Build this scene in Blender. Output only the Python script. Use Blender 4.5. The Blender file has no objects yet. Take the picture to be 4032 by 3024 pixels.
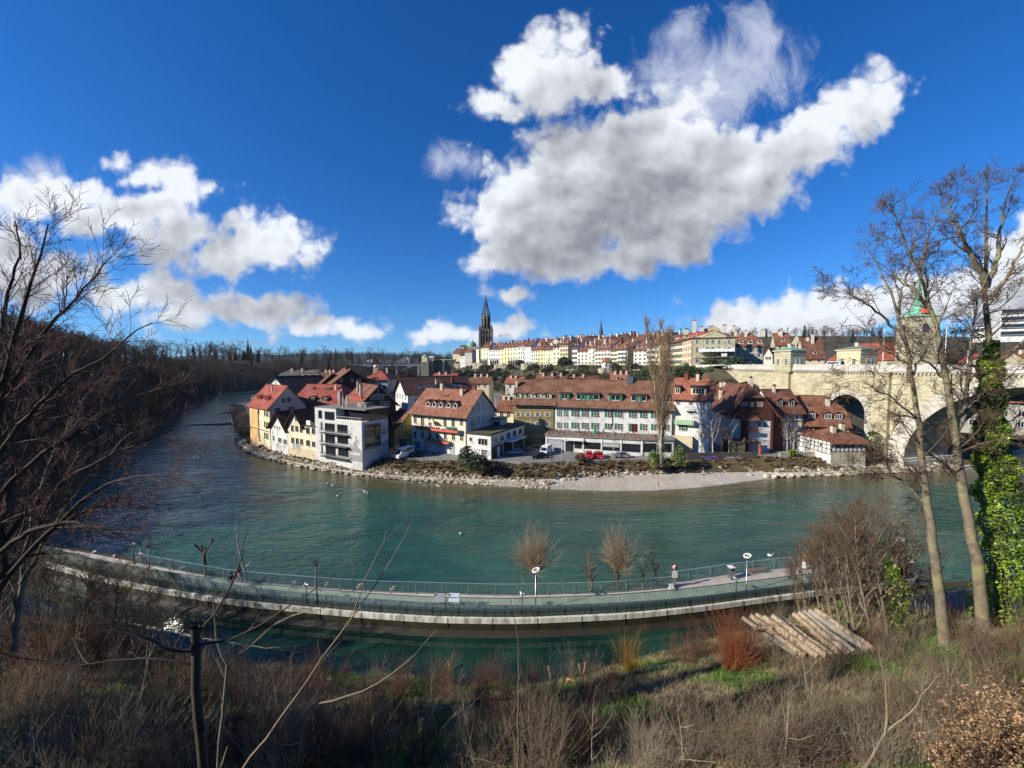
import bpy,math,random
import numpy as np
from mathutils import Vector,Matrix
scene=bpy.context.scene
C=scene.collection
PI=math.pi
R=math.radians
# ------- camera
FPX=1515.0
PITCH=math.atan(77/1515)
H=26.0
cp,sp=math.cos(PITCH),math.sin(PITCH)
cam_data=bpy.data.cameras.new('camera')
cam_data.sensor_fit='HORIZONTAL'
cam_data.sensor_width=36.0
cam_data.lens=36.0*FPX/4032
cam_data.clip_start=0.1
cam_data.clip_end=30000
cam=bpy.data.objects.new('camera',cam_data)
C.objects.link(cam)
cam.location=(0,0,H)
cam.rotation_euler=(PI/2-PITCH,0,0)
scene.camera=cam
# ------- view / render
scene.view_settings.view_transform='Standard'
scene.view_settings.look='None'
scene.view_settings.exposure=0.6
scene.view_settings.gamma=1.0
scene.view_settings.use_curve_mapping=False
scene.render.engine='CYCLES'
scene.cycles.max_bounces=4
scene.cycles.diffuse_bounces=2
scene.cycles.glossy_bounces=2
scene.cycles.transmission_bounces=4
scene.cycles.transparent_max_bounces=8
scene.cycles.volume_bounces=0
scene.cycles.caustics_reflective=False
scene.cycles.caustics_refractive=False
scene.cycles.use_denoising=True
# ------- sun
SUN_EL=R(28)
SUN_AZ=math.atan2(-0.36,-0.93)
sun_dir=Vector((math.cos(SUN_AZ)*math.cos(SUN_EL),math.sin(SUN_AZ)*math.cos(SUN_EL),math.sin(SUN_EL)))
sd=bpy.data.lights.new('sun','SUN')
sd.energy=4.6
sd.angle=R(0.5)
sd.color=(1.0,0.93,0.82)
so=bpy.data.objects.new('sun',sd)
C.objects.link(so)
so.rotation_euler=sun_dir.to_track_quat('Z','Y').to_euler()
so.location=(-200,-100,200)
# ------- helpers: pixels to places
def ray(u,v):
 a=(u-2016)/FPX;b=(1512-v)/FPX
 return Vector((a,cp+b*sp,-sp+b*cp))
def at_z(u,v,z):
 d=ray(u,v);t=(z-H)/d.z
 return Vector((d.x*t,d.y*t,z))
def at_y(u,v,y):
 d=ray(u,v);t=y/d.y
 return Vector((d.x*t,y,H+d.z*t))
def z_at(x,y,v):
 b=(1512-v)/FPX
 return H+y*(b*cp-sp)/(cp+b*sp)
# ------- world: sky with cumulus
world=bpy.data.worlds.new('World')
scene.world=world
world.use_nodes=True
wt=world.node_tree
wt.nodes.clear()
class NT:
 """small helper to write node trees"""
 def __init__(s,tree):s.t=tree
 def n(s,typ,**kw):
  nd=s.t.nodes.new(typ)
  for k,v in kw.items():setattr(nd,k,v)
  return nd
 def put(s,sock,v):
  if v is None:return
  if hasattr(v,'is_output'):s.t.links.new(v,sock)
  else:sock.default_value=v
 def m(s,op,a,b=None,c=None,clamp=False):
  nd=s.n('ShaderNodeMath',operation=op,use_clamp=clamp)
  for i,v in enumerate((a,b,c)):s.put(nd.inputs[i],v)
  return nd.outputs[0]
 def vm(s,op,a,b=None,c=None,scale=None):
  nd=s.n('ShaderNodeVectorMath',operation=op)
  for i,v in enumerate((a,b,c)):
   if v is not None:s.put(nd.inputs[i],v)
  if scale is not None:s.put(nd.inputs['Scale'],scale)
  return nd.outputs['Value'] if op in ('LENGTH','DOT_PRODUCT','DISTANCE') else nd.outputs[0]
 def ramp(s,v,lo,hi,tlo=0.0,thi=1.0,smooth=True):
  nd=s.n('ShaderNodeMapRange')
  nd.interpolation_type='SMOOTHSTEP' if smooth else 'LINEAR'
  s.put(nd.inputs[0],v)
  for i,x in zip((1,2,3,4),(lo,hi,tlo,thi)):s.put(nd.inputs[i],x)
  return nd.outputs[0]
 def noise(s,vec,scale,detail=4,rough=0.5,dim='3D',dist=0.0):
  nd=s.n('ShaderNodeTexNoise',noise_dimensions=dim)
  s.put(nd.inputs['Vector'],vec)
  nd.inputs['Scale'].default_value=scale
  nd.inputs['Detail'].default_value=detail
  nd.inputs['Roughness'].default_value=rough
  nd.inputs['Distortion'].default_value=dist
  return nd
 def mix(s,f,a,b,blend='MIX'):
  nd=s.n('ShaderNodeMix',data_type='RGBA',blend_type=blend)
  s.put(nd.inputs[0],f);s.put(nd.inputs[6],a);s.put(nd.inputs[7],b)
  return nd.outputs[2]
def rgb(h):
 """'#rrggbb' as seen -> linear"""
 c=[int(h[i:i+2],16)/255 for i in (1,3,5)]
 return tuple([(x/12.92 if x<=0.04045 else ((x+0.055)/1.055) ** 2.4) for x in c]+[1.0])
W=NT(wt)
tc=W.n('ShaderNodeTexCoord')
sky=W.n('ShaderNodeTexSky',sky_type='NISHITA')
sky.sun_disc=False
sky.sun_elevation=SUN_EL
sky.sun_rotation=PI/2-SUN_AZ
sky.altitude=500
sky.air_density=1.0
sky.dust_density=0.1
sky.ozone_density=3.0
lift=W.vm('MULTIPLY_ADD',tc.outputs['Generated'],(1,1,0.96),(0,0,0.045))
wt.links.new(W.vm('NORMALIZE',lift),sky.inputs[0])
hs=W.n('ShaderNodeHueSaturation')
hs.inputs['Saturation'].default_value=1.32
hs.inputs['Value'].default_value=1.0
hs.inputs['Fac'].default_value=1.0
wt.links.new(sky.outputs[0],hs.inputs['Color'])
SKY_STRENGTH=0.078
tintn=W.n('ShaderNodeMix',data_type='RGBA',blend_type='MULTIPLY')
tintn.inputs[0].default_value=1.0
wt.links.new(hs.outputs[0],tintn.inputs[6]);tintn.inputs[7].default_value=(0.62,0.92,1.26,1)
SKYC=tintn.outputs[2]
sepw=W.n('ShaderNodeSeparateXYZ')
wt.links.new(tc.outputs['Generated'],sepw.inputs[0])
dy=W.m('MAXIMUM',sepw.outputs[1],0.02)
px_=W.m('DIVIDE',sepw.outputs[0],dy)
pz_=W.m('DIVIDE',sepw.outputs[2],dy)
cmb=W.n('ShaderNodeCombineXYZ')
wt.links.new(px_,cmb.inputs[0]);wt.links.new(pz_,cmb.inputs[1])
P0=cmb.outputs[0]
BANKS=[
 (1190,160,100,68,18),(1238,96,38,30,0),(1072,222,40,22,0),(1310,178,46,28,10),
 (1130,455,122,98,0),(1200,545,140,52,0),(1060,560,36,30,0),(1300,395,215,128,22),(1420,465,190,100,18),(1330,560,150,36,10),
 (1560,405,185,84,22),(1720,315,132,64,28),(1850,235,95,50,30),(1240,330,96,50,0),(1440,290,90,62,0),(1350,310,90,44,0),(1480,230,64,44,20),
 (100,425,115,32,2),(260,458,140,34,12),(390,504,125,36,14),(510,542,112,40,8),(606,530,66,42,0),(650,570,34,28,0),
 (325,385,62,20,12),(252,352,26,13,0),(444,404,13,12,0),
 (330,634,96,26,4),(440,672,140,28,2),(560,672,120,24,0),(690,697,84,15,-4),(745,712,62,12,-4),
 (40,600,150,52,5),(-40,560,120,60,0),
 (944,718,38,13,10),(1000,719,20,8,0),(1094,712,40,15,0),(1116,634,32,11,0),(1110,638,30,8,0),
 (1640,690,112,32,0),(1760,682,130,42,0),(1880,662,110,40,8),(2010,640,110,48,0),(2140,640,120,62,0),(2220,560,70,70,0),
]
WISPS=[(1560,170,165,110,10),(1630,80,60,60,40),(985,352,44,34,0),(1470,70,60,34,20),(1880,180,60,30,30),(1500,235,60,60,0),(60,380,70,26,0)]
def dirpt(u,v):
 d=ray(u*1.8228,v*1.8228)
 return d.x/d.y,d.z/d.y
K=1.8228/FPX
grp=bpy.data.node_groups.new('cloud_field','ShaderNodeTree')
grp.interface.new_socket('P',in_out='INPUT',socket_type='NodeSocketVector')
grp.interface.new_socket('F',in_out='OUTPUT',socket_type='NodeSocketFloat')
G=NT(grp)
gi=G.n('NodeGroupInput');go=G.n('NodeGroupOutput')
def blobs(T,vec,lst,k):
 acc=None
 sp_=T.n('ShaderNodeSeparateXYZ');T.put(sp_.inputs[0],vec)
 for (u,v,ru,rv,tilt) in lst:
  x,z=dirpt(u,v)
  mp=T.n('ShaderNodeMapping',vector_type='TEXTURE')
  if acc is not None:
   cb=T.n('ShaderNodeCombineXYZ')
   T.put(cb.inputs[0],sp_.outputs[0]);T.put(cb.inputs[1],sp_.outputs[1]);T.put(cb.inputs[2],acc)
   T.put(mp.inputs['Vector'],cb.outputs[0])
  else:
   T.put(mp.inputs['Vector'],vec)
  mp.inputs['Location'].default_value=(x,z,0)
  mp.inputs['Rotation'].default_value=(0,0,R(tilt))
  mp.inputs['Scale'].default_value=(ru*K,rv*K,1e9)
  d=T.vm('LENGTH',mp.outputs[0])
  s_=(min(ru,rv)/60.0) ** 0.6
  d=T.m('MULTIPLY_ADD',d,s_,-s_)
  acc=d if acc is None else T.m('SMOOTH_MIN',acc,d,k)
 return acc
fld=blobs(G,gi.outputs[0],BANKS,0.35)
grp.links.new(fld,go.inputs[0])
def field(vec):
 g=W.n('ShaderNodeGroup');g.node_tree=grp
 wt.links.new(vec,g.inputs[0])
 return g.outputs[0]
warp=W.noise(P0,4.5,3,0.6)
wv=W.vm('SUBTRACT',warp.outputs['Color'],(0.5,0.5,0.5))
wv=W.vm('MULTIPLY',wv,(0.075,0.05,0.0))
P1=W.vm('ADD',P0,wv)
n1=W.noise(P1,10.0,9,0.56).outputs[0]
F1=field(P1)
def lobes(vec):
 vo=W.n('ShaderNodeTexVoronoi',voronoi_dimensions='2D',feature='F1');W.put(vo.inputs['Vector'],vec)
 vo.inputs['Scale'].default_value=9.0;vo.inputs['Detail'].default_value=2.5;vo.inputs['Roughness'].default_value=0.55;vo.inputs['Lacunarity'].default_value=2.2
 return vo.outputs['Distance']
fine=W.noise(P1,40.0,2,0.5)
PL=W.vm('ADD',P1,W.vm('MULTIPLY',W.vm('SUBTRACT',fine.outputs['Color'],(0.5,0.5,0.5)),(0.018,0.018,0.0)))
v1=lobes(PL)
amp=W.m('MULTIPLY_ADD',n1,-1.7,W.m('MULTIPLY_ADD',v1,0.75,0.17))
D1=W.m('ADD',F1,amp)
P2=W.vm('ADD',P1,(-0.022,0.030,0.0))
s1=W.noise(P1,5.5,5,0.50).outputs[0]
s2=W.noise(P2,5.5,3,0.50).outputs[0]
F2=field(W.vm('ADD',P1,(-0.05,0.12,0.0)))
cover=W.ramp(D1,0.42,-0.30)
rel=W.m('SUBTRACT',s2,s1)
edge=W.ramp(D1,-0.9,0.0)
thick=W.ramp(W.m('ADD',F2,W.m('MULTIPLY_ADD',s2,-1.6,0.8)),1.3,-0.9)
v2=lobes(W.vm('ADD',PL,(-0.012,0.016,0.0)))
rel=W.m('MULTIPLY_ADD',W.m('SUBTRACT',v2,v1),-0.11,rel)
lit=W.m('MULTIPLY_ADD',rel,-1.7,W.m('SUBTRACT',0.98,W.m('MULTIPLY',thick,0.86)))
lit=W.m('MULTIPLY_ADD',edge,0.16,lit,clamp=True)
ccol=W.mix(lit,rgb('#797c84'),rgb('#ccd0d6'))
FW=blobs(W,P1,WISPS,0.3)
nw=W.noise(W.vm('MULTIPLY',P1,(1.0,0.7,1)),9.0,8,0.62,dist=0.6).outputs[0]
veil=W.ramp(W.m('ADD',FW,W.m('MULTIPLY_ADD',nw,-3.6,1.75)),0.25,-1.15,0.0,0.85)
alpha=W.m('MAXIMUM',cover,veil)
ccol=W.mix(W.ramp(cover,0.0,0.6),rgb('#a9b0c2'),ccol)
bg_plain=W.n('ShaderNodeBackground');bg_cloud=W.n('ShaderNodeBackground')
wt.links.new(SKYC,bg_plain.inputs[0]);bg_plain.inputs[1].default_value=SKY_STRENGTH
skyc=W.vm('SCALE',SKYC,scale=SKY_STRENGTH)
wt.links.new(W.mix(alpha,skyc,ccol),bg_cloud.inputs[0])
inview=W.m('MULTIPLY',W.m('GREATER_THAN',sepw.outputs[1],0.05),
    W.m('MULTIPLY',W.m('LESS_THAN',pz_,1.25),W.m('LESS_THAN',W.m('ABSOLUTE',px_),1.9)))
inview=W.m('MULTIPLY',inview,W.m('GREATER_THAN',pz_,-0.02))
ms=W.n('ShaderNodeMixShader')
wt.links.new(inview,ms.inputs[0])
wt.links.new(bg_plain.outputs[0],ms.inputs[1]);wt.links.new(bg_cloud.outputs[0],ms.inputs[2])
wo=W.n('ShaderNodeOutputWorld')
wt.links.new(ms.outputs[0],wo.inputs[0])
world.cycles.sampling_method='MANUAL'
world.cycles.sample_map_resolution=512
# ------- mesh helpers
class MB:
 """collects faces; build() links them as one mesh object"""
 def __init__(s):s.v=[];s.f=[];s.mi=[];s.sm=[]
 def add(s,vs,fs,mi=0,smooth=False):
  o=len(s.v);s.v.extend([tuple(p) for p in vs])
  for f in fs:s.f.append(tuple(i+o for i in f));s.mi.append(mi);s.sm.append(smooth)
 def box(s,x0,x1,y0,y1,z0,z1,mi=0):
  vs=[(x0,y0,z0),(x1,y0,z0),(x1,y1,z0),(x0,y1,z0),(x0,y0,z1),(x1,y0,z1),(x1,y1,z1),(x0,y1,z1)]
  s.add(vs,[(0,3,2,1),(4,5,6,7),(0,1,5,4),(1,2,6,5),(2,3,7,6),(3,0,4,7)],mi)
 def quad(s,a,b,c,d,mi=0):s.add([a,b,c,d],[(0,1,2,3)],mi)
 def bar(s,p,q,w,h=None,mi=0,up=(0,0,1)):
  """square bar from p to q"""
  h=w if h is None else h
  p=Vector(p);q=Vector(q);t=(q-p).normalized()
  a=t.cross(Vector(up))
  if a.length<1e-3:a=t.cross(Vector((0,1,0)))
  a.normalize();b=t.cross(a).normalized()
  vs=[r+a*sx*w/2+b*sy*h/2 for r in (p,q) for sx,sy in ((-1,-1),(1,-1),(1,1),(-1,1))]
  s.add(vs,[(3,2,1,0),(4,5,6,7),(0,1,5,4),(1,2,6,5),(2,3,7,6),(3,0,4,7)],mi)
 def tube(s,pts,rad,n=8,mi=0,cap=True,smooth=True):
  pts=[Vector(p) for p in pts]
  if not hasattr(rad,'__len__'):rad=[rad]*len(pts)
  vs=[]
  for i,p in enumerate(pts):
   t=(pts[min(i+1,len(pts)-1)]-pts[max(i-1,0)]).normalized()
   ref=Vector((0,0,1)) if abs(t.z)<0.9 else Vector((1,0,0))
   a=t.cross(ref).normalized();b=t.cross(a)
   for k in range(n):
    an=2*PI*k/n
    vs.append(p+(a*math.cos(an)+b*math.sin(an))*rad[i])
  fs=[(i*n+k,i*n+(k+1)%n,(i+1)*n+(k+1)%n,(i+1)*n+k) for i in range(len(pts)-1) for k in range(n)]
  s.add(vs,fs,mi,smooth)
  if cap:
   s.add(vs[:n],[tuple(range(n))],mi);s.add(vs[-n:],[tuple(range(n))[::-1]],mi)
 def lathe(s,prof,n=12,c=(0,0),mi=0,smooth=True):
  """prof: (r, z) pairs, bottom to top"""
  vs=[(c[0]+r*math.cos(2*PI*k/n),c[1]+r*math.sin(2*PI*k/n),z) for r,z in prof for k in range(n)]
  fs=[(i*n+k,i*n+(k+1)%n,(i+1)*n+(k+1)%n,(i+1)*n+k) for i in range(len(prof)-1) for k in range(n)]
  fs.append(tuple((len(prof)-1)*n+k for k in range(n)))
  s.add(vs,fs,mi,smooth)
 def extrude(s,poly,axis,a,b,mi=0):
  """closed polygon (two coordinates) extruded along axis 'x', 'y' or 'z' from a to b"""
  def P(p,t):
   return {'x':(t,p[0],p[1]),'y':(p[0],t,p[1]),'z':(p[0],p[1],t)}[axis]
  n=len(poly)
  vs=[P(p,a) for p in poly]+[P(p,b) for p in poly]
  fs=[tuple(range(n))[::-1],tuple(range(n,2*n))]+[(i,(i+1)%n,n+(i+1)%n,n+i) for i in range(n)]
  s.add(vs,fs,mi)
 def mesh(s,name,mats,fix=True):
  me=bpy.data.meshes.new(name)
  me.from_pydata(s.v,[],s.f)
  for m in (mats if isinstance(mats,(list,tuple)) else [mats]):me.materials.append(m)
  me.polygons.foreach_set('material_index',s.mi)
  me.polygons.foreach_set('use_smooth',s.sm)
  if fix:
   import bmesh
   bm=bmesh.new();bm.from_mesh(me)
   bmesh.ops.recalc_face_normals(bm,faces=bm.faces)
   bm.to_mesh(me);bm.free()
  me.update()
  return me
 def build(s,name,mats,parent=None,loc=None,rz=None,fix=True):
  return link(name,s.mesh(name,mats,fix),parent,loc,rz)
def link(name,me,parent=None,loc=None,rz=None):
 o=bpy.data.objects.new(name,me)
 C.objects.link(o)
 if parent is not None:o.parent=parent
 if loc is not None:o.location=loc
 if rz is not None:o.rotation_euler=(0,0,rz)
 return o
def tag(o,label=None,cat=None,group=None,kind=None):
 for k,v in (('label',label),('category',cat),('group',group),('kind',kind)):
  if v:o[k]=v
 return o
def thing(name,label,cat,loc=(0,0,0),rz=0.0,group=None):
 o=bpy.data.objects.new(name,None);C.objects.link(o)
 o.empty_display_size=0.2
 o.location=loc;o.rotation_euler=(0,0,rz)
 return tag(o,label,cat,group)
def children(o):return [c for c in bpy.data.objects if c.parent==o]
KIDS={}
def copy_tree(root,parts,loc,rz=None,label=None,scale=None,group=None):
 """parts: list of (part, [sub-parts])"""
 r=root.copy();C.objects.link(r);r.location=loc
 if rz is not None:r.rotation_euler=(0,0,rz)
 if label:r['label']=label
 if group:r['group']=group
 if scale is not None:r.scale=(scale,scale,scale) if not hasattr(scale,'__len__') else scale
 for p,subs in parts:
  c=p.copy();C.objects.link(c);c.parent=r
  for g in subs:
   d=g.copy();C.objects.link(d);d.parent=c
 return r
def np_mesh(name,V,F4,mats,smooth=True,mi=None):
 """V: n x 3 array, F4: m x 4 (or m x 3) index array"""
 me=bpy.data.meshes.new(name)
 V=np.asarray(V,dtype=np.float32);F4=np.asarray(F4,dtype=np.int32)
 k=F4.shape[1]
 me.vertices.add(len(V));me.vertices.foreach_set('co',V.ravel())
 me.loops.add(F4.size);me.loops.foreach_set('vertex_index',F4.ravel())
 me.polygons.add(len(F4))
 me.polygons.foreach_set('loop_start',np.arange(0,F4.size,k,dtype=np.int32))
 me.polygons.foreach_set('use_smooth',np.full(len(F4),smooth))
 for m in (mats if isinstance(mats,(list,tuple)) else [mats]):me.materials.append(m)
 if mi is not None:me.polygons.foreach_set('material_index',np.asarray(mi,dtype=np.int32))
 me.update(calc_edges=True)
 return me
# ------- materials
MATS={}
def mat(name,col,rough=0.8,var=None,scale=1.0,amt=0.5,bump=0.0,bscale=None,metal=0.0,spec=0.5,col3=None,scale3=0.15,amt3=0.5,coords='Object',stretch=None,detail=4):
 """principled material; var: second colour mixed in by noise; col3: broad patches"""
 if name in MATS:return MATS[name]
 m=bpy.data.materials.new(name);m.use_nodes=True
 t=NT(m.node_tree);b=m.node_tree.nodes['Principled BSDF']
 b.inputs['Roughness'].default_value=rough
 b.inputs['Metallic'].default_value=metal
 b.inputs['Specular IOR Level'].default_value=spec
 L=lambda c:rgb(c) if isinstance(c,str) else tuple(c)+(1.0,) if len(c)==3 else c
 col=L(col)
 if var is None and col3 is None and not bump:
  b.inputs['Base Color'].default_value=col
 else:
  if coords=='World':
   vec=t.n('ShaderNodeNewGeometry').outputs['Position']
  else:
   vec=t.n('ShaderNodeTexCoord').outputs[coords]
  if stretch:vec=t.vm('MULTIPLY',vec,stretch)
  c=col
  if var is not None:
   f=t.ramp(t.noise(vec,scale,detail,0.6).outputs[0],0.5-0.5*amt*0.6,0.5+0.5*amt*0.6)
   c=t.mix(f,c,L(var))
  if col3 is not None:
   f=t.ramp(t.noise(vec,scale3,3,0.55).outputs[0],0.62-0.3*amt3,0.66)
   c=t.mix(f,c,L(col3))
  t.put(b.inputs['Base Color'],c)
  if bump:
   bn=t.n('ShaderNodeBump');bn.inputs['Strength'].default_value=bump;bn.inputs['Distance'].default_value=0.05
   t.put(bn.inputs['Height'],t.noise(vec,bscale or scale*3,3,0.6).outputs[0])
   t.put(b.inputs['Normal'],bn.outputs[0])
 MATS[name]=m
 return m
def roof_mat(name,c1,c2,c3,tile=0.28,moss=None):
 """plain-tile roof: courses along the slope (object z), tone varying tile by tile"""
 if name in MATS:return MATS[name]
 m=bpy.data.materials.new(name);m.use_nodes=True
 t=NT(m.node_tree);b=m.node_tree.nodes['Principled BSDF']
 b.inputs['Roughness'].default_value=0.85
 b.inputs['Specular IOR Level'].default_value=0.3
 vec=t.n('ShaderNodeTexCoord').outputs['Object']
 cell=t.n('ShaderNodeTexVoronoi');cell.inputs['Scale'].default_value=1.0
 t.put(cell.inputs['Vector'],t.vm('MULTIPLY',vec,(2.2,2.2,3.2)))
 sep=t.n('ShaderNodeSeparateColor');t.put(sep.inputs[0],cell.outputs['Color'])
 c=t.mix(t.ramp(sep.outputs[0],0.25,0.85),rgb(c1),rgb(c2))
 f=t.ramp(t.noise(vec,0.45,4,0.65).outputs[0],0.42,0.66)
 c=t.mix(t.m('MULTIPLY',f,0.8),c,rgb(c3))
 f2=t.ramp(t.noise(vec,5.0,3,0.7).outputs[0],0.45,0.75)
 c=t.mix(t.m('MULTIPLY',f2,0.5),c,rgb(c3))
 if moss:
  f3=t.ramp(t.noise(vec,0.3,4,0.7).outputs[0],0.56,0.70)
  c=t.mix(t.m('MULTIPLY',f3,0.7),c,rgb(moss))
 t.put(b.inputs['Base Color'],c)
 sx=t.n('ShaderNodeSeparateXYZ');t.put(sx.inputs[0],vec)
 saw=t.m('FRACT',t.m('MULTIPLY',sx.outputs[2],1/0.22))
 hgt=t.m('ADD',t.m('MULTIPLY',saw,-0.5),t.m('MULTIPLY',sep.outputs[1],0.5))
 bn=t.n('ShaderNodeBump');bn.inputs['Strength'].default_value=0.6;bn.inputs['Distance'].default_value=0.05
 t.put(bn.inputs['Height'],hgt);t.put(b.inputs['Normal'],bn.outputs[0])
 MATS[name]=m
 return m
def plaster(name,c,c2=None,stain=None):
 dimmed=lambda h:tuple(x*0.86 for x in rgb(h)[:3]) if h else None
 return mat(name,dimmed(c),0.9,var=dimmed(c2 or c),scale=1.5,amt=0.9,bump=0.15,bscale=12,col3=dimmed(stain),scale3=0.35,amt3=0.45,spec=0.2)
M_glass=mat('window_glass',(0.015,0.018,0.022),0.12,spec=0.6)
M_glass2=mat('window_glass_pale',(0.10,0.12,0.14),0.15,var=(0.02,0.03,0.04),scale=0.8,amt=0.5)
M_white=mat('white_paint','#e6e4de',0.6,var='#cfccc2',scale=2.0,amt=0.6)
M_stonetrim=mat('sandstone_trim','#b5b09a',0.85,var='#99947f',scale=3,amt=0.8)
M_dark=mat('dark_metal',(0.03,0.032,0.035),0.5)
M_black=mat('black_void',(0.006,0.006,0.007),0.9)
M_steel=mat('galvanised_steel',(0.42,0.45,0.46),0.35,var=(0.28,0.31,0.33),scale=3,metal=0.9)
M_conc=mat('concrete','#a8a69e',0.85,var='#8b8880',scale=1.1,amt=0.9,bump=0.2,col3='#777268',scale3=0.3)
M_concpale=mat('pale_concrete','#d2cebf',0.8,var='#b8b3a2',scale=0.9,amt=0.9,bump=0.15,col3='#94907f',scale3=0.35)
M_asphalt=mat('asphalt','#8a8780',0.9,var='#6f6d68',scale=0.8,amt=0.9,bump=0.2,bscale=20,coords='World')
M_wood=mat('brown_timber','#5b3220',0.75,var='#3c2116',scale=4,amt=0.9,stretch=(3,3,0.6))
M_beam=mat('dark_beam','#33221b',0.8)
M_chim=mat('chimney_plaster','#d8cdb8',0.9,var='#a99c86',scale=2,amt=0.9,bump=0.1)
M_brickdk=mat('chimney_brick','#8a4a36',0.9,var='#5e3427',scale=6,amt=0.9)
R_brown=roof_mat('roof_brown','#6a4234','#4c3028','#7c5646')
R_rust=roof_mat('roof_rust','#774b38','#553629','#84604a')
R_patch=roof_mat('roof_weathered','#75503c','#523a2d','#86644e',moss='#655539')
R_orange=roof_mat('roof_orange','#945841','#744633','#a06c53')
R_red=roof_mat('roof_red','#92463a','#6f352c','#a05c4c')
R_dark=roof_mat('roof_dark','#4a302a','#33231f','#5e4036')
R_grey=roof_mat('roof_grey','#55504b','#3a3733','#6a635a',moss='#4c4a38')
# ------- noise on arrays
def vnoise(x,y,seed=0):
 """smooth value noise, about -1..1"""
 xi=np.floor(x).astype(np.int64);yi=np.floor(y).astype(np.int64)
 xf=x-xi;yf=y-yi
 xf=xf*xf*(3-2*xf);yf=yf*yf*(3-2*yf)
 def h(a,b):
  n=(a*374761393+b*668265263+seed*974634777) & 0x7fffffff
  n=((n ^ (n >> 13))*1274126177) & 0x7fffffff
  return ((n ^ (n >> 16)) & 0xffff)/32767.5-1
 return (h(xi,yi)*(1-xf)+h(xi+1,yi)*xf)*(1-yf)+(h(xi,yi+1)*(1-xf)+h(xi+1,yi+1)*xf)*yf
def fbm(x,y,o=4,seed=0):
 s=0;a=1;t=0
 for i in range(o):
  s=s+a*vnoise(x*2 ** i,y*2 ** i,seed+i);t+=a;a*=0.5
 return s/t
# ------- where river and banks run (z = 0 is the river)
def wpt(u,v,z=0.0):
 p=at_z(u,v,z);return (p.x,p.y)
FAR_EDGE=[(-262,420),(-205,300),(-150,232)]+[wpt(900,1618),wpt(915,1690),wpt(935,1752),wpt(985,1790),wpt(1100,1820),
   wpt(1250,1852),wpt(1400,1874),wpt(1600,1893),wpt(1850,1905),wpt(2000,1913),wpt(2200,1928),wpt(2400,1935),
   wpt(2600,1933),wpt(2800,1916),wpt(2960,1892),wpt(3080,1876),wpt(3300,1872),wpt(3560,1858),wpt(3820,1852)]
FAR_EDGE+=[(150,112),(230,150),(400,230)]
POOL_Z=0.9
DZ=2.9
GLASS_PX=[(-60,2100),(60,2125),(200,2158),(330,2192),(400,2208),(671,2254),(920,2290),(1105,2308),(1400,2333),(1711,2353),(2049,2357),(2463,2340),(2703,2318),(2850,2301),(2940,2289),(3194,2259),(3400,2237),(3600,2214)]
RAIL_PX=[(-100,2065),(60,2096),(150,2112),(330,2142),(530,2178),(700,2208),(900,2243),(1245,2272),(1500,2287),(2000,2300),(2400,2290),(2660,2268),(2900,2238),(3100,2214),(3350,2188),(3600,2165)]
def wpz(L,z):return [wpt(u,v,z) for u,v in L]
POOL_EDGE=[(-62,46),(-50,37.5)]+[wpt(u,v,POOL_Z) for u,v in ((600,2560),(900,2610),(1400,2665),(1800,2700),(2150,2700),(2450,2625),(2900,2500),(3150,2410),(3320,2370))]
NEAR_FAR=[(-262,345),(-215,262),(-167,192),(-129,138),(-112,108),(-90,78),(-73,60),(-60,50)]
def interp_line(pts,n):
 P=np.array(pts,float);d=np.r_[0,np.cumsum(np.hypot(*np.diff(P,axis=0).T))]
 t=np.linspace(0,d[-1],n)
 return np.c_[np.interp(t,d,P[:,0]),np.interp(t,d,P[:,1])]
def smooth_line(pts,n,it=2):
 P=interp_line(pts,n)
 for _ in range(it):
  Q=P.copy();Q[1:-1]=(P[:-2]+2*P[1:-1]+P[2:])/4;P=Q
 return P
def strip(name,lines,mats,smooth=True,fn=None,**kw):
 """lines: list of n x 3 arrays, stitched row to row"""
 n=len(lines[0]);V=np.concatenate(lines)
 idx=np.arange(n-1)
 F=np.concatenate([np.c_[r*n+idx,r*n+idx+1,(r+1)*n+idx+1,(r+1)*n+idx] for r in range(len(lines)-1)])
 return link(name,np_mesh(name,V,F,mats,smooth),**kw)
# ------- ground sheet to the horizon
g=MB();g.quad((-9000,-3000,-0.6),(9000,-3000,-0.6),(9000,12000,-0.6),(-9000,12000,-0.6))
M_field=mat('far_ground',(0.045,0.055,0.022),0.95,var=(0.07,0.055,0.03),scale=0.02,amt=0.8)
tag(g.build('ground',M_field),kind='structure',label='flat land reaching to the horizon')
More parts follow.
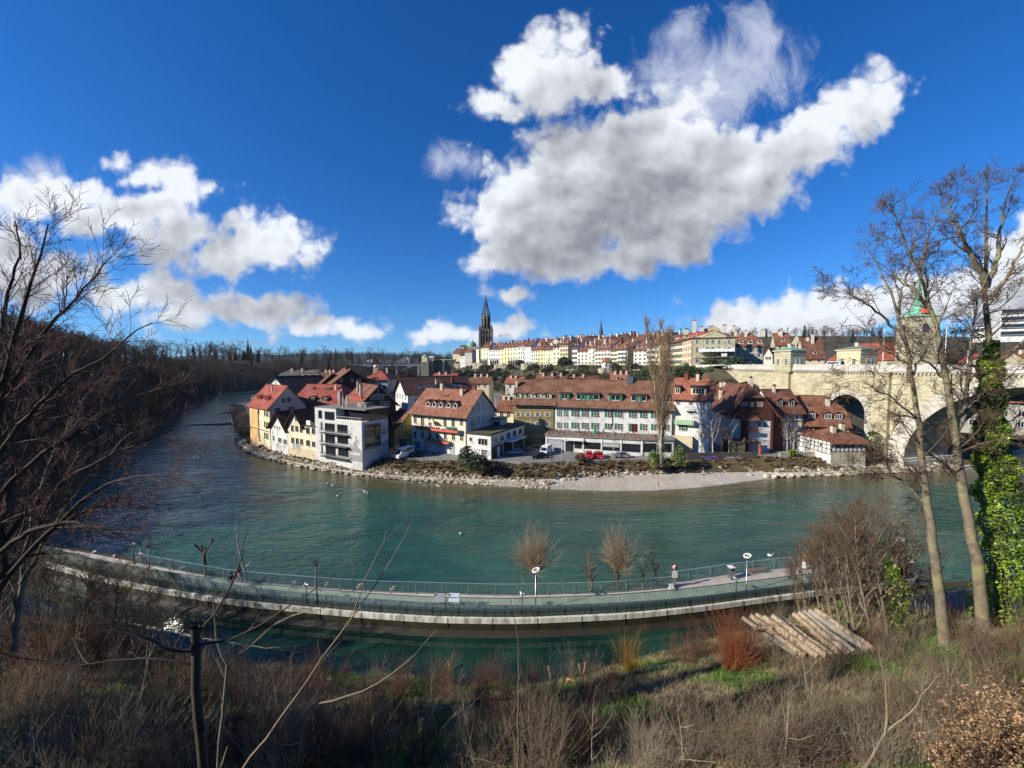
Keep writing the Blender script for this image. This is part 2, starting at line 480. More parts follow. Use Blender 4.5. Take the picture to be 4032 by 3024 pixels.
# ------- river
def water_mat():
 m=bpy.data.materials.new('river_water');m.use_nodes=True
 t=NT(m.node_tree);b=m.node_tree.nodes['Principled BSDF']
 pos=t.n('ShaderNodeNewGeometry').outputs['Position']
 sx=t.n('ShaderNodeSeparateXYZ');t.put(sx.inputs[0],pos)
 att=t.n('ShaderNodeAttribute',attribute_name='shallow_and_reflection').outputs['Fac']
 big=t.noise(pos,0.035,4,0.55).outputs[0]
 mid=t.noise(t.vm('MULTIPLY',pos,(0.5,1.3,1)),0.25,5,0.6).outputs[0]
 c=t.mix(t.ramp(big,0.35,0.65),(0.015,0.058,0.046,1),(0.026,0.088,0.062,1))
 c=t.mix(t.m('MULTIPLY',t.ramp(mid,0.4,0.75),0.5),c,(0.040,0.120,0.090,1))
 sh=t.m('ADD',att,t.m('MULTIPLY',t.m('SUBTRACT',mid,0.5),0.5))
 c=t.mix(t.ramp(sh,0.12,0.75),c,(0.075,0.072,0.028,1))  # olive and tan: shallow bed plus painted reflections of the far bank's houses
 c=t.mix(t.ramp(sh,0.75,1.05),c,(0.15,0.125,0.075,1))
 t.put(b.inputs['Base Color'],c)
 b.inputs['Roughness'].default_value=0.06
 b.inputs['IOR'].default_value=1.33
 w1=t.noise(t.vm('MULTIPLY',pos,(0.35,1.0,1)),1.5,4,0.62,dist=0.6).outputs[0]
 w2=t.noise(t.vm('MULTIPLY',pos,(0.5,1.0,1)),0.42,3,0.55,dist=1.2).outputs[0]
 gust=t.ramp(t.noise(t.vm('MULTIPLY',pos,(0.4,1,1)),0.06,3,0.6,dist=1.5).outputs[0],0.35,0.65,0.45,1.0)
 h=t.m('MULTIPLY',gust,t.m('ADD',t.m('MULTIPLY',w1,0.5),w2))
 bn=t.n('ShaderNodeBump');bn.inputs['Strength'].default_value=1.0;bn.inputs['Distance'].default_value=0.42
 t.put(bn.inputs['Height'],h);t.put(b.inputs['Normal'],bn.outputs[0])
 return m
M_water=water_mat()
far=smooth_line(FAR_EDGE,160)
near_pts=NEAR_FAR+[(-50,44),(-30,41),(0,39),(25,40.5),(50,47),(80,58),(125,68),(230,70),(400,90)]
near=smooth_line(near_pts,160)
rows=[];nrow=40
Fp=np.array(FAR_EDGE)
for i in range(nrow+1):
 s=i/nrow
 L=near*(1-s)+far*s
 rows.append(np.c_[L,np.zeros(len(L))])
nv=(far-near);nv /= np.linalg.norm(nv,axis=1)[:,None]
rows.insert(0,np.c_[near-nv*9,np.zeros(len(near))]);rows.append(np.c_[far+nv*3,np.zeros(len(far))])
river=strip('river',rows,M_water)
tag(river,'turquoise river flowing round the bend of the old town',kind='structure')
me=river.data
co=np.empty(len(me.vertices)*3,np.float32);me.vertices.foreach_get('co',co);co=co.reshape(-1,3)
def seg_dist(P,L):
 best=np.full(len(P),1e9)
 for a,b in zip(L[:-1],L[1:]):
  ab=b-a;t=np.clip(((P-a) @ ab)/(ab @ ab),0,1)
  best=np.minimum(best,np.hypot(*(P-(a+t[:,None]*ab)).T))
 return best
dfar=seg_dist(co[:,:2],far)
wid=np.interp(co[:,0],[-80,-40,10,45,75,110],[6,12,17,15,16,16])  # wider than the shallows, to colour in reflections of the sunlit buildings
at=me.attributes.new('shallow_and_reflection','FLOAT','POINT')
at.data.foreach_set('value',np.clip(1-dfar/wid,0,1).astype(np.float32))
pool_back=smooth_line(wpz(GLASS_PX,4.14),60)
pool_front=smooth_line(POOL_EDGE,60)
pr=[np.c_[pool_front*(1-s)+pool_back*s,np.full(60,POOL_Z)] for s in np.linspace(-0.12,1.06,8)]
def pool_mat():
 m=bpy.data.materials.new('pool_water');m.use_nodes=True
 t=NT(m.node_tree);b=m.node_tree.nodes['Principled BSDF']
 pos=t.n('ShaderNodeNewGeometry').outputs['Position']
 c=t.mix(t.ramp(t.noise(pos,0.12,3).outputs[0],0.4,0.65),(0.004,0.022,0.018,1),(0.012,0.045,0.028,1))
 t.put(b.inputs['Base Color'],c)
 b.inputs['Roughness'].default_value=0.03;b.inputs['IOR'].default_value=1.33
 bn=t.n('ShaderNodeBump');bn.inputs['Strength'].default_value=0.14;bn.inputs['Distance'].default_value=0.05
 t.put(bn.inputs['Height'],t.noise(pos,1.8,3).outputs[0]);t.put(b.inputs['Normal'],bn.outputs[0])
 return m
tag(strip('pool_water',pr,pool_mat()),'dark still water of the bear pool below the walkway',kind='structure')
# ------- foreground slope (a height field through measured places)
CP=[]
def cpt(u,v,z):p=at_z(u,v,z);CP.append((p.x,p.y,z))
for x,y in POOL_EDGE:CP.append((x,y,POOL_Z+0.05))
for x,y in pool_back[::8]:CP.append((x,y,-0.8))
for a in ((2000,2850,7),(2000,3024,9.5),(2400,2660,2.4),(2900,2640,4.6),(3300,2570,6.6),(3700,2540,9.3),(4032,2500,10.8),
   (3300,2900,10.2),(4000,3000,13),(2900,3024,11.6),(1000,2850,7.6),(1000,3024,10),(200,2700,5.2),(100,2950,8.6),
   (-300,2650,7),(1500,2800,5.2),(2500,2900,8.2),(3600,2420,5.6),(4100,2330,5.0),(3800,2330,4.2),(3450,2400,3.6)):
 cpt(*a)
CP+=[(0,3,19.5),(0,0,24.2),(0,-8,25),(-12,6,17.0),(14,5,19.2),(-14,0,22.6),(14,0,24.4),(-40,0,24),(40,0,25.5),(30,10,18.5),(-40,15,14),(-60,25,12),
  (-75,35,12),(-62,40,4),(60,30,7),(60,42,1.6),(80,50,1.0),(100,55,1.0),(60,0,24),(100,20,12),(80,38,3),(-60,-5,30),(-20,-20,28),(30,-20,26),(46,40,2.2),(100,0,24)]
CPA=np.array(CP)
def rbf_fit(P):
 n=len(P);d=np.hypot(P[:,None,0]-P[None,:,0],P[:,None,1]-P[None,:,1])
 A=np.zeros((n+3,n+3));A[:n,:n]=d+np.eye(n)*0.3
 A[:n,n]=1;A[:n,n+1:]=P[:,:2];A[n,:n]=1;A[n+1:,:n]=P[:,:2].T
 return np.linalg.lstsq(A,np.r_[P[:,2],0,0,0],rcond=None)[0]
RW=rbf_fit(CPA)
def slope_z(x,y):
 x=np.asarray(x,float);y=np.asarray(y,float);sh=x.shape
 x=x.ravel();y=y.ravel()
 d=np.hypot(x[:,None]-CPA[None,:,0],y[:,None]-CPA[None,:,1])
 z=d @ RW[:-3]+RW[-3]+RW[-2]*x+RW[-1]*y
 z=z+0.16*fbm(x*0.5,y*0.5,4,3)*np.clip((z-1.6)/2,0,1)
 return z.reshape(sh)
def gz(x,y):return float(slope_z(np.array([x]),np.array([y]))[0])
xs=np.linspace(-80,110,330);ys=np.linspace(-25,70,200)
X,Y=np.meshgrid(xs,ys)
Z=slope_z(X,Y)
pbx=np.interp(X,pool_back[:,0],pool_back[:,1],left=49,right=80)
pfx=np.interp(X,pool_front[:,0],pool_front[:,1],left=47,right=80)
inpool=(Y>pfx+0.2) & (X<34) & (X>-62)
Z=np.where(inpool,np.minimum(Z,POOL_Z-0.4-0.2*np.clip(Y-pfx,0,4)),Z)
shore_y=np.interp(X,[-80,-62,-50,-30,0,25,45,60,85,110],[60,50,44,40,38,39,44,51,58,65])
Z=np.where((Y>shore_y) & ~inpool,Z-(Y-shore_y)*1.1-0.5,Z)
Z=np.maximum(Z,-1.4)
V=np.c_[X.ravel(),Y.ravel(),Z.ravel()]
ny,nx=X.shape
I=(np.arange(ny-1)[:,None]*nx+np.arange(nx-1)[None,:]).ravel()
def slope_mat():
 m=bpy.data.materials.new('slope_grass');m.use_nodes=True
 t=NT(m.node_tree);b=m.node_tree.nodes['Principled BSDF']
 pos=t.n('ShaderNodeNewGeometry').outputs['Position']
 b.inputs['Roughness'].default_value=0.95;b.inputs['Specular IOR Level'].default_value=0.15
 big=t.noise(pos,0.22,5,0.62).outputs[0]
 fin=t.noise(pos,5.0,5,0.7).outputs[0]
 mid=t.noise(pos,1.1,4,0.6).outputs[0]
 grass=t.mix(t.ramp(fin,0.35,0.65),(0.030,0.062,0.010,1),(0.075,0.115,0.022,1))
 earth=t.mix(t.ramp(fin,0.35,0.65),(0.055,0.040,0.026,1),(0.120,0.090,0.060,1))
 litter=t.mix(t.ramp(fin,0.40,0.62),(0.10,0.075,0.05,1),(0.24,0.20,0.16,1))
 f=t.ramp(t.m('ADD',big,t.m('MULTIPLY',t.m('SUBTRACT',mid,0.5),0.5)),0.46,0.56)
 c=t.mix(f,grass,earth)
 f2=t.ramp(t.m('ADD',t.noise(pos,0.13,4,0.6).outputs[0],t.m('MULTIPLY',t.m('SUBTRACT',mid,0.5),0.4)),0.52,0.60)
 c=t.mix(f2,c,litter)
 t.put(b.inputs['Base Color'],c)
 bn=t.n('ShaderNodeBump');bn.inputs['Strength'].default_value=0.9;bn.inputs['Distance'].default_value=0.12
 t.put(bn.inputs['Height'],t.m('ADD',fin,mid));t.put(b.inputs['Normal'],bn.outputs[0])
 return m
M_slope=slope_mat()
slope=link('grass_slope',np_mesh('grass_slope',V,np.c_[I,I+1,I+nx+1,I+nx],M_slope))
tag(slope,'grassy slope falling from the viewpoint to the pool',kind='structure')
# ------- wooded hillside on the near bank up river
hl=smooth_line([(-262,345),(-215,262),(-167,192),(-129,138),(-112,108),(-90,78),(-74,60),(-66,44),(-62,30),(-62,14),(-66,-20)],90,3)
tng=np.gradient(hl,axis=0);nrm=np.c_[tng[:,1],-tng[:,0]];nrm /= np.linalg.norm(nrm,axis=1)[:,None]
nrm*=np.where(nrm[:,:1]>0,-1,1)
HILL_PROF=[(-3,-1),(0,0.3),(4,2.5),(12,8),(25,18),(42,28),(60,34),(90,38),(160,40),(400,42)]
def hill_row(d,z):
 P=hl+nrm*d
 s=np.linspace(0,1,len(hl))
 k=np.interp(s,[0,0.25,0.45,0.75,1],[0.82,0.92,1.12,1.15,0.95])
 zz=z*k+1.2*fbm(P[:,0]*0.05,P[:,1]*0.05,3,5)*min(1,max(0,d/20))
 return np.c_[P,zz]
M_forest=mat('forest_floor',(0.035,0.027,0.018),1.0,var=(0.06,0.045,0.03),scale=0.3,amt=0.9,bump=0.4,spec=0.1)
hill_rows=[hill_row(d,z) for d,z in HILL_PROF]
tag(strip('hillside',hill_rows,M_forest),'steep wooded river bank rising in shade',kind='structure')
ridge=smooth_line([(-262,345),(-255,400),(-225,470),(-165,540),(-95,600),(-40,660),(30,760),(120,900)],70,3)
tr=np.gradient(ridge,axis=0);nr=np.c_[-tr[:,1],tr[:,0]];nr /= np.linalg.norm(nr,axis=1)[:,None]
def ridge_row(d,z):
 P=ridge+nr*d
 k=np.interp(np.linspace(0,1,len(ridge)),[0,0.3,0.6,1],[1.0,0.95,0.85,0.7])
 return np.c_[P,z*k+1.5*fbm(P[:,0]*0.03,P[:,1]*0.03,3,9)*min(1,max(0,d/20))]
ridge_rows=[ridge_row(d,z) for d,z in [(-3,-1),(0,0.5),(10,7),(30,18),(60,27),(100,31),(200,33),(500,35)]]
tag(strip('riverside_ridge',ridge_rows,M_forest),'wooded ridge closing the river bend',kind='structure')
# ------- distant hills
def hills(name,y,x0,x1,prof,colr,label,depth=900,seed=1):
 n=90;x=np.linspace(x0,x1,n)
 top=np.interp(x,[p[0] for p in prof],[p[1] for p in prof])+5*fbm(x*0.012,x*0,4,seed)
 L=[np.c_[x,np.full(n,y),np.full(n,-1.0)],np.c_[x,np.full(n,y+depth*0.15),top*0.45],np.c_[x,np.full(n,y+depth*0.45),top*0.9],
   np.c_[x,np.full(n,y+depth*0.6),top],np.c_[x,np.full(n,y+depth),top*0.4]]
 return tag(strip(name,L,colr),label,kind='structure')
M_far=mat('distant_woods',(0.016,0.028,0.024),1.0,var=(0.03,0.04,0.03),scale=0.01,amt=0.8,spec=0.05,bump=0.0,coords='World')
hills('distant_hills',2600,-2600,900,[(-2600,100),(-1900,108),(-1500,112),(-1150,118),(-900,104),(-650,96),(-300,70),(200,60),(900,66)],M_far,'far wooded hills on the horizon')
# ------- the old town peninsula: quay level (z=3), terraces, plateau (z=26)
QZ=3.0
n=150
edge=far[12:150]
te=np.gradient(edge,axis=0);ne=np.c_[-te[:,1],te[:,0]];ne /= np.linalg.norm(ne,axis=1)[:,None]
ne*=np.where((ne[:,1:]<0) ,-1,1)
EX=edge[:,0]
beach_w=np.interp(EX,[-90,-60,-30,2,12,25,40,52,64,90],[0.1,0.1,0.15,1.6,6.0,8.5,7.5,4.5,0.6,0.3])
bank_w=np.interp(EX,[-90,-60,-30,0,15,40,60,90],[6.5,6.5,6.5,7.0,6.0,5.5,6.0,8.0])
wob=0.35*fbm(np.arange(len(edge))*0.35,np.zeros(len(edge)),3,11)
def erow(d,z):return np.c_[edge+ne*np.asarray(d).reshape(-1,1),np.broadcast_to(z,(len(edge),))]
M_gravel=mat('river_gravel','#cbc4ba',0.95,var='#8d867e',scale=2.6,amt=1.0,bump=0.8,bscale=5,col3='#a3917a',scale3=0.12,coords='World',detail=6)
M_bank=mat('dry_bank','#6b583a',1.0,var='#463a26',scale=0.9,amt=1.0,bump=0.8,bscale=4,col3='#3f4423',scale3=0.3,coords='World')
tag(strip('gravel_beach',[erow(-3,-0.7),erow(0,0.0+wob*0),erow(beach_w*0.5,0.32+0.1*wob),erow(beach_w,0.75),erow(beach_w+1.5,0.6)],M_gravel),'pale gravel beach along the far bank',kind='structure')
bank=strip('riverbank',[erow(beach_w-0.2,0.45),erow(beach_w+bank_w*0.3,1.25+0.25*wob),erow(beach_w+bank_w*0.65,2.1+0.3*wob),erow(beach_w+bank_w,QZ-0.25),erow(beach_w+bank_w+1.2,QZ-0.3)],M_bank)
tag(bank,'rough far bank of dry grass above the stones',kind='structure')
quay_edge=edge+ne*(beach_w+bank_w)[:,None]
q=[np.c_[quay_edge,np.full(len(edge),QZ)],np.c_[quay_edge+np.c_[np.interp(EX,[-150,0,100],[60,4,-30]),np.full(len(edge),75)],np.full(len(edge),QZ+0.2)],
  np.c_[quay_edge+np.c_[np.interp(EX,[-150,0,100],[140,20,-30]),np.full(len(edge),330)],np.full(len(edge),QZ+1)]]
tag(strip('street',q,M_asphalt),'grey asphalt street and yards of the riverside quarter',kind='structure')
# ------- houses
def XY(u,y):return ((u-2016)/FPX*y,y)
_wcache={}
def window_meshes(w,h,cols,rows,framem,sill,arch=False):
 key=(round(w,2),round(h,2),cols,rows,framem.name,sill,arch)
 if key in _wcache:return _wcache[key]
 f=MB();t=0.09;d=0.07
 f.box(-w/2-t,-w/2,-d,0.02,0,h);f.box(w/2,w/2+t,-d,0.02,0,h)
 f.box(-w/2-t,w/2+t,-d,0.02,h,h+t)
 f.box(-w/2-t,w/2+t,-d-(0.10 if sill else 0),0.02,-t,0)
 for i in range(1,cols):x=-w/2+w*i/cols;f.box(x-0.035,x+0.035,-d+0.03,0.02,0,h)
 for j in range(1,rows):z=h*j/rows;f.box(-w/2,w/2,-d+0.034,0.02,z-0.025,z+0.025)
 p=MB();p.box(-w/2,w/2,-0.015,0.03,0,h)
 _wcache[key]=(f.mesh('window',framem),p.mesh('pane',[M_glass]))
 return _wcache[key]
_simple={}
def simple_window(w,h,shut=None,framem=None,cols=2):
 """far window: frame, glass and shutters in one small mesh"""
 framem=framem or M_white
 key=(round(w,2),round(h,2),shut.name if shut else '',framem.name,cols)
 if key in _simple:return _simple[key]
 f=MB();t=0.10;d=0.06
 f.box(-w/2,w/2,-0.02,0.03,0,h,1)
 for a,b,c_,e in ((-w/2-t,-w/2,0,h),(w/2,w/2+t,0,h),(-w/2-t,w/2+t,h,h+t),(-w/2-t,w/2+t,-t,0)):
  f.box(a,b,-d,0.02,c_,e,0)
 for i in range(1,cols):x=-w/2+w*i/cols;f.box(x-0.045,x+0.045,-d+0.02,0.02,0,h,0)
 mats=[framem,M_glass]
 if shut:
  mats.append(shut);s=w*0.5
  f.box(-w/2-t-s,-w/2-t,-0.10,0.0,-0.05,h+0.05,2);f.box(w/2+t,w/2+t+s,-0.10,0.0,-0.05,h+0.05,2)
 _simple[key]=f.mesh('window',mats)
 return _simple[key]
_shut={}
def shutter_mesh(w,h,m):
 key=(round(w,2),round(h,2),m.name)
 if key not in _shut:
  f=MB();f.box(-w/2,w/2,-0.045,0,0,h)
  k=max(4,int(h/0.16))
  for i in range(k):
   z=0.06+(h-0.12)*i/k;f.box(-w/2+0.05,w/2-0.05,-0.065,-0.045,z,z+(h-0.12)/k*0.55)
  _shut[key]=f.mesh('shutter',m)
 return _shut[key]
class House:
 def __init__(s,name,label,L,Rr,D,eave,ridge,g=QZ,cat='house',group=None):
  s.L=Vector((L[0],L[1],g));e=Vector((Rr[0]-L[0],Rr[1]-L[1],0))
  s.W=e.length;s.e=e.normalized();s.n=Vector((-s.e.y,s.e.x,0));s.D=D
  s.g=g;s.ez=eave-g;s.rz=ridge-g
  s.root=thing(name,label,cat,s.L,math.atan2(e.y,e.x),group)
 def on(s,face,u,v,off=0.0):
  d=ray(u,v);o=Vector((0,0,H))
  if face=='front':p0,nn,ax=s.L-s.n*off,s.n,s.e
  elif face=='right':p0,nn,ax=s.L+s.e*(s.W+off),s.e,s.n
  else:p0,nn,ax=s.L-s.e*off,s.e,s.n
  t=(p0-o).dot(nn)/d.dot(nn);q=o+d*t
  return (q-p0).dot(ax),q.z-s.g
 def frame(s,face,a,z,out=0.0):
  if face=='front':return (a,-out,z),0.0
  if face=='right':return (s.W+out,a,z),PI/2
  if face=='left':return (-out,a,z),-PI/2
  return (a,s.D+out,z),PI
 def wall(s,m,kind='side',mi_low=None,name='wall'):
  b=MB();W,D,e,r=s.W,s.D,s.ez,s.rz-0.12
  s.wargs=(m,kind)
  if kind=='side':b.extrude([(0,-2),(D,-2),(D,e),(D/2,r),(0,e)],'x',0,W)
  elif kind=='front':b.extrude([(0,-2),(W,-2),(W,e),(W/2,r),(0,e)],'y',0,D)
  else:b.box(0,W,0,D,-2,e)
  s.wobj=b.build(name,m,s.root);return s.wobj
 def roof(s,m,kind='side',over=0.55,gov=0.45,hipl=None,hipr=None,th=0.22,name='roof'):
  """side: ridge along the front; front: gable to the front; hipl/hipr: None gable, 0 full hip .. 1 gable"""
  W,D=s.W,s.D
  if getattr(s,'wargs',None) and s.wargs[1]==kind and (hipl is not None or hipr is not None):
   bpy.data.objects.remove(s.wobj);b=MB();b.box(0,W,0,D,-2,s.ez);B_=W if kind=='front' else D;A_=D if kind=='front' else W
   for x0,x1,hp in ((0,.3,hipl),(A_-.3,A_,hipr)):
    hp=1 if hp is None else hp
    if hp>.05:zt_=s.ez+(s.rz-.15-s.ez)*hp;yy=B_/2*hp;b.extrude([(0,s.ez),(B_,s.ez),(B_-yy,zt_),(yy,zt_)],'y' if kind=='front' else 'x',x0,x1)
   b.build('wall',s.wargs[0],s.root)
  if kind=='front':A,B=D,W
  else:A,B=W,D
  e,r=s.ez,s.rz;k=(r-e)/(B/2);lo=e-over*k
  def prof(t,dz):
   y=-over+(B/2+over)*t;return y,lo+(r-lo)*t+dz
  b=MB()
  def end(x,sgn,hip):
   """outline points at one end: list of (x, y, z) top surface from front eave over ridge to back eave"""
   if hip is None or hip>=1:
    return [(x,-over,lo),(x,B/2,r),(x,B+over,lo)],None
   y,z=prof(hip,0);inset=(B/2)*(1-hip)*0.9
   return [(x,-over,lo),(x,y,z),(x-sgn*(inset+(gov if hip else over)),B/2,r),(x,B-y,z),(x,B+over,lo)],True
  xl,xr=-(gov if hipl is None or hipl>0 else over),A+(gov if hipr is None or hipr>0 else over)
  L_,hl=end(xl,-1,hipl);R_,hr=end(xr,1,hipr)
  def five(P,h):return P if h else [P[0],tuple((Vector(P[0])+Vector(P[1]))/2),P[1],tuple((Vector(P[1])+Vector(P[2]))/2),P[2]]
  P,Q=five(L_,hl),five(R_,hr)
  top=P+Q
  bot=[(x,y,z-th) for x,y,z in top]
  fs=[]
  for i in range(4):fs.append((i,i+1,6+i,5+i));fs.append((10+i,15+i,16+i,11+i))
  if hl:fs+=[(1,2,3),(11,13,12),(1,3,13,11)] if hipl>0 else [(0,2,4),(10,14,12),(0,4,14,10)]
  if hr:fs+=[(6,8,7),(16,17,18),(6,16,18,8)] if hipr>0 else [(5,9,7),(15,17,19),(5,15,19,9)]
  for o in (0,5):
   for i in range(4):fs.append((o+i,10+o+i,11+o+i,o+i+1))
  fs+=[(0,5,15,10),(4,14,19,9)]
  vs=top+bot
  if kind=='front':vs=[(y,x,z) for x,y,z in vs]
  b.add(vs,fs,0)
  a0,a1=(P[2],Q[2])
  if kind=='front':a0,a1=(a0[1],a0[0],a0[2]),(a1[1],a1[0],a1[2])
  b.bar(Vector(a0)+Vector((0,0,0.03)),Vector(a1)+Vector((0,0,0.03)),0.28,0.16)
  s.lo=lo;s.over=over;s.kind=kind;s.k=k
  return b.build(name,m,s.root)
 def slope(s,y):
  return s.lo+(y+s.over)*(s.rz-s.lo)/(s.D/2+s.over)
 def win(s,face,a,z,w,h,cols=2,rows=3,shut=None,frame=None,sill=True,surround=None,one=False,sides=(1,1),pane=None):
  frame=frame or M_white
  loc,rz=s.frame(face,a,z)
  if one:
   return link('window',simple_window(w,h,shut,frame,cols),s.root,loc,rz)
  fm,pm=window_meshes(w,h,cols,rows,frame,sill)
  o=link('window',fm,s.root,loc,rz);link('pane',pm,o)
  if shut:
   sw=w*0.52
   for sg,on in ((-1,sides[0]),(1,sides[1])):
    if on:
     dx=sg*(w/2+0.10+sw/2)
     l2,_=s.frame(face,a+(dx if face in ('front','right') else -dx),z,0.03)
     link('shutter',shutter_mesh(sw,h+0.1,shut),s.root,l2,rz)
  return o
 def winpx(s,face,u0,v0,u1,v1,**kw):
  off=kw.pop('off',0.0)
  a0,z1=s.on(face,u0,v0,off);a1,z0=s.on(face,u1,v1,off)
  if face != 'front':z0=s.on(face,(u0+u1)/2,v1,off)[1];z1=s.on(face,(u0+u1)/2,v0,off)[1]
  w=max(0.3,abs(a1-a0)-0.12);h=max(0.3,z1-z0-0.12)
  return s.win(face,(a0+a1)/2,z0+0.06,round(w,1),round(h,1),**kw)
 def dormer(s,a,w,zb,h,m,rm,style='shed',shut=None,cols=2,frame=None,cheek=None,rise=0.45,winw=None):
  """a dormer on the front slope, its front standing where the slope has height zb"""
  y0=(zb-s.lo)/((s.rz-s.lo)/(s.D/2+s.over))-s.over
  k=(s.rz-s.lo)/(s.D/2+s.over)
  yb=y0+h/k;b=MB()
  b.extrude([(y0,zb-0.1),(y0,zb+h),(yb,zb+h),(yb,zb+h-0.1)],'x',a-w/2,a+w/2)
  o=b.build('dormer',m,s.root)
  r=MB();ov=0.22
  if style=='shed':
   z1=zb+h;yk=y0+(h+0.35)/k
   r.extrude([(y0-0.35,z1+0.02),(y0-0.35,z1+0.14),(yk+0.3,z1+0.52),(yk+0.3,z1+0.4)],'x',a-w/2-ov,a+w/2+ov)
  else:
   z1=zb+h;yk=y0+(h+rise)/k
   r.add([(a-w/2-ov,y0-0.3,z1-0.1),(a,y0-0.3,z1+rise),(a+w/2+ov,y0-0.3,z1-0.1),
     (a-w/2-ov,yb+0.1,z1-0.1),(a,yk+0.2,z1+rise),(a+w/2+ov,yb+0.1,z1-0.1),
     (a-w/2-ov,y0-0.3,z1-0.24),(a,y0-0.3,z1+rise-0.14),(a+w/2+ov,y0-0.3,z1-0.24),
     (a-w/2-ov,yb+0.1,z1-0.24),(a,yk+0.2,z1+rise-0.14),(a+w/2+ov,yb+0.1,z1-0.24)],
     [(0,1,4,3),(1,2,5,4),(6,9,10,7),(7,10,11,8),(0,6,7,1),(1,7,8,2),(0,3,9,6),(2,8,11,5),(3,4,10,9),(4,5,11,10)])
  r.build('dormer_roof',rm,o)
  ww=winw or (w*0.72 if not shut else w*0.42)
  wo=link('window',simple_window(round(ww,2),round(h*0.72,2),shut,frame,cols),o,(a,y0,zb+h*0.14))
  return o
 def chimney(s,a,y,w=0.7,d=0.6,top=None,m=None,cap=True,kind=0):
  z=s.slope(min(y,s.D-y)) if s.kind != 'front' else s.lo+(min(a,s.W-a)+s.over)*s.k
  top=top if top is not None else z+1.6
  b=MB();b.box(a-w/2,a+w/2,y-d/2,y+d/2,z-0.6,top)
  if cap:
   b.box(a-w/2-0.08,a+w/2+0.08,y-d/2-0.08,y+d/2+0.08,top,top+0.12,1)
   if kind==0:
    b.box(a-w/2+0.05,a-w/2+0.15,y-d/2,y+d/2,top+0.12,top+0.4,1)
    b.box(a+w/2-0.15,a+w/2-0.05,y-d/2,y+d/2,top+0.12,top+0.4,1)
    b.box(a-w/2-0.05,a+w/2+0.05,y-d/2-0.05,y+d/2+0.05,top+0.4,top+0.5,1)
   else:
    b.lathe([(w*0.3,top+0.12),(w*0.3,top+0.45),(0.02,top+0.65)],8,(a,y),1)
  return b.build('chimney',[m or M_chim,M_brickdk if kind==0 else M_dark],s.root)
 def balcony(s,face,a0,a1,z,d=1.2,rail=1.0,m=None,slab=None,solid=True,glass=False,name='balcony',bars=True):
  b=MB();b.box(a0,a1,-d,0.0,z-0.16,z,1)
  if solid:
   b.box(a0,a1,-d-0.04,-d+0.02,z-0.1,z+rail);b.box(a0,a0+0.05,-d,0,z,z+rail);b.box(a1-0.05,a1,-d,0,z,z+rail)
  else:
   b.bar((a0,-d,z+rail),(a1,-d,z+rail),0.06);b.bar((a0,-d,z+rail),(a0,0,z+rail),0.06);b.bar((a1,-d,z+rail),(a1,0,z+rail),0.06)
   k=max(2,int((a1-a0)/0.35))
   for i in range(k+1):x=a0+(a1-a0)*i/k;b.bar((x,-d,z),(x,-d,z+rail),0.04 if bars else 0.05)
  loc,rz=s.frame(face,0,0)
  if face=='right':loc=(s.W,0,0)
  return b.build(name,[m or M_white,slab or M_conc],s.root,loc,rz)
 def beams(s,face,lines,w=0.2,m=None,name='timber_frame'):
  b=MB()
  for (a0,z0,a1,z1) in lines:
   b.bar((a0,-0.02,z0),(a1,-0.02,z1),w,0.10,up=(0,1,0))
  loc,rz=s.frame(face,0,0)
  return b.build(name,m or M_beam,s.root,loc,rz)
 def grid(s,face,a0,a1,z0,ncol,floors,fh,w,h,**kw):
  for j in range(floors):
   for i in range(ncol):
    a=a0+(a1-a0)*(i+0.5)/ncol
    s.win(face,a,z0+j*fh,w,h,**kw)
 def gutter(s):
  b=MB();b.bar((-0.4,-s.over-0.08,s.lo-0.05),(s.W+0.4,-s.over-0.08,s.lo-0.05),0.14)
  b.bar((s.W-0.2,-0.1,s.lo-0.3),(s.W-0.2,-0.1,0),0.1)
  return b.build('gutter',M_dark,s.root)
# ------- riverside quarter
P_cream=plaster('plaster_cream','#efe6c4','#e6dbb2','#d6cba6')
P_yellow=plaster('plaster_yellow','#f1ebcf','#e9e2c0','#d9d1b0')
P_white=plaster('plaster_white','#e9e8e4','#dcdad4','#c9c6bd')
P_white2=plaster('plaster_offwhite','#e4e0d4','#d8d3c5','#c0bbab')
P_peach=plaster('plaster_peach','#e9c48e','#dfb57c','#d2a870')
P_olive=plaster('plaster_olive','#a8946a','#97845c','#857550')
P_grey=plaster('plaster_grey','#c4c0b6','#b5b1a6','#a09b8e')
P_sand=plaster('plaster_sand','#c1bb9a','#b1ab8b','#a29c7d')
P_beige=plaster('plaster_beige','#dccfae','#cfc19e','#bfb08c')
P_modern=plaster('render_modern_grey','#dcdbd6','#d0cfcb','#c4c2bc')
S_green=mat('shutter_green','#1f7a55',0.6,var='#1a6848',scale=3,amt=0.8)
S_pale=mat('shutter_pale_green','#b9bfa0',0.7,var='#a5ab8c',scale=3,amt=0.8)
S_grey=mat('shutter_grey','#8d9490',0.7)
S_dkgreen=mat('shutter_dark_green','#3c5348',0.7)
S_brown=mat('shutter_brown','#9a8468',0.7)
S_red=mat('shutter_red','#a8473c',0.7)
S_ochre=mat('shutter_ochre','#c08a45',0.7)
M_frame_dk=mat('window_frame_dark','#3d4144',0.5)
M_panel=mat('blind_grey','#a9abab',0.7,var='#9a9c9c',scale=2)
M_moss=mat('mossy_flat_roof',(0.035,0.045,0.012),1.0,var=(0.10,0.10,0.03),scale=0.5,amt=0.9,bump=0.5,col3=(0.09,0.08,0.06),scale3=0.3)
M_gravelroof=mat('flat_roof_gravel','#8a8378',1.0,var='#6c665c',scale=2.5,amt=0.9,bump=0.4)
M_redtrim=mat('red_balcony_edge','#cf5b4c',0.7)
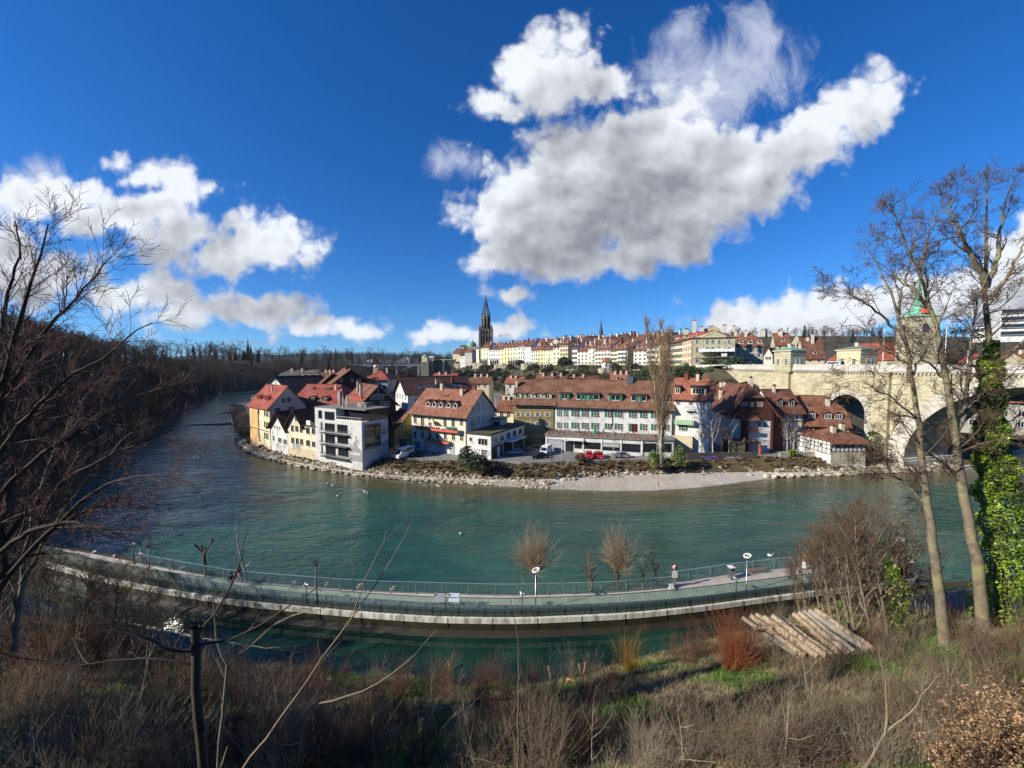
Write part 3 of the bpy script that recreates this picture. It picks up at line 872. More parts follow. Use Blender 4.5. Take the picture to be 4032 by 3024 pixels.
M_grass=mat('lawn_green',(0.06,0.12,0.02),1.0,var=(0.10,0.14,0.03),scale=2,amt=0.9,bump=0.4)
M_terracotta=mat('terracotta','#b0623c',0.85)
def flowerpots(root,pts,z,seed=0):
 rr=random.Random(seed);b=MB()
 for x,y in pts:
  r=rr.uniform(0.12,0.24);h=r*1.7
  b.lathe([(r*0.7,z),(r,z+h),(r*0.8,z+h)],8,(x,y),0)
  for k in range(5):
   a=rr.uniform(0,2*PI);l=rr.uniform(0.2,0.7)
   b.bar((x,y,z+h),(x+math.cos(a)*l*0.5,y+math.sin(a)*l*0.5,z+h+l),0.10,0.03,1)
 o=b.build('flowerpots',[M_terracotta,mat('pot_plant_green',(0.05,0.07,0.02),0.9,var=(0.10,0.06,0.03),scale=3,amt=0.9)],root)
 o['kind']='stuff'
 return o
h=House('white_house','narrow white house at the river bend behind the bare trees',(-86.0,126.0),(-81.6,120.4),8,12.4,15.0)
h.wall(P_white);h.roof(R_grey)
h.grid('front',0.3,6.8,1.2,3,3,3.0,1.0,1.6,cols=2,rows=3)
h=House('red_roofed_house','tall peach and cream river house with salmon red roof and two dormers',wpt(987,1726,QZ),wpt(1065,1751,QZ),10,14.0,19.7)
h.wall(P_cream);h.roof(R_red,over=0.7)
b=MB();b.box(0.0,7.2,-0.04,0.02,-1,10.2);b.build('peach_facade',P_peach,h.root)
b=MB();b.bar((7.3,-0.12,0),(7.3,-0.12,10.6),0.14);b.box(-0.1,h.W+0.1,-0.10,0.02,3.55,3.75);b.build('drainpipe',M_beam,h.root)
for u0,u1 in ((991,996),(998,1003),(1010,1015),(1017,1022),(1040,1045),(1047,1051),(1053,1058)):
 for v0,v1 in ((1600,1623),(1644,1668),(1687,1712)):
  dv=(u0-991)*0.30
  h.winpx('front',u0,v0+dv,u1,v1+dv,cols=1,rows=2,frame=M_stonetrim)
h.winpx('right',1108,1566,1124,1587,cols=2,rows=1);h.winpx('right',1128,1564,1145,1585,cols=2,rows=1)
h.winpx('right',1082,1605,1105,1630,cols=3,rows=2);h.winpx('right',1135,1601,1157,1626,cols=3,rows=2)
for a in (4.5,10.5):h.dormer(a,2.6,12.2,1.2,M_redtrim,R_red,'gable',cols=3,frame=M_redtrim)
h.chimney(8.6,3.4,0.3,0.3,kind=1)
h=House('gabled_cottage','small white gabled house with dark brown roof between peach and pale yellow houses',wpt(1069,1752,QZ),wpt(1134,1770,QZ),10,8.6,13.0)
h.wall(P_white,'front');h.roof(R_dark,'front',over=0.9,gov=1.0)
for u0,u1,v0,v1 in ((1080,1086,1674,1694),(1090,1095,1675,1695),(1099,1104,1678,1698),(1072,1082,1714,1736),(1097,1110,1722,1744),(1116,1130,1728,1750)):
 h.winpx('front',u0,v0,u1,v1,cols=2,rows=2)
b=MB();b.box(0,h.W,-0.12,0,4.6,4.8);b.box(0.9,1.1,-0.12,0,0,4.6);b.box(4.2,4.4,-0.12,0,0,4.6);b.build('trim',M_white,h.root)
h=House('pale_yellow_house','pale yellow gabled house with flat roofed wing beside the modern block',wpt(1136,1771,QZ),wpt(1251,1790,QZ),10,10.1,14.0)
Wfull=h.W;h.W=6.6;h.wall(P_yellow,'front');h.roof(R_dark,'front',over=0.7,gov=0.8);h.W=Wfull
b=MB();b.box(6.6,Wfull,0.0,8.5,-2,7.0);b.box(6.6,Wfull+.1,-0.25,8.6,7.0,7.25,1);b.box(7.2,8.8,0.4,0.6,7.25,8.4,2);b.box(9.3,11.2,0.1,0.2,7.25,8.2,3)
b.build('wing',[P_yellow,M_dark,M_white,M_frame_dk],h.root)
for u0,u1,v0,v1,o in ((1162,1172,1638,1658,1),(1146,1157,1674,1699,1),(1163,1175,1676,1700,1),(1181,1192,1678,1703,1),(1205,1220,1682,1708,2),(1228,1242,1684,1710,2),
      (1147,1159,1722,1746,1),(1165,1177,1724,1750,1),(1182,1194,1728,1752,1),(1206,1221,1732,1757,2),(1228,1244,1736,1762,3)):
 h.winpx('front',u0,v0,u1,v1,cols=2,rows=1,frame=M_stonetrim if o<3 else M_white)
h.kind='front'
b=MB();b.box(0,Wfull,-0.08,0,-1,0.9);b.build('plinth',P_beige,h.root)
def graffiti(root,loc,rz,size,chars,m,out,name='graffiti'):
 cu=bpy.data.curves.new('graffiti','FONT');cu.body=chars;cu.size=size;cu.extrude=0.01;cu.offset=size*0.03;cu.align_x='CENTER';cu.shear=0.25
 tmp=bpy.data.objects.new('tmp',cu);C.objects.link(tmp)
 me=bpy.data.meshes.new_from_object(tmp);bpy.data.objects.remove(tmp)
 me.materials.clear();me.materials.append(m)
 o=link(name,me,root,loc);o.rotation_euler=(PI/2,0,rz)
 return o
M_silver=mat('silver_spray','#d5dbe6',0.5,var='#8f98ad',scale=2,amt=0.9)
M_sprayk=mat('black_spray','#3a3d42',0.8)
graffiti(h.root,(3.2,-0.14,0.5),0,2.0,'SAE',M_silver,0)
h=House('apartment_block','modern grey concrete apartment block with glass balconies and wall mural',wpt(1244,1790,QZ),wpt(1427,1821,QZ),8.2,12.6,15.1,cat='apartment building')
b=MB();b.box(0,8.0,0,8.2,-2,12.1);b.box(8.0,h.W,0,8.2,-2,9.4);b.build('wall',P_modern,h.root)
b=MB();b.box(8.0,h.W-0.2,2.4,8.2,9.4,11.9);b.build('penthouse',mat('penthouse_glazing',(0.02,0.022,0.025),0.15),h.root)
b=MB();b.box(-0.05,h.W+0.2,1.0,8.4,12.1,12.35);b.box(0.0,8.0,-0.02,1.0,12.1,12.3);b.build('roof',M_gravelroof,h.root)
b=MB()
for x,y,w_,hh in ((2.2,5,1.0,3.6),(6.3,3.2,0.35,2.2),(7.2,3.6,0.35,2.6),(7.6,3.4,0.3,3.0),(9.6,5,2.6,1.0),(12.2,4,0.3,0.9),(13.6,4,0.3,0.9)):
 b=MB();b.box(x,x+w_,y,y+w_*0.7,12.3,12.3+hh);b.build('roof_stack',M_conc,h.root)
b=MB();b.box(8.1,h.W,0.02,0.14,9.4,9.7)
for i in range(10):b.box(8.1+i*0.9,8.14+i*0.9,0.05,0.1,9.7,10.4)
b.bar((8.1,0.08,10.4),(h.W,0.08,10.4),0.05);b.build('terrace_railing',M_white,h.root)
flowerpots(h.root,[(9+i*1.3,0.8+0.3*(i % 2)) for i in range(6)]+[(h.W-0.6,1+i) for i in range(6)],9.4,3)
for u0,v0,u1,v1 in ((1280,1665,1318,1700),(1281,1711,1319,1747),(1283,1758,1322,1796),(1328,1670,1369,1706),(1329,1716,1371,1750),(1332,1762,1373,1800),(1279,1619,1317,1655)):
 h.winpx('front',u0,v0,u1,v1,cols=3,rows=1,frame=M_frame_dk,sill=False)
for u0,v0,u1,v1 in ((1264,1662,1269,1692),(1265,1708,1270,1740),(1266,1752,1271,1785),(1254,1616,1268,1648)):
 h.winpx('front',u0,v0,u1,v1,cols=1,rows=1,frame=M_frame_dk,sill=False)
for u0,v0,u1,v1 in ((1436,1669,1498,1712),(1437,1716,1499,1756)):
 h.winpx('right',u0,v0,u1,v1,cols=3,rows=1,frame=M_frame_dk,sill=False)
a0,_=h.on('front',1273,1700);a1,_=h.on('front',1375,1700)
for zz in (6.1,3.2,0.25):h.balcony('front',a0,a1,zz,1.0,0.95,M_steel,M_frame_dk,solid=False)
h.balcony('right',0.6,7.8,6.0,0.5,1.0,M_frame_dk,M_conc,solid=False);h.balcony('right',0.6,7.8,3.0,0.5,1.0,M_frame_dk,M_conc,solid=False)
M_mural=mat('mural_grey','#8f8f90',0.85)
ax=(h.on('front',1378,1800)[0]+h.on('front',1425,1800)[0])/2
b=MB()
b.add([(ax-2.2,-0.02,0.0),(ax+2.1,-0.02,0.0),(ax+2.1,-0.02,2.4),(ax+1.4,-0.02,3.2),(ax+0.5,-0.02,3.4),(ax-0.9,-0.02,3.4),(ax-2.2,-0.02,2.9)],[(0,1,2,3,4,5,6)])
b.add([(ax-0.9,-0.025,3.4),(ax+0.9,-0.025,3.4),(ax+0.5,-0.025,4.6),(ax+0.75,-0.025,5.1),(ax+0.35,-0.025,5.4),(ax-0.1,-0.025,5.0),(ax-0.2,-0.025,4.6),(ax-0.75,-0.025,4.5)],[(0,1,2,3,4,5,6,7)])
b.add([(ax+0.15+0.3*math.cos(t*PI/4),-0.03,5.75+0.38*math.sin(t*PI/4)) for t in range(8)],[tuple(range(8))])
b.add([(ax+0.6,-0.03,5.0),(ax+1.3,-0.03,4.2),(ax+1.45,-0.03,4.35),(ax+0.75,-0.03,5.3)],[(0,1,2,3)])
b.build('mural',M_mural,h.root,fix=False)
graffiti(h.root,(ax,-0.06,1.55),0,1.15,'aufsteg',M_white,0,'mural_lettering')
h=House('yellow_house','large yellow house with red edged balconies, five dormers and grey gable',(-27.3,104.0),(-11.3,95.5),13.4,13.7,19.2)
h.wall(P_yellow);h.roof(R_patch if False else roof_mat('roof_tan','#8a5a46','#6d4435','#966b55'),over=1.2,gov=0.6)
b=MB();b.box(h.W-0.03,h.W+0.03,0.02,h.D-0.02,-1,h.ez);b.extrude([(0.02,h.ez),(h.D-0.02,h.ez),(h.D/2,h.rz-0.35)],'x',h.W-0.02,h.W+0.035)
b.build('gable_render',P_white2,h.root)
for u0,u1 in ((1629,1641),(1657,1670),(1687,1699),(1746,1759),(1778,1791),(1811,1823)):
 h.winpx('front',u0,1642+(u0-1629)*.05,u1,1667+(u0-1629)*.05+(8 if 1640<u0<1800 else 0),cols=2,rows=1)
for u0,u1 in ((1629,1641),(1658,1670),(1687,1699),(1717,1729),(1747,1760),(1779,1792),(1811,1824)):
 h.winpx('front',u0,1698+(u0-1629)*.06,u1,1725+(u0-1629)*.06,cols=2,rows=1)
for u0,u1 in ((1856,1865),(1879,1888),(1900,1908),(1920,1928)):
 for j,(v0,v1) in enumerate(((1594,1619),(1644,1672))):
  h.winpx('right',u0,v0-(u0-1856)*.17,u1,v1-(u0-1856)*.2,cols=1,rows=2,frame=M_frame_dk)
a0,_=h.on('front',1634,1680,1.3);a1,_=h.on('front',1803,1690,1.3)
def redbalc(a0,a1,z):
 b=MB();b.box(a0,a1,-1.3,0,z-0.18,z,1);b.box(a0-.02,a1+.02,-1.34,-1.30,z-0.35,z+0.25,2)
 for x in (a0+0.02,a1-0.06):b.box(x,x+.04,-1.3,0,z-.3,z+.25,2)
 b.bar((a0,-1.28,z+1.0),(a1,-1.28,z+1.0),0.05)
 k=int((a1-a0)/0.9)
 for i in range(k+1):x=a0+(a1-a0)*i/k;b.bar((x,-1.28,z+.2),(x,-1.28,z+1.0),0.05)
 rr=random.Random(int(z*10))
 for i in range(int((a1-a0)*3)):
  x=rr.uniform(a0,a1);b.box(x-.12,x+.12,-1.45,-1.2,z+.25,z+.25+rr.uniform(.1,.5),3)
 return b.build('balcony',[M_dark,M_white,M_redtrim,mat('window_box_plants',(0.07,0.075,0.04),1,var=(0.12,0.08,0.05),scale=2,amt=.9)],h.root)
redbalc(a0+0.3,a1-0.2,6.2);redbalc(a0+3.4,a1-3.2,3.1)
b=MB();b.box(a1-3.6,a1-.2,-1.40,-1.35,6.5,7.2);b.build('green_screen',mat('green_cloth','#1f5a48',.8),h.root)
b=MB();b.add([(7.9,-1.2,9.0),(6.8,-1.6,8.0),(9.2,-1.6,8.1),(9.0,-0.5,8.1),(7.0,-0.4,8.0)],[(0,1,2),(0,2,3),(0,3,4),(0,4,1)]);b.build('parasol',P_beige,h.root)
for i in range(5):h.dormer(4.7+i*2.15+(0.4 if i>2 else 0),1.25,11.7,1.35,M_white,R_brown,'gable',cols=1,rise=.55)
for a,y in ((5.2,6.6),(13.0,5.2)):h.chimney(a,y,0.8,0.7)
h.chimney(15.6,7.4,0.9,0.8,m=M_brickdk)
b=MB();b.box(7.5,9.0,4.25,4.9,h.slope(4.5)+0.02,h.slope(4.5)+0.32);b.build('skylight',M_frame_dk,h.root)
b=MB();b.box(0.2,h.W-0.1,-0.06,0,-1,2.6);b.build('plinth',P_white,h.root)
for x,w_ in ((0.9,2.3),(4.3,1.2),(9.0,2.4),(12.8,1.6)):
 b=MB();b.box(x,x+w_,-0.12,-0.05,0,2.3);b.build('garage_door',M_panel,h.root)
graffiti(h.root,(2.1,-0.16,.5),0,1.8,'S',M_sprayk,0);graffiti(h.root,(10.3,-0.16,.5),0,1.6,'OS',M_silver,0)
h.gutter()
b=MB();b.box(h.W,h.W+2.8,h.D-1.2,h.D+2.5,-1,8.0);b.box(h.W,h.W+3.1,h.D-1.5,h.D+2.8,8.0,8.25,1);b.box(h.W+.5,h.W+2.4,h.D-1.25,h.D-1.15,4.6,7.2,2)
b.build('side_bay',[P_white2,M_dark,M_glass],h.root)
h=House('workshop','low white workshop with mossy flat roof and open parking bays below',(-11.2,95.3),(-5.1,92.1),18.2,9.1,9.1,cat='workshop')
b=MB()
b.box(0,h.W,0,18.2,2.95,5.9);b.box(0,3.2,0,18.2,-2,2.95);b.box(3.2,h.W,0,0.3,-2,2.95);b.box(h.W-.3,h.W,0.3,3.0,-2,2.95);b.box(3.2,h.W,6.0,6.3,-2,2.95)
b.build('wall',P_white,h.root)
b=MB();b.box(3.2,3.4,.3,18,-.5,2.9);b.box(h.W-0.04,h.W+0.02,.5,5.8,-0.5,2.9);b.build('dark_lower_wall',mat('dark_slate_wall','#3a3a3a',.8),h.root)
b=MB();b.box(-.3,h.W+.3,-.4,18.5,5.9,6.1,1);b.box(0.0,h.W,0.0,18.2,6.1,6.25,0);b.build('roof',[M_moss,M_dark],h.root)
b=MB();b.box(h.W,h.W+2.6,6.2,14.5,3.3,3.5);b.bar((h.W+2.3,7,-.2),(h.W+2.3,7,3.3),.12);b.bar((h.W+2.3,13.5,-.2),(h.W+2.3,13.5,3.3),.12);b.build('canopy',[M_white],h.root)
for i in range(5):h.win('right',1.9+i*3.5,3.7,1.9,1.5,cols=2,rows=1)
h.win('front',1.1,4.0,.7,.9,cols=1,rows=1);h.win('front',4.6,3.4,2.6,1.5,cols=3,rows=1);h.win('front',5.0,.3,1.6,1.9,cols=3,rows=3)
graffiti(h.root,(5.9,-.05,1.0),0,.6,'RSK',M_silver,0)
b=MB();b.box(h.W+.02,h.W+.08,3.0,4.2,-.2,2.5);b.build('door',M_white,h.root)
b=MB()
for k in range(10):
 a=k*PI/5;b.bar((h.W+.06,2.9+.5*math.cos(a),3.3+.5*math.sin(a)),(h.W+.06,2.9+.5*math.cos(a+PI/5),3.3+.5*math.sin(a+PI/5)),.1)
b.box(h.W+.03,h.W+.09,1.5,1.9,3.0,3.5);b.box(h.W+.03,h.W+.09,3.9,4.4,3.2,3.6);b.build('round_sign',M_beam,h.root)
h=House('olive_house','olive plastered house with pale shutters and four dormers',XY(2023,112),XY(2184,110),12,15.2,21.4)
h.wall(P_olive);h.roof(R_patch,over=.9,hipl=0.75)
for u in (2041,2079,2117,2156):
 for j,v in enumerate((1587,1624,1661)):
  if u==2156 and j==0:h.winpx('front',u-7,v,u+8,v+18,cols=1,rows=1,frame=S_pale,pane=1);continue
  h.winpx('front',u-7,v,u+7,v+17,cols=2,rows=2,shut=S_pale)
for u in (2038,2080,2118,2156):
 a,_=h.on('front',u,1560);h.dormer(a-.1,2.7,13.1,1.3,P_beige,R_brown,'gable',shut=S_pale,cols=2,rise=.4)
h.chimney(.2,4,.6,.6,top=18.3);h.gutter()
b=MB();b.box(2,9,-1.8,-.02,-1,3.2);b.build('front_wing',P_olive,h.root)
L15,R15=XY(2186,110),XY(2653,100.5)
h=House('green_shuttered_house','long white house with green shutters and wide tiled roof above the terrace',L15,R15,12,14.9,21.5)
h.wall(P_white);h.roof(R_patch,over=.9);h.gutter()
WN=[(2200,2214),(2226,2239),(2261,2283),(2300,2320),(2339,2360),(2391,2412),(2431,2453),(2487,2509),(2530,2550),(2574,2594),(2617,2637)]
for i,(u0,u1) in enumerate(WN):
 for j,(v0,v1) in enumerate(((1614,1640),(1662,1688))):
  dv=(u0-2200)*.022
  if i==7 and j==1:h.winpx('front',u0,v0+dv,u1,v1+dv+6,cols=2,rows=3,frame=mat('red_door','#b03a3a',.6),shut=S_green,sides=(1,0));continue
  h.winpx('front',u0,v0+dv,u1,v1+dv,cols=2,rows=4,shut=S_green if i<10 else None,sides=(1,0))
for u0,u1,n_ in ((2200,2240,1),(2266,2358,3),(2396,2450,1),(2486,2546,2),(2570,2640,2)):
 a0,_=h.on('front',u0,1570);a1,_=h.on('front',u1,1570);w_=a1-a0
 o=h.dormer((a0+a1)/2,w_,13.0,1.5,M_white,R_dark,'shed',cols=2,winw=w_*.92 if n_==1 else w_*.96)
 y0=(13.0-h.lo)/h.k-h.over if False else (13.0-h.lo)/((h.rz-h.lo)/(h.D/2+h.over))-h.over
 b=MB();m_=2*n_
 for q in range(m_):
  if n_>1 and q in (0,m_-1):continue
  x0=a0+w_*(q+.08)/m_ if n_>1 else a0+(.05 if q==0 else w_-.75)
  b.box(x0,x0+min(.72,w_/m_*.8),y0-.14,y0-.06,13.1,14.35)
 b.build('shutter',S_green,o)
for u in (2480,):
 a,_=h.on('front',u,1500);h.chimney(a,5.6,1.6,1.2,m=M_steel,kind=1)
a,_=h.on('front',2412,1600);b=MB();b.bar((a,-.12,h.lo),(a,-.12,4.2),.13);b.build('drainpipe',M_dark,h.root)
h=House('glazed_annex','low white annex with wide shop windows and a roof terrace of flowerpots',XY(2149,102),XY(2530,95.5),8.5,7.4,7.4,cat='annex')
b=MB();b.box(0,h.W,0,9.5,-2,4.05);b.add([(h.W,0,-2),(h.W+7.8,1.9,-2),(h.W+7.8,6,-2),(h.W,9,-2),(h.W,0,4.05),(h.W+7.8,1.9,4.05),(h.W+7.8,6,4.05),(h.W,9,4.05)],[(0,1,5,4),(1,2,6,5),(2,3,7,6)])
b.build('wall',P_white,h.root)
b=MB();b.extrude([(-.3,-.35),(h.W+.05,-.35),(h.W+8.1,1.6),(h.W+8.1,6),(h.W,9.4),(-.3,9.4)],'z',4.05,4.35);b.build('roof',[M_gravelroof],h.root)
b=MB();b.bar((-.3,-.3,5.2),(h.W,-.3,5.2),.05);b.bar((h.W,-.3,5.2),(h.W+8,1.65,5.2),.05)
for i in range(24):b.bar((-.2+h.W*i/23,-.3,4.3),(-.2+h.W*i/23,-.3,5.2),.04)
b.build('terrace_railing',M_steel,h.root)
def shopwin(u0,v0,u1,v1,blind=None,cols=3,rows=2):
 h.winpx('front',u0,v0,u1,v1,cols=cols,rows=rows,frame=M_frame_dk,sill=False)
 if blind:
  a0,z1=h.on('front',u0,v0);a1,_=h.on('front',u1,v0);zb=h.on('front',(u0+u1)/2,blind)[1]
  bb=MB();bb.box(a0+.1,a1-.1,-.12,-.075,zb,z1-.1);bb.build('blind',M_panel if blind<1790 else M_white,h.root)
shopwin(2158,1729,2221,1774,1772);shopwin(2226,1738,2257,1778,cols=3,rows=1);shopwin(2262,1739,2290,1766,cols=2);shopwin(2301,1740,2364,1770,cols=4);shopwin(2372,1743,2440,1776,1760,cols=3);shopwin(2447,1745,2520,1781,cols=4)
b=MB();
for t0,t1 in ((.5,3.6),(3.9,7.2)):
 b.bar((h.W+t0,t0*.2436-.05,2.2),(h.W+t1,t1*.2436-.05,2.2),.06,2.2)
b.build('corner_glazing',M_glass,h.root)
b=MB()
for u in (2149,2222,2295,2367,2443,2526):a,_=h.on('front',u,1750);b.box(a,a+.28,-.14,0,-1,4.0)
b.build('pilaster',M_white,h.root)
b=MB();b.box(5.2,10.2,-1.4,-.0,3.25,3.4);b.build('door_canopy',M_white,h.root)
rr=random.Random(5)
flowerpots(h.root,[(rr.uniform(.5,h.W+4),.6+rr.random() ** 1.6*5.0) for _ in range(70)],4.35,8)
def table_set(x,y,z,host,label):
 p=Matrix.Rotation(math.atan2(host.e.y,host.e.x),3,'Z') @ Vector((x,y,z))+host.L
 t=thing('garden_table',label,'table',p,random.uniform(0,3))
 b=MB();b.box(-.8,.8,-.4,.4,.70,.74);b.build('tabletop',M_white,t)
 for sx in (-.7,.7):
  for sy in (-.32,.32):bb=MB();bb.box(sx-.03,sx+.03,sy-.03,sy+.03,0,.7);bb.build('leg',M_white,t)
table_set(7,4,4.35,h,'white garden table among pots at the sunny end of the roof terrace')
table_set(19.5,4,4.35,h,'white garden table in front of the red terrace door')
p=Matrix.Rotation(math.atan2(h.e.y,h.e.x),3,'Z') @ Vector((17.4,4.2,4.35))+h.L
t=thing('parasol','closed white parasol standing on the roof terrace','parasol',p)
b=MB();b.lathe([(.03,0),(.03,.5)],8);b.build('pole',M_steel,t);b=MB();b.lathe([(.05,.45),(.2,.6),(.16,1.4),(.05,2.3),(.01,2.35)],10);b.build('canopy',M_white,t)
p=Matrix.Rotation(math.atan2(h.e.y,h.e.x),3,'Z') @ Vector((12.6,4.6,4.35))+h.L
t=thing('water_butt','green and blue plastic tubs standing on the roof terrace','tub',p)
b=MB();b.lathe([(.4,0),(.48,1.1),(.4,1.15)],12);b.build('green_tub',mat('plastic_green','#1f8a50',.5),t);b=MB();b.lathe([(.3,0),(.34,.9),(.3,.92)],12,(.9,0));b.build('blue_tub',mat('plastic_blue','#1f6f9a',.5),t)
h=House('orange_roofed_house','white house with bright orange roof and pale green balcony',XY(2656,101),XY(2808,97),12,17.3,22.3)
h.wall(P_white);h.roof(R_orange,over=.6)
a,_=h.on('front',2750,1540);h.dormer(a,3.6,15.2,1.8,P_beige,R_dark,'shed',cols=4)
a,_=h.on('front',2664,1540);h.dormer(a+.2,1.2,15.2,1.8,P_beige,R_dark,'shed',cols=2)
for u0,v0,u1,v1 in ((2662,1574,2678,1592),(2712,1576,2728,1594),(2712,1612,2726,1630),(2765,1580,2778,1596),(2680,1670,2700,1698)):
 h.winpx('front',u0,v0,u1,v1,cols=2,rows=2)
h.winpx('front',2682,1672,2698,1697,cols=2,rows=2,shut=S_green)
a0,_=h.on('front',2655,1660,1.3);a1,_=h.on('front',2733,1660,1.3)
h.balcony('front',max(a0,0),a1,7.6,1.3,1.1,mat('balcony_pale_green','#9ab890',.7),M_white)
h.balcony('front',a1*.55,a1,11.2,1.0,.9,M_frame_dk,M_white,solid=False)
h.chimney(2.6,5.6,.9,.8,m=M_brickdk);h.chimney(5.4,5.4,.8,.7);h.gutter()
b=MB();b.box(-.2,h.W*.52,-1.6,0,-2,4.4);b.build('lower_wing',P_beige,h.root)
h=House('timber_house','tall house with dark timber gable, half hipped roof and wooden balconies',XY(2884,101.5),XY(3047,100),15,14.2,20.6)
h.wall(P_white,'front');h.roof(R_brown,'front',over=1.3,gov=1.3,hipl=.62)
b=MB()
b.box(-.02,h.W+.02,-.5,0,8.7,h.ez+.2);b.extrude([(0.3,h.ez),(h.W-.3,h.ez),(h.W*.66,h.ez+3.6),(h.W*.34,h.ez+3.6)],'y',-.5,0)
for i in range(int(h.W/.35)):b.box(i*.35,i*.35+.05,-.54,-.5,8.7,h.ez+.6)
b.build('timber_gable',M_wood,h.root)
for u0,v0,u1,v1 in ((2918,1584,2942,1597),(2954,1584,2966,1600),(2982,1585,3002,1599)):
 h.winpx('front',u0,v0,u1,v1,cols=3,rows=1,off=.5).location.y=-.5
b=MB();b.extrude([(-1.8,8.4),(-1.8,8.6),(-.4,9.8),(-.4,9.6)],'x',1.9,6.3);b.build('canopy_roof',R_rust,h.root)
b=MB()
for zz in (7.0,3.9):b.box(2.6,6.0,-1.7,0,zz-1.4,zz-1.25);b.box(2.6,6.0,-1.74,-1.68,zz-1.3,zz-.3);b.box(2.6,2.7,-1.7,0,zz-1.3,zz+1)
b.box(2.4,3.9,-1.2,0,-.5,8.7);b.build('balcony',M_wood,h.root)
for u0,v0,u1,v1 in ((2984,1625,2996,1645),(3007,1625,3020,1645),(2984,1658,2996,1680),(3007,1658,3020,1680),(2919,1670,2926,1690)):
 h.winpx('front',u0,v0,u1,v1,cols=2,rows=2)
b=MB();b.box(h.W-.4,h.W+.1,-.5,.1,-1,11.2);b.build('corner_post',M_wood,h.root)
h.chimney(h.W-1.2,10,.9,.8,top=19.2,kind=1);h.chimney(1.5,12,.7,.7,top=15.5)
h2=House('garden_terrace','stone terrace with awning and potted shrubs before the timber house',XY(2893,96.5),XY(3010,96.5),4.5,6.8,6.8,cat='terrace')
b=MB();b.box(0,3.2,0,4.5,-1,3.3);b.box(3.2,h2.W,.3,4.5,3.0,3.3,1);b.box(h2.W-.4,h2.W,.3,.7,-1,3.0,2)
for i in range(6):b.bar((3.2+i*0.8,.3,3.3),(3.2+i*.8,.3,4.1),.06)
b.build('wall',[mat('rubble_wall','#7d7258',.95,var='#554d3b',scale=3,amt=.9,bump=.6),M_dark,mat('orange_post','#b5613d',.8)],h2.root)
flowerpots(h2.root,[(.5+i*.9,1+(i*7 % 3)) for i in range(7)],3.3,2)
h=House('half_timbered_house','tall narrow half timbered house with two gabled dormers',XY(3054,103),XY(3168,103),11,13.7,19.0)
h.wall(P_white);h.roof(R_brown,over=.9,gov=.4)
xs_=[0,.25,.5,.72,.9,1.0];zs_=[0,2.6,5.2,7.8,10.4]
h.beams('front',[(x*h.W,0,x*h.W,h.ez) for x in (.02,.3,.42,.54,.66,.78,.98)]+[(0,z,h.W,z) for z in (2.5,5.1,7.7,9.6)],.17)
b=MB();b.box(-.6,1.9,-1.1,0,-.5,10.0);b.extrude([(-1.5,9.9),(-1.5,10.1),(0,11.2),(0,11.0)],'x',-.9,2.3,1);b.build('timber_bay',[M_wood,R_brown],h.root)
for u in (3085,3116,3137,3153):
 for v in (1637,1676,1714,1752):
  h.winpx('front',u-5,v,u+5,v+15,cols=2,rows=2)
for u in (3075,3122):a,_=h.on('front',u,1590);h.dormer(a+.3,1.7,11.6,1.7,M_wood,R_brown,'gable',cols=2,rise=.7)
h.chimney(3,4.8,.6,.6);h.win('right',2,5,1,1.3);
h=House('brown_roofed_house','wide house with low brown roof, three dormers and shaded wooden balconies',XY(3170,104),XY(3352,100.5),14,10.6,17.2)
h.wall(P_white2);h.roof(R_rust,over=1.1,hipr=.55)
for u in (3200,3265,3306):a,_=h.on('front',u,1640);h.dormer(a,1.9,8.3,1.6,M_wood,R_brown,'gable',cols=3,rise=.6)
h.balcony('front',.3,h.W-1,4.6,1.4,1.0,M_wood,M_wood);h.balcony('front',.3,h.W-2,1.9,1.4,1.0,M_wood,M_wood)
h.grid('front',.5,h.W-.5,5.0,5,1,3,1.3,1.6,cols=2,rows=2);h.grid('front',.5,h.W-.5,2.0,5,1,3,1.3,1.6,cols=2,rows=2)
h.chimney(6.8,4.6,.9,.8)
for a in (2.2,9.6):b=MB();b.box(a,a+.8,4.0,4.5,h.slope(4.2),h.slope(4.2)+.35);b.build('skylight',M_frame_dk,h.root)
h=House('half_timbered_cottage','low white half timbered house by the quay with two chimneys',wpt(3270,1809,QZ),(85.8,92.4),10,7.3,9.9)
h.wall(P_white,'side');h.roof(R_rust,over=.7,hipl=.2,hipr=.4)
h.beams('front',[(x,1.9,x,h.ez) for x in np.linspace(.1,h.W-.1,9)]+[(0,1.9,h.W,1.9),(0,3.0,h.W,3.0),(0,h.ez-.1,h.W,h.ez-.1)]+[(.2,3.0,1.1,4.2)],.14)
h.beams('left',[(-x,1.2,-x,h.ez) for x in np.linspace(.1,9.9,9)]+[(-10,2.4,0,2.4),(-10,1.2,0,1.2),(-10,3.4,0,3.4)],.14)
h.grid('front',.6,h.W-.4,3.1,4,1,1,.9,.9,cols=2,rows=2,frame=S_brown);h.grid('front',.6,h.W-.4,.1,4,1,1,.8,1.3,cols=1,rows=2,sill=False)
for a in (3,7):h.win('left',a,2.5,.7,.8,cols=1,rows=2)
b=MB();b.box(0,h.W,-.05,0,-1,1.8);b.build('stone_base',P_sand,h.root)
h.chimney(3.2,3.3,.9,.8,kind=1);h.chimney(6.2,4.2,.9,.8,kind=1)
h=House('small_yellow_house','small ochre house with brown roof and two dormers beside the parked white van',XY(1512,113),XY(1549,103.5),9,8.4,12.8)
h.wall(plaster('plaster_ochre','#cbb26c','#bda45f','#a8914f'));h.roof(R_rust,over=.9)
for a in (2.2,6.2):h.dormer(a,2.0,6.0,1.3,P_cream,R_brown,'gable',cols=2,rise=.7)
h.winpx('right',1577,1671,1588,1690,cols=2,rows=2);h.grid('front',.5,h.W-.5,1.4,4,1,3,1.2,1.5);h.winpx('right',1570,1725,1600,1762,cols=3,rows=1)
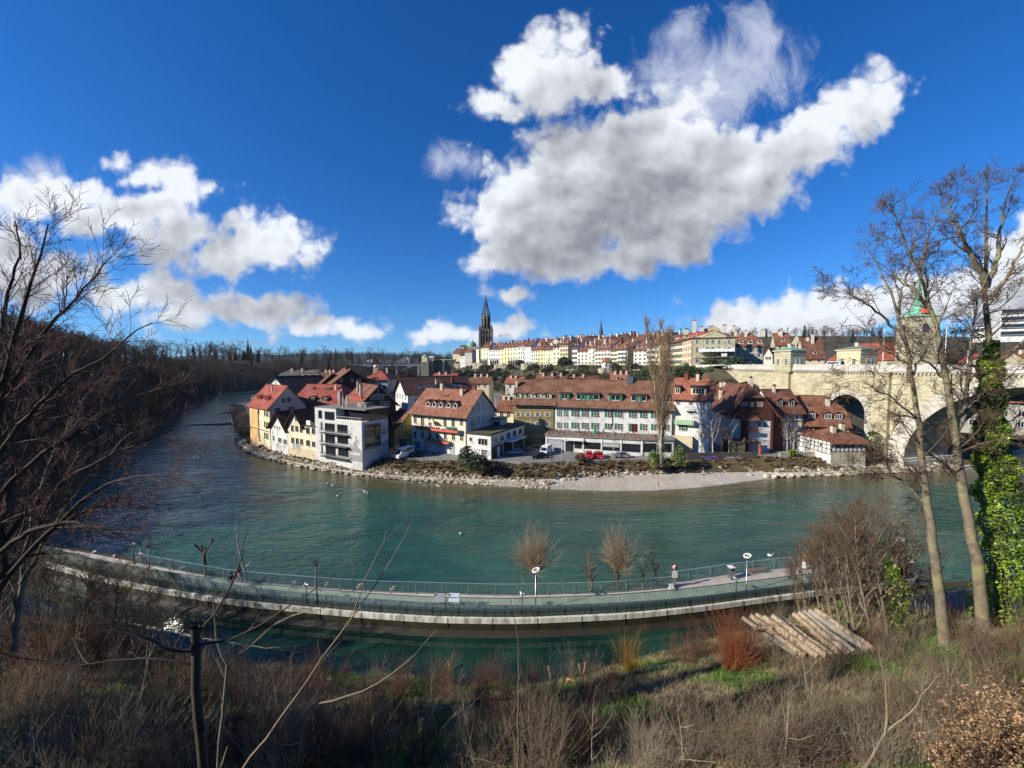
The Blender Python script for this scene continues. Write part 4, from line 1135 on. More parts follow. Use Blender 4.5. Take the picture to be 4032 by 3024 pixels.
h=House('brown_gabled_house','dark brown gabled house with white windows behind the modern block',XY(1414,104),(-33.2,109.6),19,15.2,20.1)
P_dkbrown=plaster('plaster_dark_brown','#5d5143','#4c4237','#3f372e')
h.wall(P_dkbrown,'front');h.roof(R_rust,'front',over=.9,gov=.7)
for u0,v0,u1,v1 in ((1458,1551,1472,1573),(1478,1551,1492,1573),(1497,1550,1511,1571),(1458,1583,1473,1605),(1498,1581,1513,1611),(1517,1580,1532,1602)):
 h.winpx('front',u0,v0,u1,v1,cols=2,rows=3)
h.beams('front',[(2.4,h.ez+2.2,h.W-2.4,h.ez+2.2),(h.W/2,h.ez+2.2,h.W/2,h.rz-.3)],.25,M_stonetrim)
h.balcony('front',2.6,6.6,9.2,.9,.9,M_wood,M_wood)
b=MB()
for i in range(7):
 y=2.2+i*2.1;b.box(.9,2.4,y,y+1.0,h.ez+.3,h.ez+1.8)
b.build('side_dormers',M_redtrim,h.root)
h.chimney(1.6,5,.7,.7,top=h.rz+.2);h.chimney(2.6,13,.6,.6,top=h.rz+.8)
h=House('red_barn_house','broad house with large red tiled roof behind the pale yellow gable',XY(1140,121),XY(1350,117),16,13.6,19.4)
h.wall(P_beige);h.roof(R_red,over=.8,hipr=.1)
for u in (1218,1268):a,_=h.on('front',u,1560);h.dormer(a,2.0,11.3,1.4,P_dkbrown,R_red,'gable',cols=2,rise=.5)
for a,w_ in ((3.2,.9),(8,2.2)):b=MB();b.box(a,a+w_,5.6,6.6,h.slope(5.8)+.05,h.slope(6.4)+.18);b.build('skylight',M_frame_dk,h.root)
h.chimney(12,6,.6,.6)
h=House('low_grey_house','low grey roofed house tucked behind the cottages',XY(1180,109),XY(1262,107),7,10.4,13.2)
h.wall(P_white2);h.roof(R_dark,over=.5,hipl=0);h.grid('front',4.0*0,h.W,5.2,6,1,1,.4,1.3,cols=1,rows=1)
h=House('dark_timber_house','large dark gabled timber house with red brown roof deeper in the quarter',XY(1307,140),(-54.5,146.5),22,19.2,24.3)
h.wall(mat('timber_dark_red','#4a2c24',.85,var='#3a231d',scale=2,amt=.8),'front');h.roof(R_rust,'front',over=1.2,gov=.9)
for u0,u1 in ((1339,1350),(1382,1392),(1411,1421)):h.winpx('front',u0,1491,u1,1503,cols=2,rows=2)
h.chimney(6,6,1.0,.9,top=h.rz+1.4,m=M_brickdk)
h=House('old_timber_house','smaller dark gabled house left of the large timber one',XY(1262,150),(-67.0,154),18,18.4,22.6)
h.wall(MATS['timber_dark_red'],'front');h.roof(R_brown,'front',over=1.0,gov=.8)
h=House('red_lean_house','low house with small red roofs and chimneys before the dark gables',XY(1300,124),XY(1418,122),9,12.5,16.2)
h.wall(P_cream);h.roof(R_red,over=.5);h.chimney(2,3.5,.6,.6);h.chimney(6.5,3.5,.6,.6);h.grid('front',.5,h.W-.5,7,5,1,1,.8,1.2)
h=House('turreted_house','hip roofed house with small clock turret on the ridge',XY(1436,152),XY(1526,152),11,20.6,24.0,cat='house')
h.wall(P_grey,'box');h.roof(R_red,over=.9,hipl=0,hipr=0)
for i in range(4):
 for z in (9.5,13.2):h.win('front',1.2+i*2.2,z,1.2,1.8,cols=2,rows=2)
a,_=h.on('front',1462,1480);b=MB()
b.box(a-.9,a+.9,4.6,6.4,h.rz-2,h.rz+2.2);b.extrude([(a-1.3,h.rz+2.2),(a+1.3,h.rz+2.2),(a+.5,h.rz+3.2),(a,h.rz+4.3),(a-.5,h.rz+3.2)],'y',4.4,6.6,1)
t_=b.build('clock_turret',[P_sand,R_dark],h.root)
b=MB();b.lathe([(.6,0),(.6,.06)],16);q=b.build('clock_face',M_white,t_,(a,4.55,h.rz+1.2));q.rotation_euler=(PI/2,0,0)
h.chimney(7.5,4,.6,.6)
h=House('white_long_house','long white house with dark brown roof and a row of skylights',(-33.2,122),(-33.2+.85*22.8,122+.53*22.8),14,16.9,21.9)
h.wall(P_white);h.roof(R_dark,over=.8,gov=1.0)
for i in range(4):
 for z in (5.2,8.4,11.6):h.win('left',2.2+i*3.1,z,.8,1.5,cols=1,rows=2)
h.grid('front',1,h.W-1,10.6,6,1,1,1.0,1.4)
b=MB()
for i in range(8):
 a=4+i*1.9+(1.2 if i>3 else 0);k_=(h.slope(2.9)-h.slope(1.3))/1.6
 b.add([(a,1.3,h.slope(1.3)+.1),(a+1.5,1.3,h.slope(1.3)+.1),(a+1.5,2.9,h.slope(2.9)+.1),(a,2.9,h.slope(2.9)+.1),(a,1.3,h.slope(1.3)-.1),(a+1.5,1.3,h.slope(1.3)-.1),(a+1.5,2.9,h.slope(2.9)-.1),(a,2.9,h.slope(2.9)-.1)],
   [(0,1,2,3),(0,4,5,1),(1,5,6,2),(2,6,7,3),(3,7,4,0)])
b.build('skylight',M_glass2,h.root)
h.chimney(11,3.4,.7,.6);h.chimney(17,3.8,.9,.8,m=M_brickdk)
h=House('black_roofed_house','half timbered gabled house with black roof near the wooded river bend',XY(1033,160),XY(1138,152),20,15.4,21.2)
h.wall(P_white,'front');h.roof(mat('roof_black',(.02,.017,.015),.9),'front',over=1.0,gov=.8)
h.beams('front',[(x,6,x,12.2) for x in np.linspace(.4,h.W-.4,10)]+[(0,z,h.W,z) for z in (8.4,10.6,12.3)]+[(2.6,14.4,h.W-2.6,14.4),(h.W/2,12.3,h.W/2,17)],.28)
for a in (3.2,5.6,8.0):h.win('front',a,12.6,.9,1.2,one=True)
for q_,(u0,u1,y,ev,rv,rm,lb) in enumerate(((1100,1238,195,1478,1456,R_grey,'grey slate house with long roof at the foot of the wooded ridge'),(1150,1245,180,1500,1478,R_grey,'shaded grey house in front of the slate roof'),
  (1955,2022,121,1612,1563,R_rust,'brown roofed house glimpsed between the yellow and olive houses'),(1845,1925,170,1505,1478,R_rust,'rust roofed house below the garden terraces'),
  (1990,2055,165,1506,1484,R_orange,'orange roofed house half hidden by the bare birch'),(2112,2230,158,1506,1474,R_rust,'rust roofed house with skylight behind the olive house ridge'),(2235,2358,160,1503,1479,R_brown,'long brown roof showing behind the green shuttered house'),
  (2408,2484,155,1504,1466,R_orange,'small orange roofed house with white dormer above the long ridge'),(2830,2878,122,1560,1512,R_brown,'brown roofed house between orange roof and timber gable'),(1540,1568,150,1545,1520,R_red,'small red roofed house left of the long white house'),
  (1700,1790,185,1493,1470,R_red,'red roofed house beyond the dark roof'),(1250,1300,175,1478,1462,R_brown,'brown roofed house beside the grey slate house'))):
 ez,rz_=z_at(0,y,ev),z_at(0,y+5,rv)
 h=House('tiled_house',lb,XY(u0,y),XY(u1,y-1.5),10,ez,rz_)
 h.wall((P_beige,P_white2,P_cream)[q_ % 3]);h.roof(rm,over=.6,hipl=.5 if q_ % 3==0 else None)
 for c_ in range(2+q_ % 2):h.chimney(h.W*(.22+.3*c_),4.0,.8,.7,top=h.rz+.7)
 if q_==7:h.dormer(h.W*.38,1.6,h.ez+.4,1.4,P_white,R_orange,'gable',cols=1)
 h.grid('front',.5,h.W-.5,h.ez-2.2,max(2,int(h.W/2.6)),1,1,1.0,1.4,one=True)
 if q_ in (5,):b=MB();b.box(h.W*.6,h.W*.6+1.6,2.4,3.6,h.slope(2.5)+.1,h.slope(3.4)+.3);b.build('skylight',M_frame_dk,h.root)
# ------- old town hill and terrace of houses
ROWY=[(1800,640),(1880,520),(2000,440),(2200,340),(2450,270),(2640,225),(2700,200)]
def rowY(u):return float(np.interp(u,[a for a,_ in ROWY],[b for _,b in ROWY]))
crest=smooth_line([(-100,700),(-90,640),(-72,590)]+[XY(u,y) for u,y in ROWY[1:]]+[(93,186),(96,170),(84,152)],110,3)
tc_=np.gradient(crest,axis=0);nc=np.c_[-tc_[:,1],tc_[:,0]];nc /= np.linalg.norm(nc,axis=1)[:,None]
nc*=np.where(nc[:,:1]>0,1,-1)
sC=np.linspace(0,1,len(crest))
def crow(d,z):
 P=crest+nc*d
 return np.c_[P,z*np.interp(sC,[0,.04,.2],[.25,.6,1.0])+0.5*fbm(P[:,0]*.08,P[:,1]*.08,3,4)*(d<-2)]
M_hill=mat('garden_slope',(0.06,0.07,0.03),1.0,var=(0.10,0.075,0.045),scale=.25,amt=.9,bump=.6,bscale=2,col3=(0.035,0.05,0.02),scale3=.12,coords='World')
tag(strip('terraced_hillside',[crow(-75,1.5),crow(-58,5),crow(-44,10),crow(-30,15),crow(-24,15.5),crow(-15,20.5),crow(-9,21.5),crow(-3,25.3),crow(0,25.6),crow(60,26),crow(300,27)],M_hill,smooth=False),
 'terraced garden slope below the old town houses',kind='structure')
# ---- houses of the row: (u0, u1, eave v, plaster, shutters, columns, floors, dormers, roof)
P_r1=plaster('plaster_row_cream','#f2e8c0','#e8dcaf');P_r2=plaster('plaster_row_white','#efede6','#e2dfd6');P_r3=plaster('plaster_row_yellow','#e6dbb2','#e4d48a')
P_r4=plaster('plaster_row_beige','#e0d2ab','#d3c49b');P_r5=plaster('plaster_row_pale','#f3ecd2','#e8e0c3')
ROW=[
 (1876,1893,1371,P_r5,None,2,4,0,R_brown,'cream house at the far end of the terrace row'),
 (1893,1925,1368,P_r1,S_pale,3,4,0,R_brown,'cream terrace house with pale shutters below the great spire'),
 (1925,1950,1374,P_r2,S_dkgreen,3,4,3,R_dark,'white terrace house with dark shutters and three white dormers'),
 (1950,1973,1374,P_r5,S_grey,3,4,2,R_brown,'pale terrace house with grey shutters beside the dark shuttered one'),
 (1973,1985,1372,P_r3,S_pale,1,4,0,R_brown,'very narrow yellow terrace house with one window a floor'),
 (1985,2008,1366,P_r3,S_ochre,2,4,2,R_brown,'yellow terrace house with ochre shutters'),
 (2008,2041,1364,P_r1,S_pale,3,4,2,R_brown,'light yellow terrace house with low eaves and two dormers'),
 (2041,2067,1360,P_r2,S_grey,3,4,1,R_rust,'white terrace house with stacked balconies'),
 (2067,2091,1362,P_r2,None,3,4,0,R_brown,'white terrace house without shutters beside the evergreen'),
 (2091,2116,1376,P_r5,S_grey,3,4,4,R_rust,'pale terrace house with four red dormers'),
 (2116,2140,1374,P_r3,S_ochre,2,4,3,R_rust,'golden yellow terrace house with arched ground floor'),
 (2140,2178,1375,P_r1,None,4,4,3,R_brown,'broad cream terrace house with four plain window columns'),
 (2178,2204,1364,P_r1,S_grey,2,4,2,R_dark,'cream terrace house with blue grey shutters'),
 (2204,2236,1353,P_r4,S_brown,3,5,2,R_brown,'tallest beige terrace house with a dark gable beside it'),
 (2252,2273,1363,P_r2,S_dkgreen,2,4,2,R_dark,'white narrow house behind the round evergreen'),
 (2273,2314,1379,P_r2,S_pale,3,4,2,R_brown,'white terrace house with lower stepped roof'),
 (2316,2343,1366,P_r5,None,2,4,2,R_rust,'pale house with recessed balconies'),
 (2343,2402,1371,P_r2,S_brown,5,4,4,R_rust,'white terrace house with brown shutters and four arched dormers'),
 (2404,2470,1372,P_r1,S_dkgreen,5,4,2,R_rust,'cream house with dark green shutters and top balcony'),
 (2494,2546,1375,P_r2,S_pale,3,4,3,R_rust,'white house with plain front right of the shaded gable'),
 (2546,2580,1355,P_r5,S_dkgreen,3,4,2,R_rust,'pale house partly behind the tall poplar'),
 (2580,2640,1352,P_r1,S_pale,4,4,2,R_brown,'long cream house behind the tall poplar'),
 (2640,2684,1343,P_r1,S_dkgreen,5,4,3,R_rust,'cream house with dark green shutters beside the red shuttered one'),
]
rr=random.Random(11)
for (u0,u1,ev,pm,sh,nc_,fl,nd,rm,lb) in ROW:
 y0,y1=rowY(u0),rowY(u1)
 ez=z_at(0,(y0+y1)/2,ev);
 h=House('terrace_house',lb,XY(u0,y0),XY(u1,y1),15,ez,ez+5.2+rr.uniform(-.5,.9),g=24.5,group='terrace houses of the old town')
 h.wall(pm);h.roof(rm,over=.9,gov=.05)
 fh=(h.ez-1.6)/fl;w_=min(1.5,h.W/nc_*.46);hh=fh*.58
 for j in range(fl):
  for i in range(nc_):
   o=h.win('front',h.W*(i+.5)/nc_,1.6+j*fh+fh*.1,round(w_,1),round(hh,1),shut=(sh if w_>.5 and h.W/nc_>2.0 else None),one=True)
 if 'balcon' in lb:
  for j in range(1,fl):h.balcony('front',h.W*.45,h.W*.98,1.4+j*fh,1.1,.9,M_white,M_white)
 for i in range(nd):
  h.dormer(h.W*(i+.5)/nd,1.3,h.ez+1.0,1.5,M_white if rr.random()<.6 else M_redtrim,rm,'gable' if rr.random()<.6 else 'shed',cols=1)
 for c_ in range(rr.choice((2,3,3))):
  h.chimney(h.W*rr.uniform(.08,.92),rr.uniform(3.5,7.3),rr.uniform(.8,1.2),.9,top=h.rz+rr.uniform(.6,2.0),kind=rr.choice((0,0,1)),m=rr.choice((M_chim,M_chim,M_brickdk)))
 if 'shaded gable' in lb or 'tallest' in lb:pass
def backrow(u0,u1,dy,rv,rm,lb,kind='side',ev_drop=4.5,nch=3):
 y=rowY((u0+u1)/2)+dy;rz_=z_at(0,y+6,rv)
 h=House('roofed_house',lb,XY(u0,y),XY(u1,y-(u1-u0)*.25),13,rz_-ev_drop,rz_,g=25,group='houses behind the terrace row')
 h.wall(rr.choice((P_r4,P_dkbrown,P_grey)),kind);h.roof(rm,kind,over=.7,gov=.3)
 for c_ in range(nch):
  if kind=='side':h.chimney(h.W*rr.uniform(.08,.92),rr.uniform(3.0,6.5),rr.uniform(.9,1.4),1.0,top=h.rz+rr.uniform(.8,2.2),kind=rr.choice((0,1)),m=rr.choice((M_chim,M_chim,M_brickdk)))
  else:h.chimney(rr.uniform(2,h.W-2),rr.uniform(1,10),1.1,1.0,top=h.rz+1.5)
 return h
backs=[(1905,1960,1352),(1950,2000,1350),(1995,2050,1346),(2040,2090,1341),(2085,2130,1338),(2125,2170,1336),(2165,2210,1333),(2205,2250,1330),(2245,2290,1326),(2288,2335,1324),
   (2325,2380,1328),(2375,2430,1322),(2425,2480,1318),(2475,2530,1320),(2525,2585,1318),(2580,2640,1314)]
nm_=['first','second','third','fourth','fifth','sixth','seventh','eighth','ninth','tenth','eleventh','twelfth','thirteenth','fourteenth','fifteenth','sixteenth','seventeenth','eighteenth']
for i,(u0,u1,rv) in enumerate(backs):
 for dy,dv in ((24,0),(52,3)):
  if dy==52 and i % 2:continue
  h=backrow(u0,u1,dy,rv+dv+1,(R_rust,R_brown,R_patch,R_dark)[(i+dy) % 4],'%s roof from the great spire in the %s row of roofs behind the terrace' % (nm_[i],'second' if dy==24 else 'third'),'side' if i % 3 else 'front',nch=3)
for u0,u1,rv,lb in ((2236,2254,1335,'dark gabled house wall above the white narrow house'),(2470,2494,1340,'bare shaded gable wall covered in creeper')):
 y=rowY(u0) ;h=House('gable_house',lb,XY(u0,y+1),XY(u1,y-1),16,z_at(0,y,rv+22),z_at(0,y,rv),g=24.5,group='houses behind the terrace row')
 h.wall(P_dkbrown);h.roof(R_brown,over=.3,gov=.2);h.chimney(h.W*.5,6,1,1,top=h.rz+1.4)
# ---- red shuttered side and olive front of the big corner building
Pc=XY(2722,178);Pa=XY(2684,200);Pr=XY(2891,172)
h=House('corner_building','cream wing with red shutters of the large pedimented corner building',Pa,Pc,14,z_at(0,190,1334),z_at(0,190,1318),g=24.8,cat='building')
h.wall(P_r1);h.roof(R_rust,over=.9,gov=.1)
for j in range(4):
 for i in range(5):h.win('front',h.W*(i+.5)/5,1.6+j*3.1,1.0,2.0,shut=S_red,one=True)
for i in range(4):h.dormer(h.W*(i+.5)/4,1.5,h.ez+.7,1.6,M_redtrim,R_red,'shed',cols=1)
h.chimney(3,6,1.2,1,top=h.rz+2)
h=House('pediment_building','large olive stone building with pediment, tall chimneys and covered scaffold',Pc,Pr,22,z_at(0,175,1326),z_at(0,184,1300),g=25.0,cat='building')
h.wall(P_sand,'box');h.roof(R_rust,over=.8,hipl=0,hipr=0)
for u0,u1 in ((2739,2749),(2779,2790),(2801,2812),(2825,2836),(2865,2875)):
 h.winpx('front',u0,1337,u1,1354,cols=2,rows=3);h.winpx('front',u0,1366,u1,1386,cols=2,rows=3)
 if u0 != 2779:h.winpx('front',u0-1,1402,u1+1,1428,cols=2,rows=2)
b=MB()
a0=h.on('front',2764,1320)[0];a1=h.on('front',2855,1320)[0]
b.extrude([(a0,h.ez),(a1,h.ez),((a0+a1)/2,h.ez+2.2)],'y',-.5,5,0)
b.bar((a0-.3,-.5,h.ez+.05),((a0+a1)/2,-.5,h.ez+2.35),.35,.4,1);b.bar((a1+.3,-.5,h.ez+.05),((a0+a1)/2,-.5,h.ez+2.35),.35,.4,1)
b.box(a0-.3,a1+.3,-.7,.1,h.ez-.35,h.ez,1)
b.build('pediment',[P_sand,P_r4],h.root)
b=MB();b.box(-.2,h.W+.2,-.25,0,3.9,4.3);b.box(-.2,h.W+.2,-.4,0,h.ez-.4,h.ez-.05)
for u in (2722,2765,2853,2889):a,_=h.on('front',u,1400);b.box(a-.4 if u>2723 else a-.1,a+.4,-.15,0,-1,h.ez-.4)
b.build('cornice',P_sand,h.root)
for a,y,w_,t in ((1.6,9,1.6,6.2),(4.8,10,1.4,3.2),(8,8,1.2,3.0),(14.6,10,1.6,3.6),(18.4,9,.9,3.0)):h.chimney(a,y,w_,1.2,top=h.rz+t-1.6,m=M_chim if a != 8 else M_stonetrim)
b=MB();b.extrude([(6.5,h.rz-3),(13.2,h.rz-3),(13.2,h.rz+.6),(9.9,h.rz+2.6),(6.5,h.rz+.8)],'y',12,16);b.bar((6.2,11.9,h.rz+.7),(9.9,11.9,h.rz+2.8),.4,.3,1);b.bar((13.5,11.9,h.rz+.5),(9.9,11.9,h.rz+2.8),.4,.3,1)
b.build('attic_gable',[P_sand,M_white],h.root)
root_pb=h
sx0=h.on('front',2752,1400)[0];sx1=h.on('front',2888,1400)[0]
t=thing('scaffold','scaffold with white tarpaulin roof before the pedimented building','scaffold',h.root.location+h.n*-3.2+h.e*sx0,h.root.rotation_euler.z)
wd=sx1-sx0;b=MB()
for i in range(9):
 x=wd*i/8
 for y in (0,2.6):b.bar((x,y,0),(x,y,6.6),.09)
b.build('pole',M_steel,t);b=MB()
for z in (2.2,4.2,6.4):b.box(0,wd,0,2.6,z,z+.08)
b.build('deck',mat('scaffold_board','#c9bd7a',.8),t)
b=MB();n_=16
for i in range(n_):
 x0,x1=wd*i/n_-.4,wd*(i+1)/n_-.2;zz=7.9+.5*math.sin(i*.9)*.4
 b.add([(x0,-1.2,6.6+.2*(i % 2)),(x1,-1.2,6.6+.2*((i+1) % 2)),(x1,1.0,zz),(x0,1.0,zz),(x1,3.0,7.4),(x0,3.0,7.4)],[(0,1,2,3),(3,2,4,5)])
b.build('tarpaulin',mat('white_sheeting','#e8eaee',.7),t)
b=MB();b.box(.2,wd*.45,1.2,1.3,.1,2.0);b.box(wd*.5,wd-.2,1.2,1.3,.1,6.3);b.build('netting',mat('scaffold_net','#3c4347',.9,var='#565e60',scale=2),t)
b=MB();b.box(wd*.62,wd*.78,-.1,-.05,4.6,6.0);b.build('white_board',M_white,t)
h=House('mansard_house','house with steep red mansard roof beside the pedimented building',XY(2880,192),XY(3001,186),14,z_at(0,190,1360),z_at(0,196,1314),g=25)
h.wall(P_sand);h.roof(R_rust,over=.7,hipl=.35,hipr=.35)
for i in range(3):h.dormer(h.W*(.3+i*.3),1.8,h.ez+.8,1.6,M_white,R_brown,'gable',cols=1)
h.grid('front',.5,h.W-.5,1.6,5,3,3.0,1.2,1.9,one=True,shut=S_grey)
for a in (1.5,6,13.5):h.chimney(a,5.5,1.2,1,top=h.rz+1.2)
for q_,(u0,u1,y,ev,rv,rm,kd,lb) in enumerate(((3005,3040,215,1398,1372,R_brown,'front','white gabled house left of the first bridge pavilion'),(3165,3245,205,1405,1330,R_brown,'side','large house with broad brown roof between the two bridge pavilions'),
  (3108,3150,230,1350,1318,R_rust,'front','rust roofed house rising above the first pavilion'),(3050,3110,235,1355,1312,R_rust,'side','long rust roof above and left of the first pavilion'))):
 h=House('hill_house',lb,XY(u0,y),XY(u1,y-3),14,z_at(0,y,ev),z_at(0,y+7,rv),g=22)
 h.wall((P_white2,P_beige,P_sand,P_beige)[q_],'front' if kd=='front' else 'side');h.roof(rm,kd,over=.8)
 h.grid('front',.6,h.W-.6,h.ez-2.6,max(2,int(h.W/3)),1,3,1.2,1.7,one=True)
 if kd=='side':h.chimney(3,6,1.2,1);h.chimney(h.W-4,5,1.2,1,top=h.rz+1.5);h.dormer(h.W*.55,1.6,h.ez+1.5,1.4,M_white,rm,'gable',cols=1)
# ---- great gothic spire
def polyring(n,r,z,c=(0,0),rot=0):return [(c[0]+r*math.cos(2*PI*k/n+rot),c[1]+r*math.sin(2*PI*k/n+rot),z) for k in range(n)]
M_goth=mat('dark_sandstone','#6f675a',.95,var='#4f4a41',scale=.35,amt=.9,bump=.4,bscale=2,col3='#8b8069',scale3=.08)
yM=520;cx,_=XY(1914,yM);zt=z_at(0,yM,1160)
t=thing('minster_spire','tall dark gothic church tower with openwork spire above the old town','church tower',(cx,yM,24))
def zv(v):return z_at(0,yM,v)-24
b=MB();w_=15.6/2
b.box(-w_,w_,-w_,w_,-3,zv(1298));
b.build('tower_body',M_goth,t)
b=MB()
for sx in (-1,1):
 for sy in (-1,1):
  b.box(sx*w_-1.3,sx*w_+1.3,sy*w_-1.3,sy*w_+1.3,-3,zv(1292));b.lathe([(1.2,zv(1292)),(.9,zv(1290)),(.05,zv(1276))],6,(sx*w_,sy*w_))
for x in (-3.9,0,3.9):
 b.box(x-.35,x+.35,-w_-.7,-w_+.1,-3,zv(1303))
for sx in (-w_,w_):
 for x in (-3.9,0,3.9):b.box(sx-.6,sx+.6,x-.35,x+.35,-3,zv(1303))
b.build('buttress',M_goth,t)
b=MB()
for x in (-5.7,-1.95,1.95,5.7):
 for (za,zb) in ((zv(1345),zv(1322)),(zv(1318),zv(1302))):
  b.extrude([(x-.9,za),(x+.9,za),(x+.9,zb-1),(x,zb),(x-.9,zb-1)],'y',-w_-.12,-w_+.3)
  b.extrude([(x-.9,za),(x+.9,za),(x+.9,zb-1),(x,zb),(x-.9,zb-1)],'x',-w_-.12,-w_+.3)
b.build('belfry_opening',M_black,t)
b=MB();b.add(polyring(8,5.6,zv(1300),rot=PI/8)+polyring(8,5.2,zv(1243),rot=PI/8),[(k,(k+1) % 8,8+(k+1) % 8,8+k) for k in range(8)]);b.build('octagon',M_goth,t)
b=MB()
for k in range(8):
 a=2*PI*k/8+PI/8;c,s_=math.cos(a),math.sin(a)
 b.bar((6.0*c,6.0*s_,zv(1300)),(5.6*c,5.6*s_,zv(1242)),1.1);b.lathe([(.6,zv(1242)),(.05,zv(1228))],5,(5.6*c,5.6*s_))
b.build('octagon_pier',M_goth,t)
b=MB()
for k in range(8):
 a=2*PI*k/8;c,s_=math.cos(a),math.sin(a)
 p=Vector((5.15*c,5.15*s_,0));q_=Vector((-s_,c,0))
 b.add([p+q_*sg*1.05+Vector((0,0,z)) for sg,z in ((-1,zv(1295)),(1,zv(1295)),(1,zv(1262)),(0,zv(1254)),(-1,zv(1262)))],[(0,1,2,3,4)])
b.build('octagon_window',M_black,t,fix=False)
b=MB()
for k in range(8):
 a=2*PI*k/8+PI/8;c,s_=math.cos(a),math.sin(a)
 b.bar((5.0*c,5.0*s_,zv(1243)),(.35*c,.35*s_,zv(1176)),.75)
 for j in range(1,9):
  f=j/9.5;r0=5.0+(.35-5.0)*f;z=zv(1243)+(zv(1176)-zv(1243))*f
  a2=a+PI/4;b.bar((r0*c,r0*s_,z),(r0*math.cos(a2),r0*math.sin(a2),z),.42);b.lathe([(.45,z),(.05,z+1.4)],4,((r0+.5)*c,(r0+.5)*s_))
b.build('openwork_spire',M_goth,t)
b=MB();b.lathe([(.5,zv(1178)),(.3,zv(1172)),(1.0,zv(1171)),(.25,zv(1168)),(.9,zv(1166.5)),(.2,zv(1165)),(.05,zv(1160))],8);b.box(-.8,.8,-.1,.1,zv(1163.5),zv(1162.8));b.build('finial',M_goth,t)
yS=420;cx,_=XY(2364,yS)
t=thing('slim_spire','slim dark needle spire rising over the roofs right of the great tower','church spire',(cx,yS,30))
b=MB();zz=lambda v:z_at(0,yS,v)-30
b.lathe([(3.0,-5),(3.0,zz(1322)),(2.6,zz(1316)),(1.4,zz(1290)),(.1,zz(1258))],8);b.build('spire',mat('slate_spire','#4b5256',.8),t)
b=MB();b.lathe([(.12,zz(1258)),(.3,zz(1256)),(.06,zz(1254))],6);b.build('finial',M_dark,t)
# ---- skyline left of the row: dome, small roofs, platform and tower at the bridge head
M_copper=mat('copper_green','#7fae93',.7,var='#5d8f77',scale=1.0,amt=.8)
yD=760;cx,_=XY(1858,yD);t=thing('domed_building','green copper dome with white lantern beyond the old town','building',(cx,yD,20));zz=lambda v:z_at(0,yD,v)-20
b=MB();b.box(-22,22,-10,10,0,zz(1366));b.build('body',P_sand,t)
b=MB();b.lathe([(9,zz(1368)),(9.2,zz(1358)),(8,zz(1352)),(5,zz(1346)),(2,zz(1343))],16);b.build('dome',M_copper,t)
b=MB();b.lathe([(1.8,zz(1344)),(1.8,zz(1339)),(.3,zz(1334))],8);b.build('lantern',M_white,t)
b=MB();b.extrude([(-22,zz(1366)),(-9,zz(1366)),(-11,zz(1360)),(-20,zz(1360))],'y',-10,10);b.build('wing_roof',R_brown,t)
for q_,(u,wv,y,ev,rv,lb) in enumerate(((1800,34,600,1390,1372,'brown roofed house at the upper left end of the old town'),(1826,30,560,1396,1368,'white house with pointed roof at the old town edge'),(1845,28,545,1385,1374,'rust roofed house just left of the terrace row'))):
 h=House('edge_house',lb,XY(u-wv/2,y),XY(u+wv/2,y-6),12,z_at(0,y,ev),z_at(0,y+6,rv),g=20)
 h.wall((P_beige,P_white2,P_grey)[q_]);h.roof((R_brown,R_dark,R_rust)[q_],over=.8,hipl=.3,hipr=.3);h.chimney(3,5,1,1);h.grid('front',.5,h.W-.5,h.ez-6,3,2,3,1,1.6,one=True)
yT=430
def boxv(b,u0,u1,v0,v1,y,d,mi=0,z0=None):
 x0,x1=XY(u0,y)[0],XY(u1,y)[0];b.box(x0,x1,y,y+d,z_at(0,y,v1) if z0 is None else z0,z_at(0,y,v0),mi)
t=thing('bridge_tower','green stone lift tower with small copper cupolas at the bridge head','tower');b=MB()
boxv(b,1657,1688,1426,1470,yT,12,0,3);boxv(b,1661,1683,1408,1428,yT+1,9,1);boxv(b,1657,1688,1424,1427,yT-.6,13,2)
b.build('tower_body',[mat('moss_stone','#7c8068',.95,var='#5d624e',scale=.5,amt=.9),P_r4,M_stonetrim],t)
b=MB();xm=XY(1671,yT)[0];b.lathe([(4.4,z_at(0,yT,1408)),(3.4,z_at(0,yT,1402)),(1.2,z_at(0,yT,1396)),(.1,z_at(0,yT,1391))],8,(xm,yT+5));b.build('cupola',M_copper,t)
t2=thing('lift_pavilion','pale lift pavilion on a steel frame beside the bridge head tower','pavilion');b=MB()
boxv(b,1690,1707,1402,1420,yT+3,8,0);boxv(b,1688,1709,1409,1411,yT+2,10,1)
for u in (1690,1698,1706):boxv(b,u,u+1.5,1420,1470,yT+3,.6,2)
b.build('cabin',[M_white,M_dark,M_dark],t2)
t3=thing('viaduct','long dark stone approach viaduct leading to the old town','viaduct');b=MB()
boxv(b,1708,1790,1416,1475,yT+10,9,0);boxv(b,1706,1792,1414,1417,yT+9.5,10,1);boxv(b,1742,1750,1417,1475,yT+8.5,2,1)
b.build('wall',[mat('dark_viaduct_stone','#5c5b50',.95,var='#454439',scale=.3,amt=.9),M_stonetrim],t3)
t4=thing('cottage','small cream house at the end of the viaduct','house');b=MB();boxv(b,1788,1806,1426,1446,420,8,0);boxv(b,1787,1807,1424,1426.5,419,10,1);b.build('wall',[P_r4,R_brown],t4)
